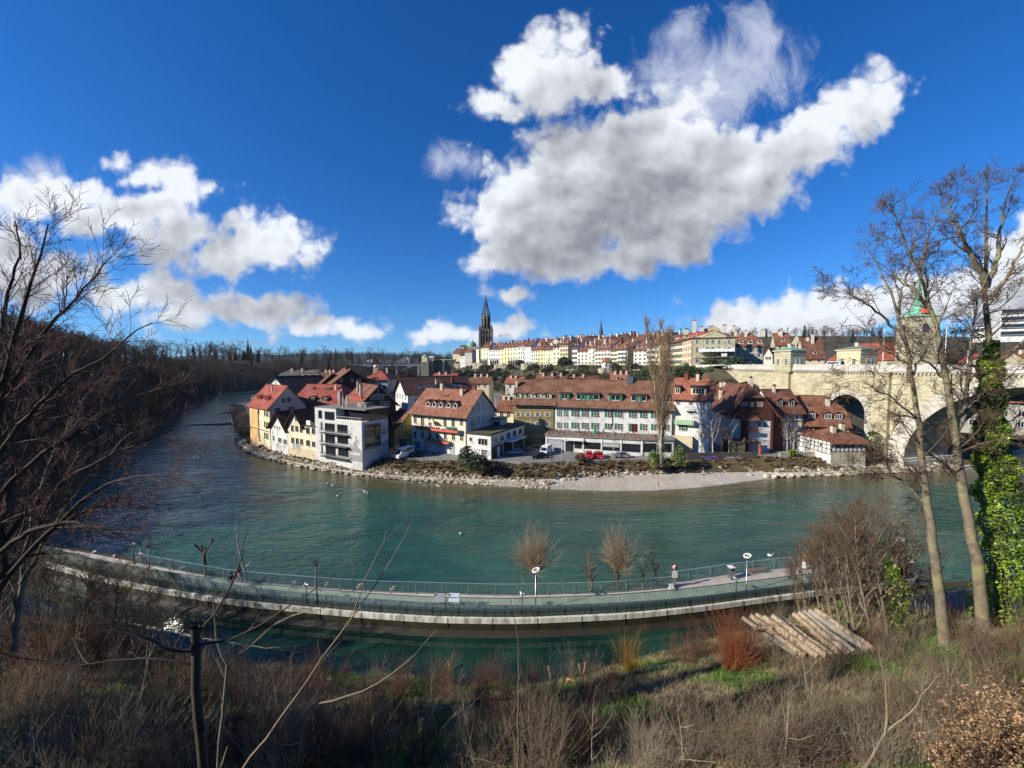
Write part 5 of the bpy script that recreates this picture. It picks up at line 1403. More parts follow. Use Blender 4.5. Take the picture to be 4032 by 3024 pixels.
# ---- high iron bridge
M_iron=mat('painted_iron','#7d8fa0',.6,var='#6c7d8e',scale=.5)
yB=560;t=thing('high_bridge','high grey iron arch bridge crossing the valley up river','bridge')
XB=lambda u:XY(u,yB)[0];ZB=lambda v:z_at(0,yB,v)
b=MB();b.box(XB(1366),XB(1662),yB,yB+11,ZB(1441),ZB(1436));b.build('deck',M_iron,t)
b=MB();
for i in range(60):x=XB(1366)+(XB(1662)-XB(1366))*i/59;b.bar((x,yB-.1,ZB(1436)),(x,yB-.1,ZB(1432.5)),.25)
b.bar((XB(1366),yB-.1,ZB(1432.5)),(XB(1662),yB-.1,ZB(1432.5)),.3);b.build('railing',M_iron,t)
for (ua,ub) in ((1418,1530),(1580,1692)):
 for yy in (yB+1,yB+9):
  b=MB();pts=[]
  for k in range(17):
   s_=k/16;u=ua+(ub-ua)*s_;v=1440+24*(2*s_-1) ** 2
   if u>1660:break
   pts.append(Vector((XB(u),yy,ZB(v))))
  for p,q_ in zip(pts[:-1],pts[1:]):b.bar(p,q_,1.0,1.8)
  for p in pts[1::2]:b.bar(p,(p.x,p.y,ZB(1440)),.5)
  b.build('arch',M_iron,t)
for u in (1376,1381,1492,1558,1644):b=MB();b.box(XB(u),XB(u)+2.2,yB+1,yB+10,2,ZB(1440));b.build('pier',M_conc,t)
for u in (1376,1384,1436,1494,1525,1612):b=MB();b.box(XB(u),XB(u+1.5),yB-.4,yB+.4,ZB(1436),ZB(1423));b.build('mast',M_iron,t)
# ---- far blocks of flats, cranes, far spires
for q_,(u0,u1,v0,v1,y,m_,lb) in enumerate(((1445,1473,1418,1436,1500,M_white,'white high-rise block beyond the iron bridge'),(1492,1506,1419,1436,1500,P_grey,'grey tower block beside the white high-rise'),(1522,1536,1419,1437,1500,P_grey,'thin grey tower block in the middle of the skyline'),
  (1568,1588,1417,1436,1450,M_white,'pale block left of the large flats'),(1588,1612,1410,1436,1450,P_modern,'largest pale block of flats beyond the bridge'),(1612,1626,1414,1436,1460,P_grey,'shaded block of flats behind the largest one'),(1644,1649,1406,1436,1600,P_grey,'slender distant tower left of the cupola tower'))):
 t=thing('tower_block',lb,'block of flats',(XY((u0+u1)/2,y)[0],y,5));w_=XY(u1,y)[0]-XY(u0,y)[0];zt_=z_at(0,y,v0)-5
 b=MB();b.box(-w_/2,w_/2,0,20,0,zt_);b.build('wall',m_,t);b=MB()
 for k in range(6):b.box(-w_/2+1,w_/2-1,-.4,0,zt_-3-k*4,zt_-1.4-k*4)
 b.build('window_band',M_glass2,t)
 b=MB();b.box(-w_/4,w_/4,4,12,zt_,zt_+3);b.build('roof_house',P_grey,t)
M_crane=mat('crane_yellow','#c8a04a',.6);M_craner=mat('crane_orange','#d8825a',.6)
def crane(u,vt,vb,ul,ur,vj,y,m_,lb):
 t=thing('tower_crane',lb,'crane',(XY(u,y)[0],y,20));s_=y/FPX;zj=z_at(0,y,vj)-20;L_,R_=(ul-u)*s_,(ur-u)*s_
 b=MB()
 for dx in (-.9,.9):b.bar((dx,0,0),(dx,0,zj),.4)
 for k in range(14):z=zj*k/14;b.bar((-.9,0,z),(.9,0,z+zj/14),.25)
 b.build('mast',m_,t);b=MB()
 b.bar((L_,0,zj),(R_,0,zj+.02*(R_-L_)),.6);b.bar((0,0,zj+6),(R_*.7,0,zj+.6),.25);b.bar((0,0,zj+6),(L_,0,zj),.25);b.bar((0,0,zj),(0,0,zj+6),.6)
 b.build('jib',m_,t);b=MB();b.box(L_,L_+4,-1,1,zj-3.5,zj);b.build('counterweight',M_conc,t)
crane(919,1348,1385,877,1085,1351,620,M_crane,'pale tower crane with long jib over the wooded ridge')
crane(1975,1318,1345,1964,2018,1320,900,M_craner,'orange tower crane behind the terrace roofs')
for u,y,vt,vb,lb in ((980,560,1332,1392,'dark pointed church spire among the ridge trees'),(991,565,1352,1392,'smaller dark turret beside the ridge spire'),(852,500,1376,1398,'small onion topped turret among the ridge trees')):
 t=thing('ridge_spire',lb,'spire',(XY(u,y)[0],y,20));zz=lambda v:z_at(0,y,v)-20;r_=3.0 if vt==1332 else 1.8
 b=MB();b.lathe([(r_,0),(r_,zz(vb)),(r_*1.15,zz(vb)+.3),(r_*.35,zz(vt)*.6+zz(vb)*.4),(.06,zz(vt))],8);b.build('spire',mat('dark_slate','#3b3638',.8),t)
# ---- garden walls, steps, sheds and evergreens on the terraced slope
M_wallp=plaster('garden_wall_pale','#cfc7b2','#b3a98f','#8f8771')
gw=[(1880,1400+36,20,4.0,60),(1975,1442,30,3.6,60),(2075,1440,24,3.2,55),(2170,1478,46,5.0,60),(2235,1474,40,5.0,40),(1990,1470,20,5,40),(2400,1470,40,5.5,36),(2530,1462,40,2,36),(2640,1452,60,2.5,30)]
rr=random.Random(4)
lbw=['below the far end of the terrace row','under the middle of the terrace row','beside the evergreen by the row','with an arched door beneath the steps','with steep stairs beside it','low on the slope above the birch','rounded and pale above the orange roof','behind the poplar','under the corner building']
for i,(u,v,wpx,hh,up) in enumerate(gw):
 y=rowY(u)-up*.45;z0=z_at(0,y,v+3);x0,_=XY(u-wpx,y);x1,_=XY(u+wpx,y-8)
 t=thing('garden_wall','pale garden retaining wall '+lbw[i],'wall',(x0,y,z0),math.atan2(-8,x1-x0));L_=math.hypot(8,x1-x0)
 b=MB();n_=5
 for k in range(n_):b.box(L_*k/n_,L_*(k+1)/n_-.2,0,1.5,-6,hh*(.7+.3*rr.random()))
 b.build('wall',M_wallp,t)
 if i in (3,4):b=MB();b.extrude([(L_*.6,-1),(L_*.6+2,-1),(L_*.6+2,2),(L_*.6+1,3.2),(L_*.6,2)],'y',-.1,.3);b.build('arch_door',M_black,t)
for i,(u0,u1,v0,v1) in enumerate(((1888,1925,1415,1432),(1930,1972,1416,1431),(2000,2045,1416,1428),(2130,2185,1432,1448))):
 y=rowY((u0+u1)/2)-10;x0,x1=XY(u0,y)[0],XY(u1,y)[0];za,zb=z_at(0,y,v1),z_at(0,y,v0)
 t=thing('pergola','flat roofed garden pergola with white posts, %s along the foot of the row' % nm_[i],'pergola',(x0,y,za));b=MB();b.box(0,x1-x0,0,6,zb-za-.5,zb-za);b.build('roof',mat('dark_bitumen','#45423c',.9),t);b=MB()
 for k in range(6):x=(x1-x0)*k/5;b.box(x-.3,x+.3,0,.5,-3,zb-za-.5)
 b.build('post',M_white,t);b=MB();b.box(0,x1-x0,3,3.5,-4,zb-za-1);b.build('back_wall',M_frame_dk,t)
yP=rowY(2388)-30;t=thing('garden_pavilion','small white garden pavilion with red pyramid roof on a round wall','pavilion',(XY(2388,yP)[0],yP,z_at(0,yP,1452)))
b=MB();b.add(polyring(6,3.4,0)+polyring(6,3.4,4.6),[(k,(k+1) % 6,6+(k+1) % 6,6+k) for k in range(6)]);b.build('wall',P_r2,t)
b=MB();b.add(polyring(6,4.2,4.4)+[(0,0,7.6)],[(k,(k+1) % 6,6) for k in range(6)]+[tuple(range(6))[::-1]]);b.build('roof',R_orange,t)
b=MB();b.lathe([(6,-9),(5.6,0),(5.4,.1)],20);b.build('round_wall',M_wallp,t)
for k in range(2):link('window',simple_window(1.0,1.8),t,(-1.2+2.6*k,-3.05,1.4))
# ------- stone arch bridge
eB=Vector((0.22,-0.9755,0));nB=Vector((0.9755,0.22,0))
PB=Vector((97.7,95.0,0))
BW=15.0
t=thing('stone_bridge','great pale sandstone arch bridge with balustrade crossing the river','bridge',PB,math.atan2(eB.y,eB.x))
assert abs(Vector((-eB.y,eB.x,0)).dot(nB)-1)<1e-3
def stone_mat(name,c1,c2,c3,c4,bx=1.1,bz=.45):
 m=bpy.data.materials.new(name);m.use_nodes=True;T=NT(m.node_tree);bs=m.node_tree.nodes['Principled BSDF'];bs.inputs['Roughness'].default_value=.95;bs.inputs['Specular IOR Level'].default_value=.2
 vec=T.n('ShaderNodeTexCoord').outputs['Object']
 s=T.n('ShaderNodeSeparateXYZ');T.put(s.inputs[0],vec);cb=T.n('ShaderNodeCombineXYZ')
 T.put(cb.inputs[0],T.m('ADD',s.outputs[0],s.outputs[1]));T.put(cb.inputs[1],s.outputs[2])
 br=T.n('ShaderNodeTexBrick');T.put(br.inputs['Vector'],cb.outputs[0]);br.inputs['Scale'].default_value=1.0
 br.inputs['Brick Width'].default_value=bx;br.inputs['Row Height'].default_value=bz;br.inputs['Mortar Size'].default_value=.02;br.inputs['Mortar Smooth'].default_value=.4
 br.inputs['Color1'].default_value=rgb(c1);br.inputs['Color2'].default_value=rgb(c2);br.inputs['Mortar'].default_value=rgb(c3)
 vo=T.n('ShaderNodeTexVoronoi');T.put(vo.inputs['Vector'],T.vm('MULTIPLY',vec,(.8,.8,2.2)));vo.inputs['Scale'].default_value=1.0
 sc=T.n('ShaderNodeSeparateColor');T.put(sc.inputs[0],vo.outputs['Color'])
 c=T.mix(T.m('MULTIPLY',T.ramp(sc.outputs[0],.6,.95),.5),br.outputs['Color'],rgb(c4))
 c=T.mix(T.m('MULTIPLY',T.ramp(T.noise(vec,.16,5,.65).outputs[0],.5,.68),.75),c,rgb(c4))
 c=T.mix(T.m('MULTIPLY',T.ramp(T.noise(vec,.5,5,.7).outputs[0],.58,.75),.5),c,rgb('#8d8a63'))
 T.put(bs.inputs['Base Color'],c)
 bn=T.n('ShaderNodeBump');bn.inputs['Strength'].default_value=.5;bn.inputs['Distance'].default_value=.04;T.put(bn.inputs['Height'],br.outputs['Fac']);bn.invert=True;T.put(bs.inputs['Normal'],bn.outputs[0])
 return m
M_sand=stone_mat('bridge_sandstone','#c6bd9e','#aba386','#857d62','#857d62')
M_pale=stone_mat('bridge_limestone','#cbc8be','#bab6ab','#99968c','#a19d90',1.3,.5)
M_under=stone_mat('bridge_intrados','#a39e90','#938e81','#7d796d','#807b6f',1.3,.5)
ZP=24.2
def arch_pts(x0,x1,zs,rise,n=24):
 c=(x0+x1)/2;a=(x1-x0)/2
 return [(c-a*math.cos(PI*k/n),zs+rise*math.sin(PI*k/n)) for k in range(n+1)]
big=arch_pts(0,46,1.5,20.3,40)
s0,s1=-18.6,-9.0
small=arch_pts(s0,s1,12.5,5.0,24)
xl=-54.5;xr=60
def spandrel(y,name):
 b=MB();q=lambda x,z:(x,y,z)
 segs=[]
 prevx=xl
 def col(xa,za,xb,zb,mi=0):b.add([q(xa,za),q(xb,zb),q(xb,ZP),q(xa,ZP)],[(0,1,2,3)],mi)
 for xa,xb in ((xl,-40),(-40,-30),(-30,s0)):col(xa,-2,xb,-2)
 for (xa,za),(xb,zb) in zip(small[:-1],small[1:]):col(xa,za,xb,zb)
 col(s1,-2,0,-2)
 for (xa,za),(xb,zb) in zip(big[:-1],big[1:]):col(xa,za,xb,zb)
 col(46,-2,xr,-2)
 return b.build(name,M_sand,t,fix=False)
spandrel(0,'spandrel_wall');spandrel(BW,'spandrel_wall')
b=MB()
for pts,zb in ((big,-2),(small,2)):
 P=[(pts[0][0],zb)]+pts+[(pts[-1][0],zb)]
 for (xa,za),(xb,zb_) in zip(P[:-1],P[1:]):b.quad((xa,0,za),(xb,0,zb_),(xb,BW,zb_),(xa,BW,za))
b.build('arch_vault',M_under,t,fix=False)
def ring(pts,th0,th1,n,jambs=None):
 c=((pts[0][0]+pts[-1][0])/2);zs=pts[0][1]
 for k in range(n):
  i0=k/n;i1=(k+1)/n-.004
  poly=[]
  for i,out in ((i0,0),(i1,0),(i1,1),(i0,1)):
   a=(pts[-1][0]-pts[0][0])/2;r=max(p[1] for p in pts)-zs;th=th0+(th1-th0)*abs(2*i-1)
   an=PI*i;nx_,nz_=-math.cos(an)*r,math.sin(an)*a;ln=math.hypot(nx_,nz_)
   poly.append((c-a*math.cos(an)+out*th*nx_/ln,zs+r*math.sin(an)+out*th*nz_/ln))
  b=MB();b.extrude([(round(p[0],3),round(p[1],3)) for p in poly],'y',-.10-.03*(k % 2),.1)
  b.build('voussoir',M_pale,t)
ring(big,1.5,4.2,54);ring(small,1.15,1.15,26)
b=MB();b.box(s0-1.15,s0,-.1,.1,2,12.5);b.box(s1,s1+1.15,-.1,.1,2,12.5);b.build('arch_jamb',M_pale,t)
b=MB();b.box(xl,xr,-.55,BW+.55,ZP,ZP+.35);b.box(xl,xr,-.3,BW+.3,ZP-.25,ZP);b.build('cornice',M_pale,t)
b=MB()
k=0
x=-52.0
while x<xr:b.box(x,x+.32,-.5,-.05,ZP-.62,ZP-.25);x+=.75
o=b.build('dentils',M_stonetrim,t);o['kind']='stuff'
b=MB();b.box(xl,xr,-.35,.0,ZP+.35,ZP+1.6);b.box(xl,xr,-.42,.07,ZP+1.6,ZP+1.8);b.box(xl,xr,BW,BW+.35,ZP+.35,ZP+1.6)
b.build('parapet',M_pale,t)
for i in range(12):
 b=MB();x=-46+i*8.2;b.box(x,x+1.1,-.5,.15,ZP+.35,ZP+1.95);b.build('parapet_pier',M_pale,t)
b=MB();b.box(xl,xr,0.02,BW-.02,ZP-.2,ZP+.45);b.build('deck',M_asphalt,t)
b=MB();b.box(xl,xr,.02,2.6,ZP+.46,ZP+.6);b.box(xl,xr,BW-2.6,BW-.02,ZP+.46,ZP+.6);b.build('pavement',M_conc,t)
for x0_,x1_ in ((-35.5,-31.0),(-6.3,-3.2)):
 b=MB();b.box(x0_,x1_,-1.1,.02,-1,ZP-.4);b.box(x0_-.25,x1_+.25,-1.4,0,ZP-.4,ZP);b.build('buttress',M_sand,t)
b=MB();b.box(-4.5,1.5,-2.2,BW+2,-1.5,2.2);b.box(-4.2,1.0,-1.8,BW+1.5,2.2,2.7);b.build('pier_base',M_pale,t)
b=MB();b.box(44.5,52,-2.2,BW+2,-1.5,2.2);b.build('pier_base',M_pale,t)
b=MB();b.extrude([(-2.4,2.6),(-2.4,7),(-3.6,8.6),(-4.8,7),(-4.8,2.6)],'y',-.05,.1);b.build('niche',M_black,t)
b=MB();b.add([(-54.5,0,-2),(-54.5,0,ZP),(-66,2,ZP-.5),(-66,2,12),(-54.5,1.2,ZP),(-66,3.4,ZP-.5),(-66,3.4,12),(-54.5,1.2,-2)],[(0,1,2,3),(1,4,5,2),(2,5,6,3)]);b.build('wing_wall',M_sand,t,fix=False)
b=MB();b.box(-76,-54.6,-.3,.1,ZP+.3,ZP+1.7);b.build('parapet',M_pale,t)
L_=[]
M_hill2=mat('hill_beyond',(0.045,0.055,0.022),1.0,var=(0.075,0.06,0.035),scale=.12,amt=.9,bump=.5,bscale=1.5,coords='World')
for yy,zz_ in ((0,3.4),(14,4),(30,9),(48,20),(60,24.5),(120,26),(170,34),(240,50),(330,58),(600,56)):
 P=np.array([[88+5+i*9.0,150+(i*.6)+yy-18] for i in range(60)])
 lift=np.interp(P[:,0],[90,140,200,260,330,600],[.25,.55,.85,1.0,1.1,1.1])
 z=zz_ if zz_<=25 else 25+(zz_-25)*lift
 L_.append(np.c_[P,z+0.8*fbm(P[:,0]*.03,P[:,1]*.03,3,8)])
tag(strip('hills_beyond_bridge',L_,M_hill2),'dark wooded hill rising beyond the stone bridge',kind='structure')
b=MB();b.add([(100,100,3.2),(104,112,3.2),(100,140,3.4),(640,170,3.4),(640,160,3.2),(160,118,3.2)],[(0,1,2,3,4,5)]);tag(b.build('quay_ground',M_bank,fix=False),'quay ground under the far side of the bridge',kind='structure')
# ---- toll pavilions, one at each side of the roadway
def pavilion(x,y,wx,wy,hz,lb,z0=ZP+.4):
 o=thing('bridge_pavilion',lb,'pavilion',PB+eB*x+nB*y+Vector((0,0,z0)),math.atan2(eB.y,eB.x))
 b=MB();b.box(-wx/2,wx/2,-wy/2,wy/2,-1,hz);b.build('wall',P_sand if y<5 else P_r4,o)
 b=MB();b.box(-wx/2-.4,wx/2+.4,-wy/2-.4,wy/2+.4,hz,hz+.35);b.box(-wx/2-.15,wx/2+.15,-wy/2-.15,wy/2+.15,1.0,1.15);b.box(-wx/2-.15,wx/2+.15,-wy/2-.15,wy/2+.15,hz-1.1,hz-.95);b.build('cornice',P_r4,o)
 b=MB();e_=.5;b.add([(-wx/2-e_,-wy/2-e_,hz+.35),(wx/2+e_,-wy/2-e_,hz+.35),(wx/2+e_,wy/2+e_,hz+.35),(-wx/2-e_,wy/2+e_,hz+.35),(-wx/6,0,hz+1.5),(wx/6,0,hz+1.5)],
  [(0,1,5,4),(2,3,4,5),(1,2,5),(3,0,4),(0,3,2,1)]);b.build('roof',M_copper if y<5 else mat('slate_green','#6f7868',.8),o)
 b=MB();b.box(-.5,.5,-.4,.4,hz+1,hz+2.4);b.box(-.6,.6,-.5,.5,hz+2.4,hz+2.55);b.build('chimney',M_chim,o)
 fm,pm=window_meshes(.9,1.9,2,3,M_white,True)
 for a in (-wx/4,wx/4):
  w=link('window',fm,o,(a,-wy/2,1.3),0);link('pane',pm,w)
 w=link('window',fm,o,(-wx/2,0,1.3),-PI/2);link('pane',pm,w);w=link('window',fm,o,(wx/2,0,1.3),PI/2);link('pane',pm,w)
 for sg in (-1,1):link('shutter',shutter_mesh(.5,2.0,M_white),o,(wx/2+.02,sg*.85,1.25),PI/2)
 return o
pavilion(-33.2,1.6,6.0,6.0,5.7,'first square sandstone pavilion with low green roof on the near parapet')
pavilion(-24.5,BW+3.0,7.0,7.0,5.8,'second sandstone pavilion with round arched window across the roadway')
# ---- flag masts on the bridge
for u,x in ((3472,0),(3715,0),(3806,0)):
 best=min(np.linspace(-50,40,400),key=lambda q:abs(((PB+eB*q+nB*1.2).x/(PB+eB*q+nB*1.2).y)-(u-2016)/FPX))
 p=PB+eB*best+nB*1.2+Vector((0,0,ZP+.6));topv={3472:1290,3715:1285,3806:1380}[u]
 o=thing('bridge_mast',{3472:'tall white mast on the bridge left of the church tower',3715:'tall white mast on the bridge between the two bare trunks',3806:'short white mast on the bridge beside the ivy trunk'}[u],'mast',p)
 hh=z_at(p.x,p.y,topv)-p.z;b=MB();b.lathe([(.10,0),(.06,hh)],8);b.build('pole',M_white,o);b=MB();b.lathe([(.16,0),(.16,.5),(.1,.55)],8);b.build('base',M_steel,o)
# ---- church with green spire
yN=150;cx,_=XY(3602,yN)
t=thing('church_tower','square cream church tower with green copper spire behind the bridge','church tower',(cx,yN,24));zz=lambda v:z_at(cx,yN,v)-24
b=MB();b.box(-4.2,4.2,-4.2,4.2,-4,zz(1250));o=b.build('tower_body',M_sand,t);o.rotation_euler.z=-.25
b=MB();b.box(-4.6,4.6,-4.6,4.6,zz(1250),zz(1246));b.box(-4.4,4.4,-4.4,4.4,zz(1330),zz(1326));b.build('cornice',M_stonetrim,t).rotation_euler.z=-.25
b=MB();b.extrude([(-1,zz(1312)),(1,zz(1312)),(1,zz(1285)),(0,zz(1275)),(-1,zz(1285))],'y',-4.26,-4.1);b.extrude([(-1,zz(1312)),(1,zz(1312)),(1,zz(1285)),(0,zz(1275)),(-1,zz(1285))],'x',-4.26,-4.1);b.build('belfry_opening',M_frame_dk,t).rotation_euler.z=-.25
b=MB();b.add(polyring(4,6.0,zz(1246),rot=PI/4)+polyring(8,2.7,zz(1226),rot=PI/8),[(0,1,4+2,4+1),(0,4+1,4+0),(1,2,4+4,4+3),(1,4+3,4+2),(2,3,4+6,4+5),(2,4+5,4+4),(3,0,4+0,4+7),(3,4+7,4+6)])
b.lathe([(2.65,zz(1228)),(2.4,zz(1216)),(1.5,zz(1200)),(1.1,zz(1176)),(.45,zz(1130)),(.06,zz(1070))],8)
b.build('spire',mat('verdigris','#7cc4a0',.7,var='#5fa888',scale=1.5,amt=.8),t).rotation_euler.z=-.25
b=MB();b.box(-1.2,1.2,-4.7,-2.5,zz(1238),zz(1220));b.build('spire_dormer',M_redtrim,t).rotation_euler.z=-.25
h=House('church','long red church roof below the green spire',XY(3262,185),XY(3600,150),16,z_at(0,165,1412),z_at(0,175,1352),g=22,cat='church')
h.wall(M_sand);h.roof(R_red,over=.7,hipl=.15)
for i in range(6):h.win('front',h.W*(.1+i*.16),1.5,1.4,3.2,one=True)
for q_,(u0,u1,y,ev,rv,rm,lb) in enumerate(((3690,3790,160,1425,1398,R_red,'low red roofed house behind the bridge beside the ivy tree'),(3800,3905,170,1428,1392,R_rust,'rust roofed house behind the right end of the bridge'),(3925,4060,175,1425,1388,R_rust,'large rust roofed house at the edge behind the bridge'))):
 h=House('bridgehead_house',lb,XY(u0,y),XY(u1,y-12),12,z_at(0,y,ev),z_at(0,y+5,rv),g=22);h.wall(P_beige);h.roof(rm,over=.9,hipl=.5);h.chimney(4,5,1,.9);h.grid('front',.5,h.W-.5,1.0,5,1,3,1.2,1.6,one=True)
for q_,(u0,u1,y,v0,v1,lb) in enumerate(((3925,4060,260,1222,1312,'white modern terraced flats high on the wooded hill'),(3812,3870,280,1290,1318,'small pale house half hidden on the wooded hill'))):
 h=House('hillside_flats',lb,XY(u0,y),XY(u1,y-8),14,z_at(XY(u1,y)[0],y,v0),z_at(0,y,v0),g=z_at(0,y,v1)-4,cat='block of flats');h.wall(P_white,'box')
 b=MB();b.box(-.4,h.W+.4,-.4,14.4,h.ez,h.ez+.4);b.build('roof',M_frame_dk,h.root)
 fl=4 if q_==0 else 2
 for j in range(fl):
  b=MB();b.box(0,h.W,-1.2,0,h.ez*(j+.55)/fl-.2,h.ez*(j+.55)/fl);b.build('balcony',P_modern,h.root)
 h.grid('front',.5,h.W-.5,h.ez*.12,7 if q_==0 else 3,fl,h.ez/fl,1.8,h.ez/fl*.55,one=True,frame=M_frame_dk)
h=House('riverside_house','grey house with orange roof glimpsed through the main bridge arch',(150,128),(172,118),12,14.5,19.0,g=3);h.wall(P_grey);h.roof(R_orange,over=.8);h.grid('front',1,h.W-1,3,6,3,3.4,1.3,1.7,one=True)
b=MB();b.add([(88,158,25.4),(80,156,25.4),(54,150,3),(66,130,3),(84,124,3),(90,140,3),(86.5,147,20)],[(1,2,3),(1,3,6),(3,4,6),(4,5,6),(0,1,6),(0,6,5)])
tag(b.build('garden_embankment',M_hill),'steep planted bank under the head of the bridge',kind='structure')
# ------- branching plants
def tube_mesh(name,polys,mats,mi=None):
 """polys: list of (points n x 3, radii n, sides)"""
 groups={}
 for P,r,s in polys:groups.setdefault((len(P),s),[]).append((P,r))
 Vs,Fs,off=[],[],0
 for (n,s),lst in groups.items():
  P=np.array([p for p,_ in lst],dtype=np.float64);r=np.array([q for _,q in lst])
  T=np.empty_like(P);T[:,1:-1]=P[:,2:]-P[:,:-2];T[:,0]=P[:,1]-P[:,0];T[:,-1]=P[:,-1]-P[:,-2]
  T /= np.linalg.norm(T,axis=2,keepdims=True)+1e-9
  M=(P[:,-1]-P[:,0]);M /= np.linalg.norm(M,axis=1,keepdims=True)+1e-9
  ref=np.where(np.abs(M[:,2:3])<.8,np.array([[0,0,1.]]),np.array([[1.,.2,0]]))
  A=np.cross(T,ref[:,None,:]);A /= np.linalg.norm(A,axis=2,keepdims=True)+1e-9
  B=np.cross(T,A)
  an=np.arange(s)*2*PI/s
  V=P[:,:,None,:]+r[:,:,None,None]*(A[:,:,None,:]*np.cos(an)[None,None,:,None]+B[:,:,None,:]*np.sin(an)[None,None,:,None])
  m=len(lst);Vs.append(V.reshape(-1,3))
  base=off+np.arange(m)[:,None,None]*n*s+np.arange(n-1)[None,:,None]*s;k=np.arange(s)[None,None,:];k2=(k+1) % s
  F=np.stack([base+k,base+k2,base+s+k2,base+s+k],axis=-1)
  Fs.append(F.reshape(-1,4));off+=m*n*s
 return np_mesh(name,np.concatenate(Vs),np.concatenate(Fs),mats)
RMIN=[.03]
def path(rng,p,d,L,n,wob,up,droop=0):
 """a wandering branch line"""
 P=[np.array(p,float)];d=np.array(d,float);d /= np.linalg.norm(d)
 st=L/n
 for i in range(n):
  d=d+rng.normal(0,wob,3)+np.array([0,0,up-droop*i/n])
  d /= np.linalg.norm(d);P.append(P[-1]+d*st)
 return np.array(P)
def at_len(P,t):
 i=t*(len(P)-1);k=min(int(i),len(P)-2);f=i-k
 return P[k]*(1-f)+P[k+1]*f,(P[k+1]-P[k])/(np.linalg.norm(P[k+1]-P[k])+1e-9)
def side_dir(rng,t,ang):
 r=rng.normal(0,1,3);r-=t*(r @ t);r /= np.linalg.norm(r)+1e-9
 return t*math.cos(ang)+r*math.sin(ang)
def sprout(rng,out,P,R_,lv,spec):
 """hang side branches on a line; spec[lv] = (count per metre, angle, length ratio or metres, segs, wobble, up, sides, t0, radius ratio)"""
 if lv>=len(spec):return
 c,ang,ln,n,wob,up,sides,t0,rr_=spec[lv]
 L=np.linalg.norm(np.diff(P,axis=0),axis=1).sum()
 cnt=rng.poisson(c*L*(1-t0)) if c*L<40 else int(c*L*(1-t0))
 for _ in range(max(cnt,1 if lv<len(spec)-1 else 0)):
  t=t0+(1-t0)*rng.random() ** .8
  q,tg=at_len(P,min(t,.995));a=ang*rng.uniform(.7,1.3)
  l=ln*rng.uniform(.5,1.15)*(1.05-.55*t) if ln>0 else -ln*L*rng.uniform(.55,1.1)*(1.1-.6*t)
  rad=float(np.interp(t,np.linspace(0,1,len(R_)),R_))*rr_
  rad=max(rad,RMIN[0])
  Q=path(rng,q,side_dir(rng,tg,a),l,n,wob,up);r=np.linspace(rad,max(rad*.25,RMIN[0]*.6),n+1)
  out[lv].append((Q,r,sides));sprout(rng,out,Q,r,lv+1,spec)
def flat(out):return [x for l in out for x in l]
M_bark=mat('bark_grey_brown','#7a6a55',.95,var='#544635',scale=2.5,amt=.9,bump=.5,bscale=6)
M_barkd=mat('bark_dark','#4d3f31',.95,var='#342a20',scale=2.5,amt=.9)
M_barky=mat('bark_lichen','#887c68',.95,var='#5d5344',scale=3,amt=.9,bump=.4,col3='#8f8a5c',scale3=.5)
M_twig=mat('twig_brown','#6f5a47',.95,var='#53412f',scale=.6,amt=.9)
M_twigr=mat('twig_reddish','#6d4c40',.95,var='#4a3a33',scale=.8,amt=.9)
M_twigf=mat('twig_far_wood','#5f4e40',1.0,var='#3d3229',scale=.15,amt=.9,spec=.1)
M_pale=MATS.get('x',None) or mat('birch_bark','#c9c2b0',.9,var='#8a8170',scale=2,amt=.9)
def leafy(name,c1,c2,c3,rough=.55,tr=.25):
 m=bpy.data.materials.new(name);m.use_nodes=True;T=NT(m.node_tree);b=m.node_tree.nodes['Principled BSDF'];b.inputs['Roughness'].default_value=rough
 pos=T.n('ShaderNodeNewGeometry').outputs['Position']
 vo=T.n('ShaderNodeTexWhiteNoise');T.put(vo.inputs[0],T.vm('SNAP',pos,(.13,.13,.13)))
 c=T.mix(vo.outputs[0],rgb(c1),rgb(c2));c=T.mix(T.ramp(T.noise(pos,.9,3).outputs[0],.4,.65),c,rgb(c3));T.put(b.inputs['Base Color'],c)
 return m
L_ever=leafy('evergreen_leaf','#2c3a1c','#3d4d26','#222d18');L_conif=leafy('conifer_needle','#26331f','#35442a','#1c2619')
L_ivy=leafy('ivy_leaf','#5f7a1e','#8aa032','#2f4415',.4);L_olive=leafy('olive_green_leaf','#5a6b35','#77854a','#46572d')
L_russet=leafy('russet_leaf','#a88358','#c0a078','#86684a',.85);L_brown=leafy('brown_leaf','#6b4a33','#875f42','#503828',.9);L_bamboo=leafy('yellow_green_leaf','#8c9a3c','#a9b04e','#707d30',.6)
def leaf_quads(rng,C_,size,flatn=None):
 """n leaf-sized quads at centres"""
 n=len(C_);a=rng.normal(0,1,(n,3));a /= np.linalg.norm(a,axis=1,keepdims=True)
 b=rng.normal(0,1,(n,3));b-=a*(a*b).sum(1,keepdims=True);b /= np.linalg.norm(b,axis=1,keepdims=True)
 s=size*rng.uniform(.4,1.45,(n,1));a*=s;b*=s*rng.uniform(.5,.85,(n,1))
 V=np.stack([C_-a,C_-b*.8+a*.1,C_+a,C_+b*.8+a*.1],axis=1).reshape(-1,3)
 return V,np.arange(n*4).reshape(-1,4)
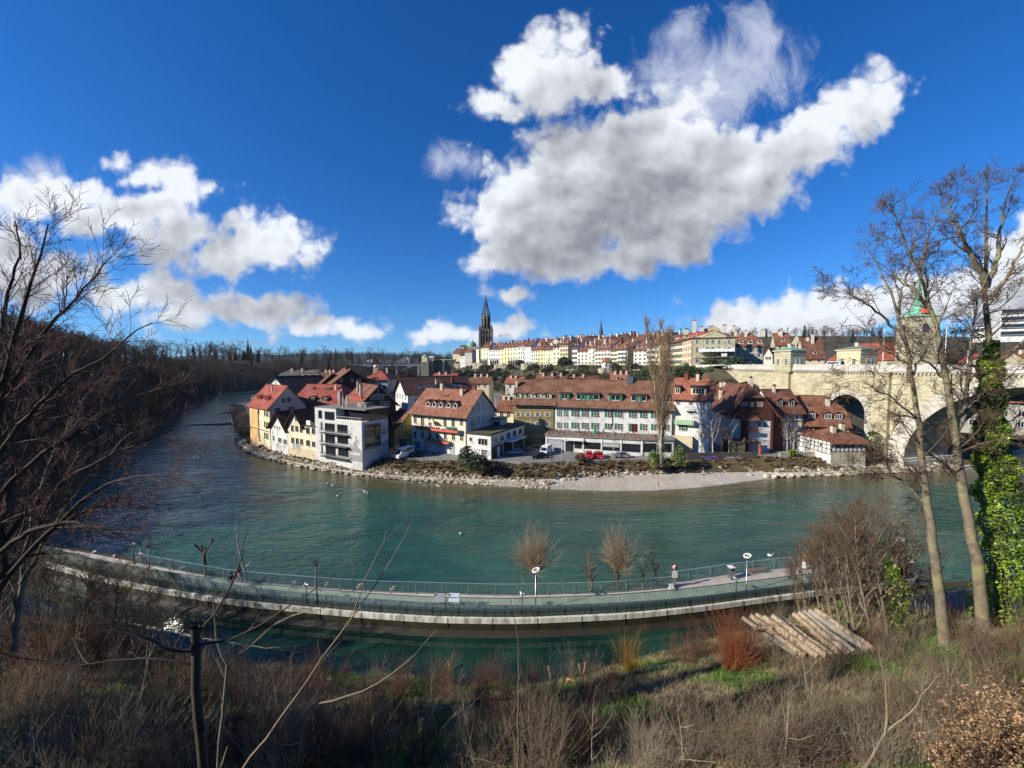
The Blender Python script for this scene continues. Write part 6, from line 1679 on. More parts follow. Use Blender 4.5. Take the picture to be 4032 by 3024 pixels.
def bare_tree(seed,Hh,crown=.62,r0=None,spec=None,spread=.75,nl=5,trunk_t=.35,up=.06,mats=None,names=('trunk','crown')):
 """returns meshes (trunk, crown)"""
 rng=np.random.default_rng(seed);r0=r0 or Hh*.014
 T_=path(rng,(0,0,-.4),(rng.normal(0,.05),rng.normal(0,.05),1),Hh*.8,9,.05,.04);RT=np.linspace(r0,r0*.18,10)
 trunk=[(T_,RT,7)];out=[[] for _ in range(5)]
 spec=spec or [(2.2/1,.8,1.2,5,.12,.05,3,.15,.5)]
 for k in range(nl):
  t=trunk_t+(1-trunk_t)*(k+rng.random())/nl;q,tg=at_len(T_,min(t,.98));a=spread*rng.uniform(.7,1.2)
  az=k*2.4+rng.uniform(-.5,.5);d=np.array([math.cos(az)*math.sin(a),math.sin(az)*math.sin(a),math.cos(a)])
  L=Hh*crown*(1.15-.75*t)*rng.uniform(.8,1.1);rad=r0*(1-.75*t)*.7
  Q=path(rng,q,d,L,7,.11,up);r=np.linspace(rad,rad*.15,8)
  trunk.append((Q,r,5));sprout(rng,out,Q,r,0,spec)
 sprout(rng,out,T_[4:],RT[4:],0,spec)
 m=mats or [M_bark,M_twig]
 return tube_mesh(names[0],trunk,m[0]),tube_mesh(names[1],flat(out),m[1])
RMIN[0]=.045
SPEC_FAR=[(1.2,.75,2.6,4,.13,.04,3,.12,.55),(1.5,.7,1.5,3,.15,.03,3,.1,.6),(1.6,.7,.9,2,.15,.02,3,.1,.9)]
far_tm=[bare_tree(100+i,15+(i % 3)*1.6,r0=.34,spec=SPEC_FAR,nl=8,crown=.5,mats=[M_barkd,M_twigf],spread=.85) for i in range(4)]
def make_conifer(seed,Hh,m=None):
 rng=np.random.default_rng(seed);n=1500;t=rng.random(n) ** 1.25;az=rng.uniform(0,2*PI,n)
 lay=np.floor(t*13)/13;rad=(1-t)*Hh*.22*(.45+.55*((t*13) % 1))*rng.uniform(.5,1.05,n)
 Cc=np.c_[np.cos(az)*rad,np.sin(az)*rad,Hh*(.08+.92*t)-rad*.25]
 V,F=leaf_quads(rng,Cc,.42);return tube_mesh('trunk',[(np.array([[0,0,-.3],[0,0,Hh*.5],[0,0,Hh*.97]]),np.array([Hh*.012,Hh*.008,.03]),6)],M_barkd),np_mesh('crown',V,F,m or L_conif,False)
def make_round(seed,rx,rz,n=1500,m=None,size=.28,z0=.8):
 rng=np.random.default_rng(seed);cl=rng.normal(0,.55,(22,3));cl[:,2]=np.abs(cl[:,2])
 k=rng.integers(0,22,n);Cc=cl[k]+rng.normal(0,.24,(n,3));rr_=np.linalg.norm(Cc,axis=1,keepdims=True);Cc=np.where(rr_>1.15,Cc/rr_*1.15,Cc)
 Cc=Cc*np.array([rx,rx,rz])+np.array([0,0,z0]);Cc[:,2]=np.maximum(Cc[:,2],.05)
 V,F=leaf_quads(rng,Cc,size);st=[(np.array([[0,0,-.3],[cl[j][0]*rx*.3,cl[j][1]*rx*.3,z0],cl[j]*np.array([rx,rx,rz])*.8+np.array([0,0,z0])]),np.array([.12,.08,.03]),5) for j in range(8)]
 return tube_mesh('trunk',st,M_barkd),np_mesh('crown',V,F,m or L_ever,False)
def plant(name,label,cat,meshes,loc,rz=0,sc=1,group=None,names=('trunk','crown')):
 t=thing(name,label,cat,loc,rz,group);t.scale=(sc,sc,sc) if not hasattr(sc,'__len__') else sc
 for nm,me in zip(names,meshes):link(nm,me,t)
 return t
# ---- wooded banks: one mass, instanced through geometry nodes
def scatter(name,pts,scales,objs,seed,label,kind='stuff'):
 """one object whose geometry nodes set the given meshes on its points"""
 me=bpy.data.meshes.new(name);me.vertices.add(len(pts));me.vertices.foreach_set('co',np.asarray(pts,np.float32).ravel())
 a=me.attributes.new('sc','FLOAT','POINT');a.data.foreach_set('value',np.asarray(scales,np.float32))
 rngs=np.random.default_rng(seed);a=me.attributes.new('rot','FLOAT','POINT');a.data.foreach_set('value',rngs.uniform(0,6.28,len(pts)).astype(np.float32))
 o=link(name,me);tag(o,label,kind=kind)
 ng=bpy.data.node_groups.new(name,'GeometryNodeTree');ng.interface.new_socket('Geometry',in_out='INPUT',socket_type='NodeSocketGeometry');ng.interface.new_socket('Geometry',in_out='OUTPUT',socket_type='NodeSocketGeometry')
 T=NT(ng);gi_=T.n('NodeGroupInput');go_=T.n('NodeGroupOutput')
 jn=T.n('GeometryNodeJoinGeometry')
 k=len(objs);idx=T.n('GeometryNodeInputIndex').outputs[0]
 md=T.m('MODULO',idx,float(k))
 for i,ob in enumerate(objs):
  oi=T.n('GeometryNodeObjectInfo');oi.inputs[0].default_value=ob;oi.inputs['As Instance'].default_value=True
  ip=T.n('GeometryNodeInstanceOnPoints');ng.links.new(gi_.outputs[0],ip.inputs['Points']);ng.links.new(oi.outputs['Geometry'],ip.inputs['Instance'])
  eq=T.m('COMPARE',md,float(i),.1);ng.links.new(eq,ip.inputs['Selection'])
  na=T.n('GeometryNodeInputNamedAttribute',data_type='FLOAT');na.inputs[0].default_value='sc';nb=T.n('GeometryNodeInputNamedAttribute',data_type='FLOAT');nb.inputs[0].default_value='rot'
  cb=T.n('ShaderNodeCombineXYZ');ng.links.new(nb.outputs[0],cb.inputs[2]);ng.links.new(cb.outputs[0],ip.inputs['Rotation'])
  cs=T.n('ShaderNodeCombineXYZ');[ng.links.new(na.outputs[0],cs.inputs[j]) for j in range(3)];ng.links.new(cs.outputs[0],ip.inputs['Scale'])
  ng.links.new(ip.outputs[0],jn.inputs[0])
 ng.links.new(jn.outputs[0],go_.inputs[0])
 o.modifiers.new('scatter','NODES').node_group=ng
 return o
def loose(me_list,name):
 """template object that is not linked to the scene: meshes joined"""
 import bmesh
 bm=bmesh.new();nm=bpy.data.meshes.new(name);off=0
 for i,me in enumerate(me_list):
  nf=len(bm.faces);bm.from_mesh(me);bm.faces.ensure_lookup_table()
  for f in bm.faces[nf:]:f.material_index=i
 bm.to_mesh(nm);bm.free()
 for me in me_list:nm.materials.append(me.materials[0])
 return bpy.data.objects.new(name,nm)
T_far=[loose(m,'wood_tree') for m in far_tm]
cf=[make_conifer(7,15),make_conifer(8,12)];T_con=[loose(m,'wood_conifer') for m in cf]
rd=[make_round(21,2.0,2.4),make_round(22,2.6,2.0)]
def strip_points(rows,n,rng,dmin,dmax,profz,base,nrmv,keep=None):
 pts=[]
 while len(pts)<n:
  i=rng.random()*(len(base)-1);k=int(i);f=i-k;P=base[k]*(1-f)+base[k+1]*f;N=nrmv[k]
  d=dmin+(dmax-dmin)*rng.random() ** 1.1
  x,y=P+N*d;pts.append((x,y,profz(k,d)-.3))
 return np.array(pts)
kH=np.interp(np.linspace(0,1,len(hl)),[0,0.25,0.45,0.75,1],[0.82,0.92,1.12,1.15,0.95])
pz=lambda k,d:float(np.interp(d,[a for a,_ in HILL_PROF],[b for _,b in HILL_PROF]))*kH[k]
rng=np.random.default_rng(5)
pts=strip_points(None,900,rng,1,120,pz,hl[:70],nrm[:70])
scatter('woodland',pts,rng.uniform(.75,1.15,len(pts))*np.interp(pts[:,1],[60,150,300],[.85,1,1.1]),T_far,1,'dense bare wood covering the shaded river bank')
pzr=lambda k,d:float(np.interp(d,[-3,0,10,30,60,100,200,500],[-1,.5,7,18,27,31,33,35]))*float(np.interp(k/len(ridge),[0,.3,.6,1],[1,.95,.85,.7]))
pts=strip_points(None,620,rng,0,150,pzr,ridge,nr)
scatter('ridge_woodland',pts,rng.uniform(.9,1.6,len(pts)),T_far,2,'bare woodland on the ridge closing the river bend')
pts=strip_points(None,34,rng,10,150,pzr,ridge,nr);scatter('ridge_conifers',pts,rng.uniform(.8,1.5,len(pts)),T_con,3,'dark conifers scattered through the ridge wood')
pts=np.c_[rng.uniform(-330,-40,260),rng.uniform(430,640,260),np.full(260,3.0)];pts=pts[(pts[:,0]>-0.42*pts[:,1]+20)];scatter('valley_trees',pts,rng.uniform(.5,.85,len(pts)),T_far,4,'brown bare trees filling the valley before the iron bridge')
pts=np.array([(x,2600+540,float(np.interp(x,[-2600,-1900,-1500,-1150,-900,-650,-300,200],[100,108,112,118,104,96,70,60]))-6) for x in rng.uniform(-2300,150,700)]);scatter('distant_trees',pts,rng.uniform(.8,1.5,len(pts)),T_far+T_far+T_con[1:],6,'far wooded skyline trees')
def slope_pt(u,back):
 """a place on the garden slope: u pixel column of the row above it, metres down from the row"""
 y=rowY(u);x,_=XY(u,y);k=int(np.argmin(np.hypot(crest[:,0]-x,crest[:,1]-y)));P=crest[k]-nc[k]*back
 z=float(np.interp(back,[0,3,9,15,24,30,44,58,75],[25.6,25.3,21.5,20.5,15.5,15,10,5,1.5]));return P[0],P[1],z-.4
pts=[]
for _ in range(300):
 u=rng.uniform(1780,2720);pts.append(slope_pt(u,rng.uniform(8,70)))
scatter('garden_trees',pts,rng.uniform(.35,.75,len(pts)),T_far,7,'bare garden trees and thickets on the slope below the old town')
T_rd=[loose(m,'garden_bush') for m in rd];ro=make_round(23,2.2,1.6,m=L_olive);T_rd.append(loose(ro,'garden_bush'))
pts=[slope_pt(rng.uniform(1780,2860),rng.uniform(6,62)) for _ in range(330)];scatter('garden_bushes',pts,rng.uniform(.6,1.8,len(pts)),T_rd,8,'evergreen bushes in the gardens below the old town')
pts=[]
for _ in range(520):
 x=rng.uniform(120,560);d=rng.uniform(70,380);y=150+(x-93)/9*.6+d-18
 lift=np.interp(x,[90,140,200,260,330,600],[.25,.55,.85,1.0,1.1,1.1]);z=float(np.interp(d,[60,120,170,240,330,600],[24.5,26,34,50,58,56]));z=z if z<25 else 25+(z-25)*lift
 if 1.05<x/y<1.26 and y<260 and y>120:pass
 pts.append((x,y,z-.5))
scatter('hill_woodland',pts,rng.uniform(.5,.95,len(pts)),T_far,9,'bare wood on the hill beyond the stone bridge')
pts=pts[::14];scatter('hill_conifers',pts,rng.uniform(.5,1.1,len(pts)),T_con,10,'dark conifers on the hill beyond the stone bridge')
for u,back,sc,m_,lb in ((2075,4,1.9,rd[0],'round dark evergreen in front of the terrace row'),(2232,4,2.4,rd[0],'large round evergreen before the tallest beige house'),(1925,40,2.0,rd[1],'broad dark evergreen low on the garden slope')):
 plant('evergreen_tree',lb,'tree',m_,slope_pt(u,back),1.3*sc,sc)
plant('conifer_tree','tall narrow conifer below the middle of the terrace row','tree',cf[0],slope_pt(2062,40),0,(.9,.9,1.25))
for u,y,sc,lb in ((788,300,1.25,'single broad bare tree on the skyline of the wooded bank'),(1140,420,1.1,'bare tree standing on the skyline right of the crane'),):
 plant('skyline_tree',lb,'tree',far_tm[0 if u<900 else 1],(XY(u,y)[0],y,26),0,sc)
plant('skyline_conifer','dark conifer on the ridge beside the pointed spire','tree',cf[0],(XY(1018,430)[0],430,28),0,(1.3,1.3,.9))
plant('skyline_conifer','dark round conifer before the pointed spire','tree',cf[1],(XY(965,420)[0],420,30),0,(1.7,1.7,.9))
RMIN[0]=.028
SPB=[(1.6,.62,1.7,4,.12,.03,3,.1,.55),(2.6,.65,.75,3,.15,.03,3,.1,.6)]
birch=bare_tree(41,11,spec=SPB,nl=9,crown=.5,spread=.6,mats=[M_pale,M_twig],up=.05)
small=bare_tree(42,8,spec=SPB,nl=8,crown=.55,spread=.75,mats=[M_barkd,M_twig])
for u,v,sc,rz,m_,lb in ((2808,1800,1.35,0,birch,'pale stemmed bare tree before the shaded gap beside the orange roof'),(2760,1800,1.1,2,small,'dark spreading bare tree under the orange roofed house'),(2842,1800,1.25,4,small,'dark bare tree against the shaded house wall'),
  (2870,1790,1.1,5,birch,'slim bare tree left of the timber house'),(3100,1790,1.0,1,birch,'thin white birch in front of the half timbered house'),(3120,1792,.95,3,birch,'leaning white birch beside the thin one'),
  (3330,1800,.8,1,small,'small bare tree at the low half timbered cottage'),(2250,1800,.35,1,small,'tiny bare tree in the car park by the red cars'),(1560,1815,.6,2,small,'scrubby bare tree beside the parked white van'),(1540,1815,.45,3,small,'low bare thicket tree under the modern block')):
 p=at_z(u,v,QZ);plant('bare_tree',lb,'tree',m_,(p.x,p.y,QZ-.2),rz,sc)
bt=bare_tree(43,14,spec=SPB,nl=14,crown=.42,spread=.5,mats=[M_pale,M_twig],up=.09,trunk_t=.2)
for u,y,z,sc,rz,lb in ((1975,150,6,.95,0,'tall pale bare birch rising behind the yellow house'),(1998,146,6,1.0,2,'second pale bare birch behind the yellow house roof'),(1952,155,6,.8,4,'shorter bare birch left of the tall pair'),(2460,190,14,.7,1,'slim pale tree by the garden pavilion')):
 plant('birch_tree',lb,'tree',bt,(XY(u,y)[0],y,z),rz,sc)
tip=bare_tree(44,10,spec=SPB,nl=12,crown=.6,spread=.9,mats=[M_barkd,M_twig],trunk_t=.12)
for u,v,sc,rz,lb in ((945,1722,1.25,0,'multi stemmed bare tree leaning over the river at the point'),(925,1700,1.1,2,'bare willow behind the leaning tree at the point'),(965,1735,.95,4,'low bare tree at the foot of the white narrow house'),(918,1660,1.0,1,'grey bare tree further up river at the point')):
 p=at_z(u,v,1.0);plant('bare_tree',lb,'tree',tip,(p.x,p.y,.8),rz,sc)
rngp=np.random.default_rng(9);Hp=35.0;T_=path(rngp,(0,0,-.4),(0,0,1),Hp*.97,14,.015,.03);RT=np.linspace(.42,.05,15);tr_=[(T_,RT,8)];out=[[],[]]
for az0,off_,h_ in ((0,.8,.82),(2.5,.7,.9),(4.4,.9,.78)):
 Q=path(rngp,(math.cos(az0)*.3,math.sin(az0)*.3,3),(math.cos(az0)*.06,math.sin(az0)*.06,1),Hp*h_,10,.02,.03);tr_.append((Q,np.linspace(.22,.03,11),6))
for S_,R_ in [(t[0],t[1]) for t in tr_]:
 for _ in range(230):
  t=rngp.uniform(.12,.97);q,tg=at_len(S_,t);az=rngp.uniform(0,6.28);a=.46
  L=(2.2+4.2*math.sin(PI*min(1,t*1.02)) ** .7)*rngp.uniform(.5,1.0)
  Q=path(rngp,q,(math.cos(az)*math.sin(a),math.sin(az)*math.sin(a),math.cos(a)),L,5,.06,.09);out[0].append((Q,np.linspace(.045,.02,6),3))
  for _ in range(5):
   q2,tg2=at_len(Q,rngp.uniform(.2,.98));out[1].append((path(rngp,q2,side_dir(rngp,tg2,.5),rngp.uniform(.4,1.0),2,.1,.08),np.array([.022,.02,.016]),3))
p=at_z(2602,1812,QZ);pop=plant('poplar_tree','very tall slender bare poplar with ivied foot before the green shuttered house','tree',(tube_mesh('trunk',tr_,M_pale),tube_mesh('crown',flat(out),mat('poplar_twig','#a8906f',.9,var='#8a7458',scale=.4,amt=.9))),(p.x,p.y,QZ-.2))
rngi=np.random.default_rng(3);n=900;zz=rngi.random(n) ** 1.5*7;V,F=leaf_quads(rngi,np.c_[rngi.normal(0,.55,n),rngi.normal(0,.5,n),zz],.16);link('ivy',np_mesh('ivy',V,F,L_olive,False),pop)
for u,v,sx,sz,m_,lb in ((2672,1830,1.5,3.2,L_olive,'tall leafy ivy clad shrub beside the poplar foot'),(2575,1835,1.2,2.4,L_olive,'ivy thicket just left of the poplar foot'),(1845,1838,2.6,3.4,L_ever,'large dark green evergreen shrub on the bank in front of the white workshop'),(1880,1850,2.2,2.2,L_ever,'shaded lower half of the evergreen clump by the workshop'),
  (2286,1822,1.1,1.2,L_brown,'small ochre shrub on the bank below the red cars'),(2910,1690,1.2,1.6,L_bamboo,'yellow green bamboo on the stone terrace'),(2975,1690,1.1,1.6,L_bamboo,'second yellow green bamboo on the stone terrace'),(3118,1800,1.1,.9,L_ivy,'bright green bush in the quay garden'),(3490,1790,2.6,5,L_ever,'dark ivy mass against the bridge pier'),(2880,1790,1.8,2.2,L_brown,'rusty brown hedge under the dark trees')):
 z=QZ-.3 if v>1700 else 6.6;
 if u==3490:p=Vector((PB.x-4.5*.22-2.6,PB.y+4.4,0));z=2.0
 else:p=at_z(u,v,z)
 plant('evergreen_shrub',lb,'shrub',make_round(int(u),sx,sz,1300,m_,.24),(p.x,p.y,z))
pe=[]
for _ in range(90):
 y=rngp.uniform(128,192);x=rngp.uniform(52,90);d_=float(seg_dist(np.array([[x,y]]),crest[70:])[0]);z=float(np.interp(d_,[0,3,9,15,24,30,44,58,75],[25.6,25.3,21.5,20.5,15.5,15,10,5,1.5]))
 if y<152:z=3+(y-126)*.75*max(0,(x-54))/32
 pe.append((x,y,z-.4))
scatter('bridgehead_bushes',pe,rngp.uniform(.7,1.7,len(pe)),T_rd,51,'evergreen bushes on the bank by the bridge head')
# ------- riverside walkway of the bear park
GL=np.array(wpz(GLASS_PX,4.14));RL=np.array(wpz(RAIL_PX,4.13))
gl=smooth_line(GL,90,3);rl=smooth_line(RL,90,3)
def z3(P,z):return np.c_[P,np.full(len(P),float(z))]
toward=np.array([0,-1.0])
M_deck=mat('walkway_surface','#c2b6a8',.9,var='#a99d90',scale=.7,amt=.9,bump=.15,bscale=8,coords='World')
gb=gl+np.array([0,-.10]);n90=len(gl)
tag(strip('path',[z3(gl+[0,.10],DZ),z3(rl+[0,.25],DZ)],M_deck),'pale walkway curving along the river',kind='structure')
tag(strip('walkway_curb',[z3(gl+[0,.1],DZ-.004),z3(gl+[0,.1],2.34),z3(gb+[0,-.16],2.31),z3(gb+[0,-.18],1.84),z3(gb+[0,-.10],1.82),z3(gb+[0,-.10],.2)],mat('curb_stone','#e2dfd2',.85,var='#aeaa9b',scale=2.6,amt=.9,bump=.1,col3='#8e8a76',scale3=1.6,coords='World',stretch=(1,1,.12)),smooth=False),'pale concrete edge beam under the glass balustrade',kind='structure')
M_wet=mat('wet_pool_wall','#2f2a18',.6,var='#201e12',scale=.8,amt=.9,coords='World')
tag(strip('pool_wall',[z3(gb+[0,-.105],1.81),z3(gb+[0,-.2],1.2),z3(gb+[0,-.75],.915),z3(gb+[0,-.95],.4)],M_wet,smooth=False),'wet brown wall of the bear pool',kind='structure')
tag(strip('river_embankment',[z3(rl+[0,.25],DZ-.02),z3(rl+[0,1.4],2.3),z3(rl+[0,3.6],.9),z3(rl+[0,5.6],-.5)],M_bank),'rough stone embankment between walkway and river',kind='structure')
def along(L,d):
 """place and direction d metres along a line"""
 S=np.r_[0,np.cumsum(np.hypot(*np.diff(L,axis=0).T))];d=min(max(d,0),S[-1]-1e-3);k=int(np.searchsorted(S,d,'right'))-1;f=(d-S[k])/(S[k+1]-S[k])
 q=L[k]*(1-f)+L[k+1]*f;t=L[k+1]-L[k];return q,t/np.linalg.norm(t)
def length(L):return float(np.hypot(*np.diff(L,axis=0).T).sum())
jt=MB()
for i in range(int(length(gl)/4.2)):q,tg=along(gl,4.2*i+1);jt.box(q[0]-.015,q[0]+.015,q[1]-.30,q[1]-.1,.9,2.325)
to=jt.build('curb_joints',M_dark);to['kind']='stuff';to['label']='dark joints in the pale edge beam'
def glass_mat():
 m=bpy.data.materials.new('balustrade_glass');m.use_nodes=True;T=NT(m.node_tree);m.node_tree.nodes.remove(m.node_tree.nodes['Principled BSDF']);out=m.node_tree.nodes['Material Output']
 tr=T.n('ShaderNodeBsdfTransparent');tr.inputs[0].default_value=(.74,.90,.84,1)
 gs=T.n('ShaderNodeBsdfGlossy');gs.inputs['Roughness'].default_value=.04
 df=T.n('ShaderNodeBsdfDiffuse');df.inputs[0].default_value=(.50,.60,.54,1)
 fr=T.n('ShaderNodeFresnel');fr.inputs[0].default_value=1.18
 vec=T.n('ShaderNodeTexCoord').outputs['Object'];sx=T.n('ShaderNodeSeparateXYZ');T.put(sx.inputs[0],vec);cb=T.n('ShaderNodeCombineXYZ');T.put(cb.inputs[0],T.m('MULTIPLY',sx.outputs[0],2.5));T.put(cb.inputs[1],sx.outputs[2])
 vo=T.n('ShaderNodeTexVoronoi',feature='DISTANCE_TO_EDGE');vo.inputs['Scale'].default_value=4.2;T.put(vo.inputs['Vector'],cb.outputs[0])
 pat=T.m('MULTIPLY',T.ramp(vo.outputs['Distance'],.0,.16),T.ramp(sx.outputs[2],.75,.95))
 m1=T.n('ShaderNodeMixShader');T.put(m1.inputs[0],T.m('MULTIPLY_ADD',pat,.26,.10));m.node_tree.links.new(tr.outputs[0],m1.inputs[1]);m.node_tree.links.new(df.outputs[0],m1.inputs[2])
 m2=T.n('ShaderNodeMixShader');T.put(m2.inputs[0],fr.outputs[0]);m.node_tree.links.new(m1.outputs[0],m2.inputs[1]);m.node_tree.links.new(gs.outputs[0],m2.inputs[2]);m.node_tree.links.new(m2.outputs[0],out.inputs[0])
 return m
M_bglass=glass_mat();M_bolt=M_steel
bal=thing('glass_balustrade','long curved green glass balustrade on a pale concrete edge','balustrade')
Lg=length(gl);npan=int(Lg/2.5);step=Lg/npan
pm=MB();pm.box(0.02,1,-.02,.02,0,1.82);pmesh=pm.mesh('glass_panel',M_bglass)
cm=MB();cm.box(-.06,.06,.02,.22,-.02,.62);cm.box(-.05,.05,-.07,.02,.05,.15);cm.box(-.05,.05,-.07,.02,.42,.52);cmesh=cm.mesh('bracket',M_dark)
bm_=MB()
for x in (.18,.5,.82):
 for z in (.12,.46):bm_.lathe([(.045,-.03),(.045,.03)],6)
for i in range(npan):
 q,tg=along(gl,i*step);q2,_=along(gl,(i+1)*step);dd=q2-q;L_=float(np.hypot(*dd));a=math.atan2(dd[1],dd[0])
 o=link('glass_panel',pmesh,bal,(q[0],q[1],2.32),a);o.scale=(L_,1,1);link('bracket',cmesh,bal,(q[0],q[1],2.34),a)
b=MB()
for i in range(npan*5):
 q,tg=along(gl,i*step/5+.2)
 for z in (2.48,2.82):b.box(q[0]-.04,q[0]+.04,q[1]-.10,q[1]-.05,z,z+.08)
o=b.build('bolts',M_bolt,bal);o['kind']='stuff'
b=MB();P=[Vector((x,y,4.16)) for x,y in gl[::2]]
for p,q in zip(P[:-1],P[1:]):b.bar(p,q,.06,.05)
b.build('top_rail',M_steel,bal)
M_rail=mat('painted_railing','#7f9a98',.45,var='#6b8583',scale=2,metal=.3);M_handr=mat('handrail_steel','#b9c6c4',.35,metal=.7)
def railing(L,z0,lb):
 t=thing('bar_railing',lb,'railing');Lr=length(L);n=int(Lr/2.6)
 pmm=MB();pmm.box(-.03,.03,-.05,.05,-.05,1.18);pme=pmm.mesh('post',M_rail)
 for i in range(n+1):q,tg=along(L,Lr*i/n);link('post',pme,t,(q[0],q[1],z0),math.atan2(tg[1],tg[0]))
 b=MB();k=int(Lr/.5)
 P=[Vector((*along(L,Lr*i/k)[0],z0+1.2)) for i in range(k+1)]
 for p,q in zip(P[:-1],P[1:]):b.bar(p,q,.07,.05)
 b.build('handrail',M_handr,t);b=MB()
 for p,q in zip(P[:-1],P[1:]):b.bar(p-Vector((0,0,1.08)),q-Vector((0,0,1.08)),.04)
 b.build('bottom_rail',M_rail,t);b=MB();k=int(Lr/.125)
 for i in range(k):
  q,tg=along(L,Lr*(i+.5)/k);b.box(q[0]-.012,q[0]+.012,q[1]-.012,q[1]+.012,z0+.12,z0+1.18)
 o=b.build('bars',M_rail,t);o['kind']='stuff'
RA=smooth_line([p for p in wpz([x for x in RAIL_PX if 500<x[0]<2700],4.13)],60,2)
railing(RA,DZ,'long grey bar railing along the river side of the walkway')
RB=smooth_line(wpz([(2620,2252),(2680,2246),(2900,2216),(3100,2194),(3350,2168),(3600,2148)],4.13),40,1)
railing(RB,DZ,'second bar railing set back where the walkway widens by the bench')
wd_=smooth_line(wpz([(2640,2330),(2900,2300),(3350,2242),(3600,2215)],DZ),30,1);we_=smooth_line(wpz([(2620,2292),(2900,2252),(3350,2205),(3600,2184)],DZ),30,1)
tag(strip('path_widening',[z3(wd_,DZ+.004),z3(we_,DZ+.004),z3(we_+[0,.2],DZ-.5),z3(we_+[0,3.5],-.6)],M_deck),'widened part of the walkway by the bench',kind='structure')
def on_deck(u,v):p=at_z(u,v,DZ);return (p.x,p.y,DZ)
def lamp(u,v,vt,lb,az=.3,ring=True):
 p=on_deck(u,v);hh=z_at(p[0],p[1],vt)-DZ;t=thing('ring_lamp',lb,'street lamp',p,az,'lamps along the walkway')
 b=MB();b.lathe([(.09,0),(.09,.2),(.055,.25),(.05,hh-.25)],10);b.build('pole',M_steel if ring else M_dark,t)
 b=MB();b.bar((0,0,hh-.35),(0,0,hh-.02),.14);b.build('bracket',M_dark,t)
 b=MB();ti=.32;
 for k in range(20):
  a,a2=2*PI*k/20,2*PI*(k+1)/20;pt=lambda an,r:(r*math.cos(an),r*math.sin(an)*.95,hh+r*math.cos(an)*math.sin(ti)+0.02)
  vs=[pt(a,.24),pt(a2,.24),pt(a2,.37),pt(a,.37)];vs+=[(x,y,z+.07) for x,y,z in vs]
  b.add(vs,[(0,3,2,1),(4,5,6,7),(0,1,5,4),(2,3,7,6)])
 b.bar((-.3,0,hh-.08),(.3,0,hh+.10),.05)
 b.build('lamp_ring',M_white if ring else M_dark,t)
 return t
lamp(590,2262,2146,'dark walkway lamp nearest the bridge of brown branches',1.2,False)
lamp(1247,2356,2216,'dark walkway lamp between the two walkers and the info boards',1.2,False)
lamp(2109,2403,2247,'ring headed lamp in front of the large pollard willow',.4)
lamp(2938,2331,2190,'white ring headed lamp beside the litter bin',.4)
lamp(3538,2262,2126,'white ring headed lamp seen among the brown thicket trees',.3)
for u,v,vt,lb in ((1207,2378,2300,'silver spotlight on a short post by the lamp'),(2056,2402,2336,'bright spotlight cluster on a short post near the pollard willow'),(2898,2334,2275,'small silver spotlight post left of the ring lamp'),(528,2222,2140,'small spotlight post at the far end of the railing')):
 p=on_deck(u,v);hh=z_at(p[0],p[1],vt)-DZ;t=thing('spotlight_post',lb,'spotlight',p);b=MB();b.lathe([(.06,0),(.05,hh-.2)],8);b.build('post',M_dark,t)
 for a in (0,2.1,4.2):b=MB();b.tube([(.05,0,0),(.26,0,.08)],[.10,.12],10);o=b.build('spotlight',M_steel,t,(0,0,hh-.12),a)
for u0,lb in ((1711,'dark grey information board on two thin legs'),(1768,'pale reflecting information board on two thin legs')):
 p0=on_deck(u0,2402);p1=on_deck(u0+43,2404);w_=p1[0]-p0[0];t=thing('info_board',lb,'information board',p0,math.atan2(p1[1]-p0[1],w_),'information boards')
 zt_=z_at(p0[0],p0[1],2338)-DZ;b=MB();b.box(0,.05,0,.05,0,zt_);b.box(w_-.05,w_,0,.05,0,zt_);b.build('leg',M_dark,t)
 b=MB();b.add([(0,-.25,zt_-.62),(w_,-.25,zt_-.62),(w_,.18,zt_),(0,.18,zt_),(0,-.22,zt_-.67),(w_,-.22,zt_-.67),(w_,.21,zt_-.05),(0,.21,zt_-.05)],[(0,1,2,3),(4,7,6,5),(0,4,5,1),(1,5,6,2),(2,6,7,3),(3,7,4,0)]);b.build('panel',mat('board_face','#8d9093',.25) if u0==1711 else mat('board_face_pale','#b9c2cb',.2),t)
 b=MB();b.bar((0,.2,zt_),(w_,.2,zt_),.05);b.build('top_edge',M_dark,t)
p=on_deck(2878,2279);t=thing('litter_bin','tall square stainless litter bin by the railing','bin',p,.2);b=MB();b.box(-.26,.26,-.26,.26,.05,1.3);b.build('body',M_steel,t);b=MB();b.box(-.3,.3,-.3,.3,1.3,1.36);b.build('lid',M_white,t);b=MB();b.box(-.17,.17,-.28,-.26,1.02,1.2);b.build('slot',M_black,t)
p0,p1=on_deck(2948,2268),on_deck(3024,2258);t=thing('park_bench','wide backless timber bench on steel legs beside the bin','bench',p0,math.atan2(p1[1]-p0[1],p1[0]-p0[0]));w_=math.hypot(p1[0]-p0[0],p1[1]-p0[1])
sm=MB();sm.box(0,w_,-.04,.04,.42,.47);sme=sm.mesh('slat',mat('bench_wood','#8a7a68',.8,var='#6d5f50',scale=3,amt=.9))
for i in range(7):link('slat',sme,t,(0,.1+i*.13,0))
for x in (.15,w_-.2):
 for y in (.08,.84):b=MB();b.box(x,x+.06,y,y+.06,0,.42);b.build('leg',M_steel,t)
for u,lb in ((3270,'dark brown bench half hidden by the brown thicket'),(3330,'second dark bench behind the thicket stems')):
 p=on_deck(u,2262-(u-3270)*.1);t=thing('park_bench',lb,'bench',p,.2);b=MB();b.box(0,1.5,0,.5,.38,.46);b.build('seat',M_wood,t);b=MB();b.box(0,1.5,.5,.56,.46,.9);b.build('backrest',M_wood,t)
 for x in (.1,1.34):b=MB();b.box(x,x+.06,.05,.45,0,.38);b.build('leg',M_dark,t)
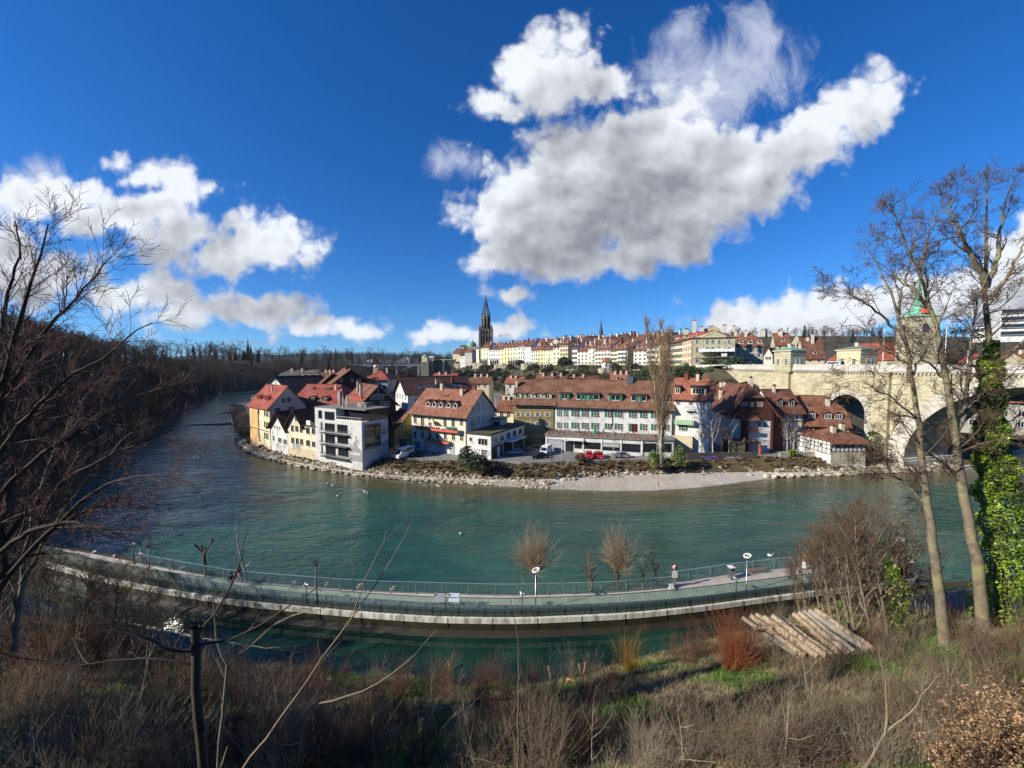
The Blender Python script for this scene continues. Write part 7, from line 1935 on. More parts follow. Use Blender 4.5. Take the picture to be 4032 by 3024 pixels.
p=on_deck(2655,2318);t=thing('ban_sign','round red rimmed prohibition sign with grey plate on a post','sign',p);zt_=z_at(p[0],p[1],2222)-DZ
b=MB();b.lathe([(.04,0),(.04,zt_)],8);b.build('post',M_steel,t)
for nm_s,r0_,m_,y_ in (('sign_rim',.30,mat('sign_red','#a4222e',.4),-.05),('sign_face',.21,M_white,-.062),('sign_mark',.09,M_dark,-.074)):
 b=MB();b.lathe([(r0_,0),(r0_,.02)],24);o=b.build(nm_s,m_,t,(0,y_+.02,zt_-.3));o.rotation_euler=(PI/2,0,0)
b=MB();b.box(-.28,.28,-.05,-.02,zt_-1.4,zt_-.72);b.build('plate',M_modernp if 'M_modernp' in globals() else P_modern,t)
b=MB();b.box(-.7,-.1,-.5,-.1,0,.28);b.box(-.5,-.1,-.1,.3,0,.5);b.build('step_block',M_concpale,t)
rng=np.random.default_rng(12)
def rock_mesh(seed,m,flat_=.7):
 rg=np.random.default_rng(seed);import bmesh;bm=bmesh.new();bmesh.ops.create_icosphere(bm,subdivisions=2,radius=1)
 dirs=rg.normal(0,1,(7,3));dirs /= np.linalg.norm(dirs,axis=1,keepdims=True);cut=rg.uniform(.62,.9,7)
 for v in bm.verts:
  c_=np.array(v.co);
  for d_,k_ in zip(dirs,cut):
   s_=c_ @ d_
   if s_>k_:c_=c_-d_*(s_-k_)
  v.co=Vector(c_*[1,.85,flat_]*rg.uniform(.96,1.04))
 me=bpy.data.meshes.new('stone');bm.to_mesh(me);bm.free();me.materials.append(m);return me
M_rock=mat('boulder_pale','#c9c1ad',.9,var='#9e9684',scale=1.2,amt=.9,bump=.3,col3='#7c7466',scale3=.8)
M_rock2=mat('riprap_stone','#9d9079',.95,var='#776c58',scale=.9,amt=.9,bump=.4,coords='World',col3='#c0b8a4',scale3=.5)
rocks=[rock_mesh(i,M_rock) for i in range(4)];rocks2=[rock_mesh(i+10,M_rock2,.6) for i in range(6)]
for i in range(12):
 q,tg=along(rl,length(rl)*(.18+i*.03));o=link('boulder',rocks[i % 4],None,(q[0],q[1]+1.0+.4*rng.random(),2.6),rng.uniform(0,6));s_=rng.uniform(.25,.5);o.scale=(s_,s_,s_);tag(o,'grey boulder outside the long bar railing, number %s from the upstream end' % ['one','two','three','four','five','six','seven','eight','nine','ten','eleven','twelve'][i],'boulder','boulders outside the walkway railing')
def willow(seed,Hh,mcol):
 """pollard: short trunk, knob, many upright rods"""
 rg=np.random.default_rng(seed);tr=[(path(rg,(0,0,-.3),(0,0,1),Hh*.36,5,.03,0),np.array([.16,.15,.14,.15,.19,.12]),8)];rods=[];top=tr[0][0][-1]
 for k in range(4):a=k*1.6;Q=path(rg,top-[0,0,.2],(math.cos(a),math.sin(a),1.0),.7,3,.05,0);tr.append((Q,np.array([.09,.09,.08,.10]),6))
 for k in range(210):
  b_=tr[rg.integers(0,5)][0][-1];a=rg.uniform(0,6.28);sp=abs(rg.normal(0,1.0));L=Hh*rg.uniform(.36,.70)*(1-.26*min(sp,1.6))
  Q=path(rg,b_+rg.normal(0,.07,3),(math.cos(a)*sp,math.sin(a)*sp,1-.2*sp),L,6,.06,.03);rods.append((Q,np.linspace(.018,.008,7),3))
  for _ in range(3):q_,tg_=at_len(Q,rg.uniform(.3,.9));rods.append((path(rg,q_,side_dir(rg,tg_,.45),L*.3,2,.08,.03),np.array([.012,.010,.008]),3))
 return tube_mesh('trunk',tr,M_barkd),tube_mesh('crown',rods,mcol)
M_rodo=mat('willow_rod','#a8987c',.9,var='#8d7458',scale=.5,amt=.9);M_rody=mat('willow_yellow','#a87f2e',.85,var='#8a6a2c',scale=.6,amt=.9);M_rodr=mat('dogwood_orange','#a3643c',.85,var='#85492f',scale=.6,amt=.9);M_cane=mat('dry_cane','#8d7f69',.9,var='#65543f',scale=.6,amt=.9);M_caner=mat('red_brown_cane','#7a5242',.9,var='#54362c',scale=.6,amt=.9)
def off_rail(u,v,back=.9):
 p=at_z(u,v,DZ);k=int(np.argmin(np.abs(rl[:,0]/rl[:,1]-(u-2016)/FPX)));return (rl[k][0]*(1+back/rl[k][1]),rl[k][1]+back,DZ-back*.55-.1)
plant('pollard_willow','large pollard willow with upright golden rods behind the railing','tree',willow(1,7.4,M_rodo),off_rail(2104,2330),0,1)
plant('pollard_willow','second pollard willow with reddish rods right of the twin saplings','tree',willow(2,7.4,M_rodr if False else M_rodo),off_rail(2443,2330),2,(.9,.9,1.0))
RMIN[0]=.012
SPS=[(2.2,.75,.9,4,.16,.06,3,.08,.6),(3.0,.7,.4,3,.2,.03,3,.1,.7)]
yng=bare_tree(61,6.4,r0=.08,spec=SPS,nl=10,crown=.26,spread=.7,mats=[M_barky,M_twig],trunk_t=.25)
for u,sc,rz,lb in ((2033,.95,0,'thin pale sapling left of the large pollard willow'),(2311,.9,1,'left one of the twin young trees between the willows'),(2334,1.0,3,'right one of the twin young trees between the willows'),(2522,.95,5,'yellowish young tree right of the second pollard willow'),(2597,1.0,2,'bushy young tree beside the ban sign')):
 plant('young_tree',lb,'tree',yng,off_rail(u,2330),rz,(sc*(.5 if u==2033 else 1.5),sc*1.4,sc*1.05))
SP0=[(.7,.8,.8,4,.12,.05,3,.2,.6),(1.2,.7,.35,2,.15,.03,3,.2,.7)]
plant('young_tree','slender pale tree behind the railing near the two walkers','tree',bare_tree(62,9.5,r0=.13,spec=SP0,nl=7,crown=.16,spread=1.0,mats=[M_pale,M_twig],trunk_t=.2),off_rail(945,2280),0,1)
plant('young_tree','faint thin sapling right of the slender pale tree','tree',bare_tree(63,6,r0=.04,spec=SP0,nl=5,crown=.16,spread=.9,mats=[M_bark,M_twig]),off_rail(1020,2280),0,1)
rg=np.random.default_rng(4);st=[(path(rg,(0,0,-.3),(0,0,1),3.0,4,.02,0),np.linspace(.2,.15,5),8)];top=st[0][0][-1]
for dx,l_ in ((-.75,1.5),(.5,2.0),(-.2,1.1),(.15,.9)):
 Q=path(rg,top-[0,0,.1],(dx,.1*dx,1),l_,4,.05,.02);st.append((Q,np.array([.12,.10,.09,.09,.14]),7))
plant('cut_tree','heavily cut tree with bare knobbed stubs behind the railing','tree',(tube_mesh('trunk',st,M_bark),),off_rail(768,2270),0,1,names=('trunk',))
# ------- people
def skin(name,J,E,Rd,m,lvl=1):
 me=bpy.data.meshes.new(name);ks=list(J);me.from_pydata([J[k] for k in ks],[(ks.index(a),ks.index(b_)) for a,b_ in E],[]);o=bpy.data.objects.new('tmp',me);C.objects.link(o)
 md=o.modifiers.new('s','SKIN');me.skin_vertices.new() if not me.skin_vertices else None
 for i,k in enumerate(ks):r_=Rd[k];me.skin_vertices[0].data[i].radius=r_ if hasattr(r_,'__len__') else (r_,r_);me.skin_vertices[0].data[i].use_root=(i==0)
 o.modifiers.new('d','SUBSURF').levels=lvl;dg=bpy.context.evaluated_depsgraph_get();nm=bpy.data.meshes.new_from_object(o.evaluated_get(dg));bpy.data.objects.remove(o);nm.name=name;nm.materials.clear();nm.materials.append(m)
 for p_ in nm.polygons:p_.use_smooth=True
 return nm
M_skin=mat('skin','#c99a80',.6);M_jk=mat('black_jacket','#1c1c20',.8);M_jb=mat('brown_jacket','#6b4633',.85);M_jean=mat('jeans','#7d8ca0',.85);M_gtr=mat('grey_trousers','#8c8f92',.85);M_hairb=mat('hair_brown','#3a2a20',.8);M_dktr=mat('dark_trousers','#26262a',.85)
M_hairbl=mat('hair_blond','#a08050',.8);M_pink=mat('pink_skin','#d2a08a',.6);M_whc=mat('white_cloth','#e0e0e0',.8);M_shoe=mat('shoe','#2a2522',.7)
def person(label,loc,rz,jacket,trousers,hair,pose='walk',skinm=None,lean=0.0):
 k=.28 if pose=='walk' else .04
 J=dict(pel=(0,0,.93),chest=(0,-lean*.4,1.32),neck=(0,-lean*.55,1.48),head=(0,-lean*.62-.02,1.64),top=(0,-lean*.62,1.74),
    sl=(-.19,-lean*.4,1.40),el=(-.25,.05+k*.5-lean*.3,1.13),wl=(-.24,.02+k*.4-lean*.6,.88),hl_=(-.24,-lean*.6+k*.3,.79),
    sr=(.19,-lean*.4,1.40),er=(.25,.05-k*.5-lean*.3,1.13),wr=(.24,-.08-k*.5-lean*.6,.90),hr=(.24,-.1-k*.5-lean*.6,.81),
    kl=(-.10,-.03-k*.5,.50),al=(-.11,-k*.55,.09),tl=(-.12,-k*.55-.14,.03),kr=(.10,-.04+k*.2,.50),ar=(.11,k*.95,.10),tr=(.12,k*.95-.13,.03))
 if pose=='sit':
  J.update(pel=(0,0,.52),chest=(0,-.1,.9),neck=(0,-.16,1.06),head=(0,-.2,1.22),top=(0,-.2,1.32),sl=(-.19,-.1,.98),sr=(.19,-.1,.98),el=(-.26,-.2,.74),er=(.26,-.2,.74),wl=(-.14,-.42,.66),wr=(.14,-.42,.66),hl_=(-.08,-.5,.64),hr=(.08,-.5,.64),
     kl=(-.12,-.48,.52),kr=(.14,-.46,.52),al=(-.12,-.5,.09),ar=(.14,-.6,.09),tl=(-.12,-.64,.03),tr=(.14,-.74,.03))
 E=[('pel','chest'),('chest','neck'),('neck','head'),('head','top'),('chest','sl'),('sl','el'),('el','wl'),('wl','hl_'),('chest','sr'),('sr','er'),('er','wr'),('wr','hr'),('pel','kl'),('kl','al'),('al','tl'),('pel','kr'),('kr','ar'),('ar','tr')]
 Rd=dict(pel=(.14,.10),chest=(.16,.10),neck=.055,head=(.085,.10),top=.06,sl=.06,el=.045,wl=.03,hl_=.035,sr=.06,er=.045,wr=.03,hr=.035,kl=.065,al=.045,tl=.035,kr=.065,ar=.045,tr=.035)
 t=thing('person',label,'person',loc,rz)
 link('body',skin('body',J,E,Rd,skinm or M_skin),t)
 def sub(name,E2,grow,m):
  ks=[];[ks.append(x) for e in E2 for x in e if x not in ks]
  g_=lambda r_:tuple(x+grow for x in r_) if hasattr(r_,'__len__') else r_+grow
  link(name,skin(name,{x:J[x] for x in ks},E2,{x:g_(Rd[x]) for x in ks},m),t)
 if jacket:sub('jacket',E[0:1]+E[4:7]+E[8:11],.028,jacket)
 if trousers:sub('trousers',[E[12],E[13],E[15],E[16]],.02,trousers)
 if hair:b=MB();hx,hy,hz=J['head'];b.lathe([(.10,-.06),(.125,.02),(.115,.09),(.06,.15),(.01,.16)],10);b.build('hair',hair,t,(hx,hy+.025,hz))
 for a in ('tl','tr'):
  if trousers:x,y,z=J[a];b=MB();b.box(x-.05,x+.05,y-.08,y+.2,0,.09);b.build('shoe',M_shoe,t)
 return t
person('person in a black jacket and jeans walking nearer the glass with a bag',on_deck(912,2318),1.9,M_jk,M_jean,M_hairb)
person('person in a dark brown jacket and light trousers walking by the railing',on_deck(943,2290),1.9,M_jb,M_gtr,M_hairb)
person('person in brown leaning over beside the bench in pale trousers',on_deck(3165,2244),2.4,M_jb,M_whc,M_hairbl,'stand',lean=.5)
person('person in a reddish coat standing next to the leaning one',on_deck(3198,2240),2.0,mat('rust_coat','#8a4a35',.8),M_jean,M_hairb,'stand')
p=at_z(2590,1931,.02);person('pale bather in red swimwear standing at the water line of the gravel beach',(p.x,p.y,0),.4,None,None,M_hairb,'stand',M_pink)
p=at_z(2768,1866,.9);person('person in white trousers and dark top standing high on the gravel beach',(p.x,p.y,.75),.2,M_jk,M_whc,M_hairb,'stand')
p=at_z(2168,1812,QZ);person('person in dark clothes walking across the car park edge',(p.x,p.y,QZ),.8,M_jk,M_dktr,M_hairb)
p=at_z(532,2160,4.2);person('person in white behind the far end of the railing',(off_rail(530,2200,.5)[0],off_rail(530,2200,.5)[1],DZ-.3),0,M_whc,M_whc,M_hairbl,'stand')
p=at_y(2375,1662,104);person('person sitting on the roof terrace of pots',(p.x,p.y,7.35),0,M_gtr,M_dktr,M_hairb,'sit')
# ------- foreground: where a line of sight meets the slope
def gh(u,v):
 d=ray(u,v);t=np.linspace(3,60,600);x,y,z=d.x*t,d.y*t,H+d.z*t
 below=np.nonzero(z<slope_z(x,y))[0];k=below[0] if len(below) else -1
 return Vector((x[k],y[k],float(slope_z(x[k:k+1],y[k:k+1])[0]) if k>=0 else z[-1]))
rngF=np.random.default_rng(77)
def limb(pts,r0,r1,n=16,wob=.03):
 """limb through measured places (u, v, distance)"""
 Q=np.array([at_y(*p) for p in pts]);d=np.r_[0,np.cumsum(np.linalg.norm(np.diff(Q,axis=0),axis=1))];t=np.linspace(0,d[-1],n)
 P=np.c_[[np.interp(t,d,Q[:,i]) for i in range(3)]].T;
 for _ in range(2):P[1:-1]=(P[:-2]+2*P[1:-1]+P[2:])/4
 P[1:-1]+=rngF.normal(0,wob,P[1:-1].shape);return P,np.linspace(r0,r1,n)
def grown(name,label,limbs,spec,mats,sides=8,cat='tree',mains=None):
 out=[[] for _ in spec];tr=[]
 for (P,r) in limbs:tr.append((P,r,sides));sprout(rngF,out,P,r,0,spec)
 base=limbs[0][0][0];t=thing(name,label,cat,tuple(base));off=-np.array(base)
 link('trunk',tube_mesh('trunk',[(P+off,r,s) for P,r,s in tr],mats[0]),t);link('crown',tube_mesh('crown',[(P+off,r,s) for P,r,s in flat(out)],mats[1]),t)
 return t
RMIN[0]=.0055
SPL=[(2.4,.62,2.0,6,.10,.05,4,.12,.42),(5.0,.6,.9,4,.12,.05,3,.08,.6),(9.0,.6,.40,3,.13,.03,3,.06,.75)]
Lt=[[(-330,2700),(-200,2300),(-90,1900),(-40,1700),(40,1400),(75,1230),(135,1137),(165,1000),(190,880)],[(-60,1750),(60,1480),(200,1270),(300,1180),(390,1060),(440,1010)],
  [(-50,1650),(0,1300),(50,1100),(90,960),(60,870)],[(-120,1980),(60,1680),(280,1480),(430,1400),(540,1290),(600,1270)],[(-100,2050),(150,1790),(420,1640),(560,1540),(660,1520)],
  [(-100,2280),(100,2020),(330,1830),(540,1750),(690,1690)],[(-80,2420),(120,2160),(400,1900),(560,1870),(730,1870)],[(-60,2330),(200,2090),(380,1980),(560,1990),(680,1985)],[(-60,2500),(20,2250),(10,2000),(80,1780),(220,1500),(280,1350)],
  [(-40,2200),(120,2080),(300,2050),(430,2090),(560,2150)]]
grown('bare_tree','large bare tree spreading its dark limbs over the river at the near bank',[limb([(u,v,9.5+.5*(i % 3)) for u,v in L_],(.17 if i==0 else .075),.012,18,.02) for i,L_ in enumerate(Lt)],SPL,[M_barkd,M_twigr])
p0=gh(60,2560);L2=[[(60,2560),(90,2200),(160,1900),(330,1560),(430,1450)],[(80,2300),(250,2000),(420,1800),(520,1700)],[(70,2400),(10,2100),(-40,1900)]]
grown('bare_tree','second bare tree with mossy limbs lower on the near bank',[limb([(u,v,15) for u,v in L_],.12 if i==0 else .06,.012,14,.04) for i,L_ in enumerate(L2)],SPL,[M_barky,M_twigr])
RMIN[0]=.010
SPT=[(1.5,.85,3.6,8,.13,.05,4,.30,.34),(2.6,.75,1.5,5,.15,.02,3,.08,.5),(9.5,.75,.66,4,.18,.01,3,.05,.7),(4.5,.7,.28,2,.2,0,3,.3,.9)]
SPT2=[(2.0,.7,2.5,7,.13,.03,4,.12,.42),(3.2,.7,1.1,4,.16,.02,3,.08,.6),(10.0,.75,.55,3,.18,.01,3,.05,.75),(5.0,.7,.26,2,.2,0,3,.2,.9)]
def rt(name_label,base,pts,limbs,w0,extra=()):
 g0=gh(*base);Y=g0.y;k=Y/FPX/1.7;ps=[(base[0],base[1]+25)]+pts
 main=limb([(u,v,Y) for u,v in ps],w0/2*k,.022,22,.03)
 o=grown('tall_bare_tree',name_label,[main],SPT,[M_barky,M_twig],10)
 out=[[] for _ in SPT2];tr=[]
 for L_,w_ in limbs:P,r=limb([(u,v,Y+rngF.uniform(-.6,.6)*min(i,2)) for i,(u,v) in enumerate(L_)],w_/2*k,.008,16,.05);tr.append((P,r,7));sprout(rngF,out,P,r,0,SPT2)
 off=-np.array(o.location);[link('limb',tube_mesh('limb',[(P+off,r,s)],M_barky),o) for P,r,s in tr];link('crown',tube_mesh('crown',[(P+off,r,s) for P,r,s in flat(out)],M_twig),o);return o,Y
rt('bare tree with slim leaning trunk, first of the three beside the bridge',(3722,2545),[(3700,2380),(3672,2150),(3646,1946),(3620,1700),(3579,1420),(3541,1246),(3500,1130),(3440,1010)],
 [([(3560,1330),(3480,1250),(3400,1190),(3330,1150),(3270,1120)],18),([(3585,1440),(3500,1380),(3420,1300),(3300,1270)],16),([(3540,1240),(3560,1100),(3600,980),(3620,880)],18),([(3610,1650),(3500,1560),(3400,1500),(3300,1510)],14),([(3640,1900),(3560,1800),(3470,1720),(3400,1690)],13),([(3660,2000),(3560,1890),(3450,1850),(3330,1880)],13),([(3590,1480),(3660,1350),(3700,1250),(3760,1130)],15)],66)
rt('bare tree with a forked trunk, middle one of the three beside the bridge',(3880,2500),[(3862,2330),(3830,2120),(3792,1946),(3770,1800),(3762,1705),(3740,1560),(3715,1420),(3670,1222),(3620,1080),(3560,930),(3500,800)],
 [([(3762,1705),(3800,1640),(3812,1560),(3815,1420),(3830,1300),(3850,1180),(3900,1050)],32),([(3670,1222),(3600,1150),(3500,1060),(3420,1010)],20),([(3690,1300),(3640,1180),(3650,1040),(3640,900)],18),([(3620,1080),(3640,960),(3700,830),(3740,750)],18),([(3730,1500),(3640,1420),(3540,1350),(3430,1380)],15),([(3755,1650),(3860,1560),(3960,1450)],14)],74)
o3,Y3=rt('largest bare tree, its trunk wrapped in bright ivy beside the bridge',(3965,2470),[(3945,2250),(3920,1980),(3902,1777),(3898,1600),(3906,1439),(3890,1300),(3880,1110),(3885,980),(3880,820),(3890,690)],
 [([(3885,1130),(3830,1020),(3790,940),(3730,840),(3700,780)],40),([(3885,1130),(3930,1040),(3935,900),(3960,760),(4010,680)],34),([(3890,1180),(3960,1100),(4010,990),(4060,900)],26),([(3906,1430),(3970,1400),(4040,1330),(4100,1250)],30),([(3780,930),(3740,800),(3800,740)],18),([(3900,1480),(3820,1440),(3700,1420)],16),([(3905,1750),(3990,1640),(4080,1600)],16)],84)
def ivy(o,pts,n,size=.085,label='ivy'):
 C_=[];
 for _ in range(n):
  i=rngF.random() ** .8*(len(pts)-1);k=min(int(i),len(pts)-2);f=i-k;u,v,w,Y=[a*(1-f)+b_*f for a,b_ in zip(pts[k],pts[k+1])]
  p=at_y(u,v,Y);r_=w/2/FPX*Y;a=rngF.uniform(0,6.28);rr_=r_*(1+.25*math.sin(v*.05+a*2))*rngF.uniform(.75,1.12);C_.append((p.x+rr_*math.cos(a),p.y+rr_*math.sin(a)*.8,p.z))
 V,F=leaf_quads(rngF,np.array(C_)-np.array(o.location),size);link(label,np_mesh(label,V,F,L_ivy,False),o)
ivy(o3,[(3905,1340,36,Y3),(3900,1430,64,Y3),(3900,1620,80,Y3),(3910,1780,95,Y3-.1),(3945,1960,150,Y3-.3),(3955,2200,150,Y3-.3),(3968,2480,170,Y3-.3)],26000,.085)
gI=gh(3540,2520);tI=plant('ivy_stump','narrow ivy covered stem left of the forked trunk','tree',(tube_mesh('trunk',[(np.array([[0,0,-.4],[0,0,3],[.1,0,7.0]]),np.array([.16,.13,.06]),8)],M_barkd),),tuple(gI),names=('trunk',));ivy(tI,[(3500,2200,30,gI.y),(3530,2300,70,gI.y),(3545,2520,75,gI.y)],2600,.07)
RMIN[0]=.003
SPN=[(1.1,.6,.75,6,.12,.08,4,.15,.5),(1.6,.6,.28,4,.14,.06,4,.2,.6)]
grown('young_tree','dark young tree with a cut top nearest to the viewpoint',[limb([(870,4100,4.6),(826,3300,4.6),(800,3024,4.6),(778,2750,4.6),(765,2600,4.6),(768,2470,4.6)],.062,.05,16,.006),limb([(765,2560,4.6),(680,2570,4.5),(600,2520,4.4),(440,2465,4.3)],.022,.008,10,.008),
 limb([(768,2500,4.6),(880,2380,4.7),(940,2230,4.8),(975,2080,4.9)],.016,.003,10,.006),limb([(775,2540,4.6),(900,2530,4.7),(1060,2440,4.8),(1230,2330,5),(1340,2240,5)],.018,.004,12,.01),limb([(760,2620,4.6),(600,2580,4.5),(350,2620,4.4),(100,2600,4.3),(0,2570,4.2)],.014,.004,12,.01)],SPN,[M_barkd,M_cane])
grown('young_tree','pale barked sapling forking beside the dark cut tree',[limb([(850,3700,5.2),(858,3024,5.2),(880,2800,5.2),(897,2615,5.2)],.034,.022,12,.006),limb([(897,2620,5.2),(860,2560,5.2),(845,2450,5.2),(838,2330,5.2)],.016,.006,8,.006),limb([(897,2620,5.2),(960,2570,5.3),(1040,2500,5.4),(1110,2430,5.5),(1290,2390,5.5)],.018,.005,10,.008)],SPN,[M_barky,M_cane])
grown('young_tree','long diagonal bare branch crossing in front of the glass balustrade',[limb([(880,3150,5.5),(945,3024,5.6),(1110,2830,5.8),(1230,2640,6),(1390,2430,6.2),(1530,2230,6.3),(1625,2040,6.4)],.02,.004,16,.008),limb([(1390,2430,6.2),(1440,2260,6.2),(1500,2180,6.2),(1520,2090,6.2)],.012,.003,8,.008),limb([(1250,2770,6),(1420,2730,6),(1600,2620,6.2),(1720,2480,6.3)],.014,.004,10,.01)],SPN,[M_cane,M_cane])
grown('young_tree','thin straight sapling in the middle of the slope',[limb([(2040,3100,9),(2040,2800,9),(2042,2600,9),(2036,2440,9),(2010,2360,9)],.03,.006,14,.01)],[(2.4,.8,.55,5,.12,.06,4,.2,.5),(2,.6,.2,3,.12,.03,3,.2,.6)],[M_bark,M_cane])
grown('young_tree','yellow barked crooked sapling low on the sunny slope',[limb([(3380,3060,8),(3480,2910,8),(3500,2780,8),(3480,2640,8),(3460,2540,8)],.03,.008,12,.015),limb([(3490,2880,8),(3600,2800,8),(3650,2700,8),(3710,2650,8)],.02,.005,9,.015)],SPN,[M_barky,M_cane])
# ---- shrubs: one of each kind, then copies
def shrub(seed,n,hgt,lean,rad,m,side=3,r=.009,leaf=None,upb=.03,tw=.28):
 rg=np.random.default_rng(seed);L_=[]
 for _ in range(n):
  a=rg.uniform(0,6.28);s_=abs(rg.normal(0,lean));Q=path(rg,(rg.normal(0,rad),rg.normal(0,rad),-.15),(math.cos(a)*s_,math.sin(a)*s_,1),hgt*rg.uniform(.55,1.25),7,.07,upb,.05);L_.append((Q,np.linspace(r*rg.uniform(.6,1.4),r*.25,8),3))
  for _ in range(side):q,tg=at_len(Q,rg.uniform(.25,.95));L_.append((path(rg,q,side_dir(rg,tg,.6),hgt*tw*rg.uniform(.4,1.2),3,.1,.04),np.array([r*.5,r*.42,r*.3,r*.2]),3))
 ms=[tube_mesh('stems',L_,m)]
 if leaf:C_=np.array([at_len(P,rg.uniform(.35,1))[0] for P,_,_ in L_ for _ in range(leaf[1])]);V,F=leaf_quads(rg,C_+rg.normal(0,.03,C_.shape),leaf[2]);ms.append(np_mesh('leaves',V,F,leaf[0],False))
 return ms
M_canep=mat('pale_dead_stem','#b8ab92',.9,var='#8d8069',scale=.6,amt=.9);M_caned=mat('dark_stem','#4b3a2e',.95,var='#6b5440',scale=.5,amt=.9)
KIND={
 'brown':('brown twiggy shrub',shrub(1,46,2.3,.42,.22,M_cane,5)),'red':('reddish brown cane thicket',shrub(2,60,2.2,.28,.3,M_caner,4)),'dark':('dark tangled shrub',shrub(3,50,2.0,.6,.25,M_caned,6)),'pale':('pale dead stalk clump',shrub(4,34,1.6,.45,.25,M_canep,4,r=.007)),
 'orange':('orange stemmed dogwood bush',shrub(5,420,4.0,.42,.22,M_rodr,2,r=.010,upb=.02,tw=.18)),'yellow':('yellow stemmed willow bush',shrub(6,110,3.0,.36,.22,M_rody,2,r=.010)),'russet':('bush holding dry russet leaves',shrub(7,70,1.9,.7,.3,M_caned,6,leaf=(L_russet,7,.042))),
 'bramble':('arching bramble thicket',shrub(8,60,1.7,1.0,.5,M_caner,5,r=.006,leaf=(L_brown,1,.03),upb=-.05)),'green':('low green leafed bush',shrub(9,60,.8,.9,.3,M_cane,3,leaf=(L_olive,6,.04)))}
used={}
def put(kind,x,y,z,sc,rz,label,group=None):
 txt,ms=KIND[kind];nm={'orange':'dogwood_bush','yellow':'willow_bush','russet':'leafy_bush','pale':'dead_stalks','red':'cane_thicket','bramble':'bramble'}.get(kind,'bare_shrub')
 t=thing(nm,label,'shrub',(x,y,z),rz,group);t.scale=(sc,sc,sc)
 for n_,me in zip(('stems','leaves'),ms):link(n_,me,t)
p=gh(2890,2640);put('orange',p.x,p.y,p.z,1.0,0,'great orange stemmed dogwood bush left of the log pile')
p=gh(2480,2660);put('yellow',p.x,p.y,p.z,1.05,0,'yellow stemmed willow bush at the pool corner')
ords=['first','second','third','fourth','fifth','sixth','seventh','eighth','ninth','tenth','eleventh','twelfth','thirteenth','fourteenth','fifteenth','sixteenth','seventeenth','eighteenth','nineteenth','twentieth']
ZONES=[('shaded lower slope',(20,1300,2640,3080),'dark brown pale dark brown dark bramble red brown pale dark'.split(),84,(.85,1.5)),('strip along the pool edge',(1150,2420,2680,2790),'red brown dark brown red'.split(),40,(.7,1.25)),
   ('sunny bottom slope',(2350,3950,2800,3080),'brown pale brown bramble pale dark pale'.split(),84,(.65,1.2)),('bottom middle of the slope',(1300,2350,2860,3080),'pale brown dark bramble dark'.split(),58,(.7,1.3)),('thicket by the log pile',(2550,3600,2480,2640),'brown red dark brown'.split(),34,(.7,1.3)),
   ('shaded bank by the big tree',(-100,700,2460,2660),'dark brown red dark'.split(),34,(1.0,1.8)),('ground between the tall trunks',(3560,4060,2440,2700),'brown dark bramble brown'.split(),18,(.7,1.1)),('edge of the view by the ivy tree',(3700,4080,2700,3060),'bramble brown red brown'.split(),18,(.7,1.1))]
for zn,(u0,u1,v0,v1),kinds,n_,(s0_,s1_) in ZONES:
 L_=sorted([(rngF.uniform(u0,u1),rngF.uniform(v0,v1),kinds[i % len(kinds)]) for i in range(n_)]);cnt={}
 for u,v,k in L_:
  p=gh(u,v);cnt[k]=cnt.get(k,0)+1;c_=cnt[k]-1
  if p.y<6 or p.z<POOL_Z+.1:continue
  put(k,p.x,p.y,p.z,rngF.uniform(s0_,s1_),rngF.uniform(0,6),'%s, %s in the %s' % (KIND[k][0],(ords+['twenty '+q for q in ords[:9]]+['thirtieth']+['thirty '+q for q in ords[:9]])[min(c_,38)],zn),'shrubs of the '+zn)
for i,(u,v,s_) in enumerate(((3880,3060,.9),(3980,2960,1.0),(3790,3080,.7),(4060,3050,1.0),(3940,3020,.8),(4050,2900,.8))):
 p=gh(u,v);put('russet',p.x,p.y,p.z,s_,i,'bush with dry russet leaves, %s of six in the sunny corner' % ords[i],'russet leaved bushes')
RMIN[0]=.011
thk=bare_tree(81,10.5,r0=.10,spec=[(3.0,.6,1.9,5,.12,.04,3,.1,.45),(3.8,.6,.8,4,.14,.02,3,.1,.6),(4.5,.6,.34,2,.15,.0,3,.1,.8)],nl=9,crown=.5,spread=.45,mats=[M_barky,M_twig],trunk_t=.12)
for i,(u,v,sc,rz) in enumerate(((3200,2500,.82,0),(3290,2510,.95,1),(3370,2530,1.0,2),(3440,2545,1.05,3),(3500,2530,1.0,4),(3330,2440,.9,5),(3560,2480,.9,6),(3260,2460,.8,2.5),(3420,2480,.95,.5),(3620,2440,.85,1.5),(3160,2470,.75,3.3),(3230,2440,.95,4.4),(3310,2480,1.1,5.1),(3350,2500,1.05,1.2),(3400,2440,1.1,2.2),(3470,2470,1.1,.2),(3520,2440,.9,3.9))):
 p=gh(u,v);o=plant('thicket_tree','%s slim many branched tree of the brown thicket behind the logs' % ords[i],'tree',thk,tuple(p),rz,sc,'slim trees of the brown thicket');o.rotation_euler=(0.04,-.22+.05*(i % 3),rz*.1)
for i,(u,v,sc) in enumerate(((330,2560,.8),(480,2600,.9),(200,2620,.85),(620,2640,.7),(80,2480,.9),(400,2500,.75),(560,2540,.7),(150,2400,1.0),(-60,2500,1.1),(260,2450,.8),(60,2600,1.1),(180,2540,1.1),(300,2640,1.0),(440,2640,1.0),(540,2620,.9),(700,2660,.75),(10,2680,1.1),(360,2470,.9))):
 p=gh(u,v);plant('thicket_tree','%s slim dark tree on the shaded bank under the big limbs' % ords[i],'tree',thk,tuple(p),i,sc*.9,'slim trees of the shaded bank')
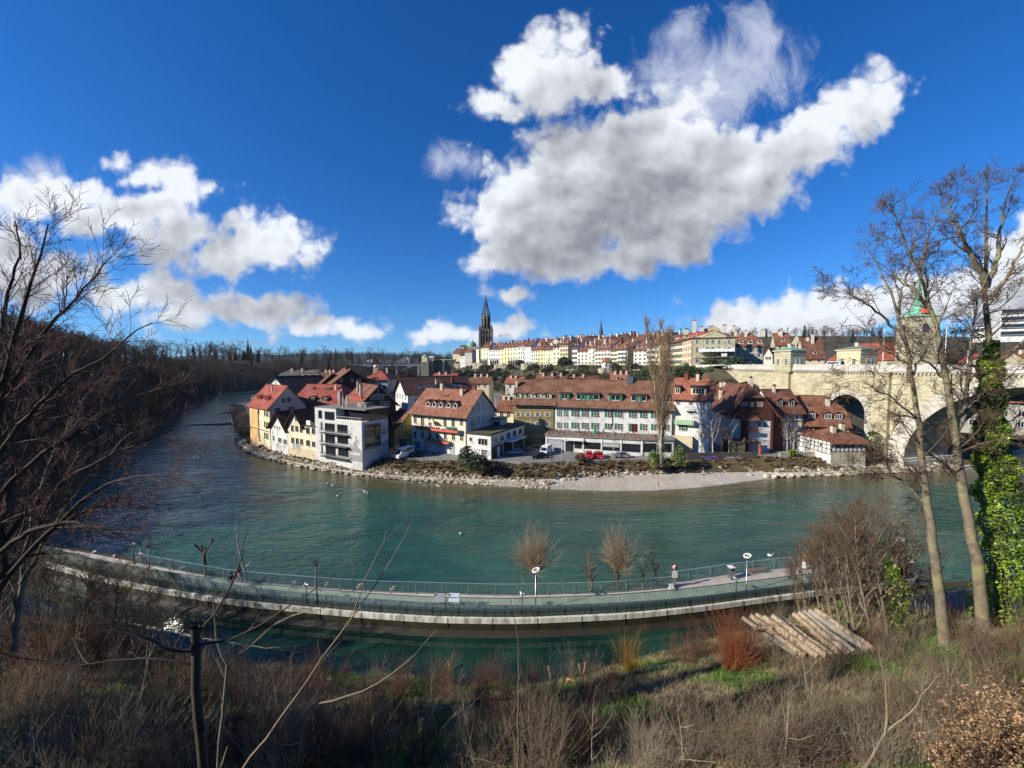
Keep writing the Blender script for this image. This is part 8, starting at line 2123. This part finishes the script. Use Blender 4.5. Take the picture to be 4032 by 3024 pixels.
for i,(u,v,k,sc) in enumerate(((2720,2900,'dark',1.3),(3240,2960,'dark',1.25),(3180,2660,'bramble',.9),(3330,2650,'bramble',.8),(2960,2720,'pale',.9),(2150,2960,'pale',1.1),(1400,2960,'dark',1.4),(760,2900,'red',1.2),(3620,2930,'brown',1.1),(2560,2990,'pale',1.1))):
 p=gh(u,v);put(k,p.x,p.y,p.z,sc,i,'large %s standing alone, %s of ten across the slope' % (KIND[k][0],ords[i]),'large single shrubs')
for i,(u,v,lb) in enumerate(((1772,2630,'freshly cut pale stub with a red brown tuft by the pool'),(2165,2650,'pale broken stem by the pool edge'),(2285,2640,'pair of pale cut stubs in a fork by the pool'),(2230,2668,'pale cut branch lying on the ground by the pool'))):
 p=gh(u,v+30);b=[(np.array([[0,0,-.2],[.05,0,.5],[-.15 if i<3 else .9,0,1.2 if i<3 else .15]]),np.array([.09,.08,.07]),7)]
 if i==2:b.append((np.array([[0,0,0],[.3,0,.5],[.4,0,1.3]]),np.array([.09,.08,.07]),7))
 plant('cut_stump',lb,'tree stump',(tube_mesh('trunk',b,mat('fresh_wood','#c9a678',.8,var='#8f6c4a',scale=3,amt=.9)),),tuple(p),0,1,names=('trunk',))
# ---- log pile on a rack
M_log=mat('peeled_log','#b3a083',.85,var='#85715a',scale=2.2,amt=.9,bump=.5,col3='#5a4a3a',scale3=1.5,stretch=(3,3,.5));M_logg=mat('grey_log','#a39a8c',.9,var='#7d7366',scale=2,amt=.9,bump=.3)
tops=[(2925,2434),(2958,2426),(2980,2420),(3012,2432),(3044,2428),(3080,2440),(3128,2420),(3150,2416),(3166,2412),(3190,2408),(3214,2402)];bots=[(3135,2590),(3170,2596),(3200,2590),(3225,2600),(3255,2596),(3280,2590),(3310,2590),(3345,2586),(3365,2580),(3420,2572),(3450,2570)]
for i,(a,b_) in enumerate(zip(tops,bots)):
 q=gh(*b_);q2=q+Vector((0,0,.14));p=at_y(a[0],a[1],q.y+3.6);d_=(q2-p);k=9
 P=np.array([p+d_*(j/k)+Vector((0,0,.04*math.sin(j))) for j in range(k+1)]);r_=rngF.uniform(.15,.23)
 b=MB();b.tube([Vector(x-P[0]) for x in P],[r_*(1+.08*math.sin(j*2.1)) for j in range(k+1)],10)
 tag(b.build('log',M_logg if i in (0,8,9) else M_log,None,tuple(P[0])),'%s trunk from the left in the pile of leaning logs' % ords[i],'log','peeled logs of the pile')
pa,pb=at_y(2960,2462,gh(*bots[1]).y+2.6),at_y(3230,2440,gh(*bots[8]).y+2.6);t=thing('log_rack','rough timber rack carrying the upper ends of the logs','rack',tuple(pa));b=MB();b.tube([(0,0,-.28),pb-pa+Vector((0,0,-.28))],.12,8);b.build('crossbeam',M_log,t)
for f in (.03,.5,.97):
 q=(pb-pa)*f;z_=gz(pa.x+q.x,pa.y+q.y)-pa.z;b=MB();b.tube([(q.x,q.y,-.3),(q.x,q.y,z_-.3)],.12,8);b.build('post',M_log,t)
# ---- path edging stones
M_kerb=mat('kerb_mossy','#8d8775',.95,var='#6a6654',scale=1.5,amt=.9,bump=.3,col3='#55553a',scale3=.6,coords='World')
def edging(pts,lb,w=.22,hh=.16):
 W_=[gh(*p) for p in pts];P=interp_line([(a.x,a.y) for a in W_],200);n_=max(3,int(length(P)/1.2));t=thing('path_edging',lb,'kerb');
 for i in range(n_):
  a,tg=along(P,length(P)*i/n_+.02);c,_=along(P,length(P)*(i+1)/n_-.03);za,zc=gz(*a),gz(*c)
  b=MB();b.bar((a[0],a[1],za+.02),(c[0],c[1],zc+.02),w,hh*2);b.build('kerb_stone',M_kerb,t)
edging([(1480,2800),(1620,2780),(1850,2745),(2100,2705),(2400,2655),(2700,2615),(2850,2590)],'pale concrete edging curving up behind the pool shrubs')
edging([(1540,2850),(1680,2815),(1870,2772)],'short lower edging below the curved one');edging([(1620,3010),(2000,3000),(2500,2975),(3000,2965)],'edging along the bottom of the slope',.3);edging([(2990,2545),(3060,2515),(3110,2500)],'short edging beside the log pile')
edging([(820,2960),(980,2890),(1090,2860)],'mossy edging in the shaded slope');edging([(0,3020),(200,2990),(420,2975)],'dim path edge low in the corner')
# ---- slatted fence behind the tall trunks
P=[gh(3545,2400),gh(3640,2420),gh(3720,2410),gh(3800,2390)];Pf=interp_line([(a.x,a.y) for a in P],60);t=thing('slat_fence','pale vertical slat fence between the thicket and the forked trunk','fence');n_=34;sl=MB();sl.box(-.05,.05,-.02,.02,-.3,1.55);sme=sl.mesh('slat',M_panel)
for i in range(n_):a,tg=along(Pf,length(Pf)*i/n_);link('slat',sme,t,(a[0],a[1],gz(*a)+.05),math.atan2(tg[1],tg[0]))
b=MB()
for zz_ in (.3,1.2):
 for i in range(8):a,_=along(Pf,length(Pf)*i/8);c,_=along(Pf,length(Pf)*(i+1)/8);b.bar((a[0],a[1]+.05,gz(*a)+zz_),(c[0],c[1]+.05,gz(*c)+zz_),.06)
b.build('rail',M_steel,t)
# ---- grass and litter on the slope
def tuft(seed,n,hh,m,w=.012,lean=.5):
 rg=np.random.default_rng(seed);V=[];F=[]
 for i in range(n):
  a=rg.uniform(0,6.28);l=hh*rg.uniform(.5,1.1);p=np.array([rg.normal(0,.09),rg.normal(0,.09),-.03]);d=np.array([math.cos(a),math.sin(a),0]);s_=np.array([-d[1],d[0],0])*w;k=len(V)
  V+=[p-s_,p+s_,p+d*l*lean*.4+[0,0,l*.6]+s_*.7,p+d*l*lean*.4+[0,0,l*.6]-s_*.7,p+d*l*lean+[0,0,l*.85]];F+=[(k,k+1,k+2,k+3),(k+3,k+2,k+4,k+4)]
 me=bpy.data.meshes.new('tuft');me.from_pydata([tuple(v) for v in V],[],[f if f[2] != f[3] else f[:3] for f in F]);me.materials.append(m);return me
G_green=leafy('grass_blade','#4f6f24','#678631','#3a521b',.8);G_dry=leafy('dry_grass_blade','#8f7e5c','#a89873','#66583d',.9)
def tmpl(me):return bpy.data.objects.new('tuft',me)
TG=[tmpl(tuft(i,26,.20,G_green)) for i in range(3)]+[tmpl(tuft(9,16,.3,G_green))];TD=[tmpl(tuft(20+i,18,.34,G_dry,.008,.7)) for i in range(3)]+[tmpl(tuft(30,14,.12,G_dry,.02,1.6))]
def on_slope(n,f):
 U=rngF.uniform(-150,4180,n);Vv=rngF.uniform(2380,3100,n);out=[]
 X_=rngF.uniform(-34,34,n*2);Y_=rngF.uniform(7,40,n*2);ok=(np.abs(X_)<Y_*1.45) & (Y_<np.interp(X_,pool_front[:,0],pool_front[:,1],right=44)) ;X_,Y_=X_[ok],Y_[ok];Z_=slope_z(X_,Y_);g_=fbm(X_*.28,Y_*.28,3,21)
 keep=(g_*1.0>f[0]) & (g_<f[1]) & (Z_>POOL_Z+.1);return np.c_[X_,Y_,Z_][keep]
pts=on_slope(34000,(-.12,2));scatter('grass',pts,rngF.uniform(.6,1.5,len(pts)),TG,31,'patches of short green grass on the slope');pts=on_slope(22000,(-2,.16));scatter('dry_grass',pts,rngF.uniform(.6,1.6,len(pts)),TD,32,'dead stalks and dry leaves littering the slope')
# ---- stones, dry growth and wall of the far bank
er=np.random.default_rng(8);idx=er.random(7000)*(len(edge)-1.01);k_=idx.astype(int);f_=(idx-k_)[:,None];E_=edge[k_]*(1-f_)+edge[k_+1]*f_;N_=ne[k_];bw=beach_w[k_]
dd=np.where(bw<2.2,er.uniform(-.4,3.0,7000),bw+er.uniform(-.3,2.6,7000));zb=np.interp(dd-bw,[-3,-1,0,2,4.5],[.1,.1,.45,1.25,2.1]);Pst=np.c_[E_+N_*dd[:,None],zb];vis=(Pst[:,0]>-95) & (Pst[:,0]<110);Pst=Pst[vis];Pst=Pst[np.argsort(np.hypot(Pst[:,0],Pst[:,1]))]
for i in range(300):
 o=link('stone',rocks2[i % 6],bank,tuple(Pst[i]),er.uniform(0,6));s_=er.uniform(.28,.62);o.scale=(s_,s_,s_*.9)
TR=[bpy.data.objects.new('stone_template',m_) for m_ in rocks2];scatter('riprap',Pst[300:],er.uniform(.25,.6,len(Pst)-300),TR,41,'rough stones lining the water edge of the far bank')
idx=er.random(6500)*(len(edge)-1.01);k_=idx.astype(int);f_=(idx-k_)[:,None];E_=edge[k_]*(1-f_)+edge[k_+1]*f_;d2=beach_w[k_]+bank_w[k_]*er.uniform(.25,1.0,6500);z2=np.interp((d2-beach_w[k_])/bank_w[k_],[0,.3,.65,1],[.45,1.25,2.1,2.75]);Pb=np.c_[E_+ne[k_]*d2[:,None],z2];Pb=Pb[(Pb[:,0]>-98) & (Pb[:,0]<112)]
TB=[tmpl(tuft(50+i,34,1.0,m_,.05,.9)) for i,m_ in enumerate((G_dry,L_brown,G_dry,leafy('bank_scrub','#6d5d3c','#8a774e','#4c4a2c',.9)))];scatter('bank_undergrowth',Pb,er.uniform(.4,1.1,len(Pb)),TB,42,'dry brown grass and scrub on the far bank')
pk=np.c_[er.uniform(-4,62,9000),np.zeros((9000,2))];kk=np.clip(np.searchsorted(-0+edge[:,0],pk[:,0]),1,len(edge)-1);fr=er.random(9000);pk[:,1]=edge[kk,1]+beach_w[kk]*fr;pk[:,2]=np.interp(fr,[0,.5,1],[.02,.34,.74]);scatter('gravel',pk,er.uniform(.05,.15,9000),[bpy.data.objects.new('pebble',m_) for m_ in rocks[:2]],43,'loose pale pebbles on the gravel beach')
bl=[(2955,1872),(2975,1862),(2962,1850),(2985,1846),(3000,1866),(3010,1850),(3020,1874),(3034,1868),(3030,1848),(3048,1876),(3060,1870),(3078,1874),(3095,1870),(3115,1872),(3140,1874),(3165,1870),(3200,1871),(3225,1866),(3262,1872),(3300,1868),(3345,1866)]
for i,(u,v) in enumerate(bl):
 p=at_z(u,v,.35);o=link('boulder',rocks[i % 4],None,tuple(p),er.uniform(0,6));s_=er.uniform(.75,1.25)*(1 if i<14 else .7);o.scale=(s_,s_*.9,s_*.85);tag(o,'large pale boulder, %s from the beach end of the boulder heap' % (ords+['twenty first'])[i],'boulder','large boulders at the end of the beach')
def quaywall(x0,x1,zt_,m_,lb,zb_=1.4,off=.1):
 sel=[i for i in range(len(quay_edge)) if x0<=quay_edge[i][0]<=x1];t=thing('quay_wall',lb,'wall');b=MB()
 for i in sel[:-1]:p,q=quay_edge[i],quay_edge[i+1];b.bar((p[0],p[1]-off,(zt_+zb_)/2),(q[0],q[1]-off,(zt_+zb_)/2),.35,zt_-zb_)
 b.build('wall',m_,t);return t
quaywall(-32,42,3.15,M_conc,'long low concrete wall between the car park and the bank',1.7);quaywall(42,62,4.3,mat('dark_old_wall','#5d584e',.95,var='#403d36',scale=.6,amt=.9),'dark graffiti covered wall in the shade of the trees');quaywall(62,84,3.9,M_concpale,'pale stepped quay wall by the landing ramp')
gt=[o for o in bpy.data.objects if o.get('label','').startswith('dark graffiti')][0]
for x,txt,m_,s_ in ((46.5,'DMTE',mat('blue_spray','#6a62a8',.7),1.7),(54,'GCHN',M_silver,1.3)):
 k=int(np.argmin(np.abs(quay_edge[:,0]-x)));q=quay_edge[k];graffiti(gt,(q[0],q[1]-.5,2.3),math.atan2(*(quay_edge[k+1]-q)[::-1]),s_,txt,m_,0)
p=at_z(880,1672,.1);t=thing('river_groyne','dark timber groyne reaching into the river up stream','groyne',(p.x,p.y,.1));q=at_z(950,1664,.1)-p;b=MB();b.tube([(-14,-1.5,-.1),(0,0,.15),q+Vector((0,0,.3))],[.25,.4,.5],8);b.build('beam',M_wood,t)
sw=MB();sw.lathe([(.05,-.05),(.3,.05),(.32,.2),(.05,.34)],10);sw.tube([(.28,0,.15),(.42,0,.4),(.40,0,.62),(.52,0,.66)],[.07,.045,.045,.02],7);swm=sw.mesh('body',M_white)
for i,(u,v) in enumerate(((1338,1862),(1290,1905),(1435,1938),(1448,1944),(1310,1912),(1655,1903),(1720,1912),(1728,1917),(1815,2105),(3030,2190),(1330,1955))):
 p=at_z(u,v,0);o=link('swan',swm,None,(p.x,p.y,.03),i*1.3);o.scale=(.9,.65,.85);tag(o,'white water bird, %s one counted on the river' % ords[i],'bird','white birds on the river')
# ---- vehicles
def car(label,loc,rz,paint,L=4.3,Wd=1.78,hh=1.45,kind='car'):
 t=thing('parked_car' if kind=='car' else 'parked_van',label,'car' if kind=='car' else 'van',loc,rz);hw=Wd/2
 prof={'car':[(-.5,.32),(-.5,.72),(-.47,.86),(-.20,.93),(.44,.93),(.5,.75),(.5,.32)],'van':[(-.5,.35),(-.5,1.0),(-.42,1.15),(-.4,1.18),(.49,1.18),(.5,.9),(.5,.35)]}[kind]
 cab={'car':[(-.22,.90),(-.08,hh-.05),(.02,hh),(.27,hh-.02),(.42,.92)],'van':[(-.40,1.1),(-.27,hh-.08),(-.2,hh),(.47,hh),(.495,1.1)]}[kind]
 b=MB();n=len(prof)
 def shell(P,w0,w1,zt):
  vs=[(x*L,s_*(w0 if z<zt else w1),z) for s_ in (-1,1) for x,z in P];k=len(P);b.add(vs,[tuple(range(k)),tuple(range(k,2*k))[::-1]]+[(i,(i+1) % k,k+(i+1) % k,k+i) for i in range(k)])
 shell(prof,hw,hw*.96,.7);shell(cab,hw*.93,hw*.78,1.2 if kind=='car' else 1.3);b.build('body',paint,t)
 b=MB();zc=lambda f:.98+(hh-.14-.98)*f if kind=='car' else 1.2+(hh-.2-1.2)*f;wy=lambda z:(hw*.93+(hw*.78-hw*.93)*min(1,max(0,(z-.9)/(hh-.9))))+.012
 x0,x1,x2,x3=[(q*L) for q in ((-.17,-.06,.24,.35) if kind=='car' else (-.33,-.24,.42,.44))]
 for s_ in (-1,1):b.add([(x0,s_*wy(zc(0)),zc(0)),(x3,s_*wy(zc(0)),zc(0)),(x2,s_*wy(zc(1)),zc(1)),(x1,s_*wy(zc(1)),zc(1))],[(0,1,2,3)])
 for a,c in ((0,1),(-1,-2)):
  (xa,za),(xc,zc_)=cab[a],cab[c];sg=-.015 if a==0 else .015;za+=.06;b.add([(xa*L+sg,-hw*.82,za),(xa*L+sg,hw*.82,za),(xc*L+sg,hw*.7,zc_-.04),(xc*L+sg,-hw*.7,zc_-.04)],[(0,1,2,3)])
 b.build('windows',M_glass,t,fix=False)
 for sx in (-.31,.31):
  for sy in (-1,1):
   w=thing('wheel',None,None,(sx*L,sy*(hw-.08),.32));w.parent=t;w.rotation_euler=(PI/2,0,0);bb=MB();bb.lathe([(.2,-.1),(.32,-.1),(.33,0),(.32,.1),(.2,.1)],14);bb.build('tyre',M_black,w);bb=MB();bb.lathe([(.2,-.11),(.2,.11)],10);bb.add([(.2*math.cos(k*.63),.2*math.sin(k*.63),-.11) for k in range(10)],[tuple(range(10))]);bb.build('rim',M_steel,w)
 for sy in (-1,1):bb=MB();bb.box(-L/2-.02,-L/2+.05,sy*hw*.72-.16,sy*hw*.72+.16,.62,.76);bb.build('headlight',M_glass2,t);bb=MB();bb.box(L/2-.05,L/2+.02,sy*hw*.8-.12,sy*hw*.8+.12,.66,.84);bb.build('tail_light',M_redtrim,t)
 bb=MB();bb.box(-L/2-.025,-L/2,-.26,.26,.42,.53);bb.build('number_plate',M_white,t)
 return t
pt=lambda n_,c:mat('paint_'+n_,c,.25,spec=.7)
def park(u,v,z=QZ+.02):p=at_z(u,v,z);return (p.x,p.y,z)
car('bright red car with its front to the river, left one of the red pair',park(2320,1801),PI/2-.1+.0,pt('red','#b5121c'));car('red hatchback parked right beside the other red car',park(2358,1802),PI/2+.05,pt('red_two','#a8101e'),4.0);car('grey sedan parked along the white annex',park(2442,1801),.02,pt('grey','#7d8284'),4.7)
car('black car parked at the corner of the car park',park(2124,1804),.35,pt('black','#15171a'));car('white minibus parked beside the black car',park(2150,1787),PI-2.0,pt('white','#e3e5e6'),4.9,1.95,2.25,'van');car('white delivery van parked below the small ochre house',park(1590,1800),PI/2-.5,pt('white_two','#eef0f2'),5.4,2.0,2.5,'van')
car('dark car in the shade under the workshop canopy',park(2062,1775),.3,pt('dark','#2a2d30'));car('blue grey car half under the workshop canopy',park(2030,1788),.3,pt('bluegrey','#8fa0ae'));car('dark car deep in the shaded bay',park(2100,1762),.2,pt('dark2','#20242a'));car('black trailer like car behind the delivery van',park(1640,1796),.1,pt('dark3','#1c1d20'),3.6)
pd=PB+eB*-20+nB*3+Vector((0,0,ZP+.5));car('white van driving over the stone bridge between the pavilions',tuple(pd),math.atan2(eB.y,eB.x),pt('white','#e3e5e6'),5,1.95,2.2,'van');pd=XY(2960,172);car('dark car parked at the head of the bridge',(pd[0],pd[1],26.0),.2,pt('black','#15171a'))
for u,v,vt,lb in ((2211,1812,1738,'thin street lamp post at the car park edge near the annex door'),(2296,1812,1730,'thin post at the car park edge left of the red cars'),(2414,1808,1736,'thin post before the grey sedan'),(1787,1812,1728,'thin post before the yellow house')):
 p=park(u,v);hh=z_at(p[0],p[1],vt)-p[2];t=thing('lamp_post',lb,'lamp post',p);b=MB();b.lathe([(.07,0),(.05,hh)],6);b.build('pole',M_stonetrim,t);b=MB();b.box(-.1,.5,-.1,.1,hh,hh+.1);b.build('lamp_head',M_steel,t)
for i,(x,y,sc) in enumerate(((-33,3,1.0),(-38,9,1.1),(-44,4,1.1))):  # out-of-view conifers, added to throw dense shade on the lower slope
 plant('unseen_shade_conifer','%s unseen conifer added beside the viewpoint to shade the slope' % ords[i],'tree',cf[i % 2],(x,y,gz(x,y)-.3),i,sc,'unseen conifers shading the slope')
for i,(x,y) in enumerate(((-60,27),(-64,23),(-67,28),(-58,23))):plant('unseen_shade_tree','%s unseen bare tree added above the pool end to break its glare' % ords[i],'tree',far_tm[i % 4],(x,y,gz(x,y)-.3),i,.75,'unseen trees breaking the pool glare')  # out-of-view bare trees, added to break the sun's glare on the pool
RMIN[0]=.0035
sap=[bare_tree(90+k,4.6,r0=.022,spec=[(1.6,.6,.8,6,.13,.10,3,.1,.6),(1.4,.6,.3,4,.14,.08,3,.2,.7)],nl=5,crown=.38,spread=.75,mats=[M_canep if k else M_barky,M_canep if k != 1 else M_cane],trunk_t=.2) for k in range(3)]
for i,(u,v,sc) in enumerate(((110,2900,.9),(330,3000,1.0),(520,2880,1.1),(640,3060,.9),(1010,2960,1.0),(1150,3080,.9),(1330,2860,1.0),(1480,3050,.8),(1700,2960,.9),(1880,3080,.7),(2330,3060,.7),(2700,3050,.75),(2840,2980,.7),(3080,3070,.7),(3230,2930,.8),(3620,3050,.7),(3700,2860,.8),(2560,2880,.7))):
 sc*=1.35
 p=gh(u,v);plant('sapling','%s slim sapling counted along the foot of the view' % ords[i],'tree',sap[i % 3],tuple(p),i*1.7,sc,'slim saplings on the near slope')
# ------- air between here and the far hills
b=MB();b.box(-9500,9500,-3500,12500,-2.6,175)
hz=b.build('haze',[],None);hz['kind']='stuff';hz['label']='thin blue air over the whole valley'
hm=bpy.data.materials.new('haze');hm.use_nodes=True;hm.node_tree.nodes.clear();T=NT(hm.node_tree)
pv=T.n('ShaderNodeVolumePrincipled');pv.inputs['Color'].default_value=(.62,.78,1.0,1);pv.inputs['Density'].default_value=.00004;pv.inputs['Anisotropy'].default_value=.2
ho=T.n('ShaderNodeOutputMaterial');hm.node_tree.links.new(pv.outputs[0],ho.inputs['Volume']);hz.data.materials.append(hm)
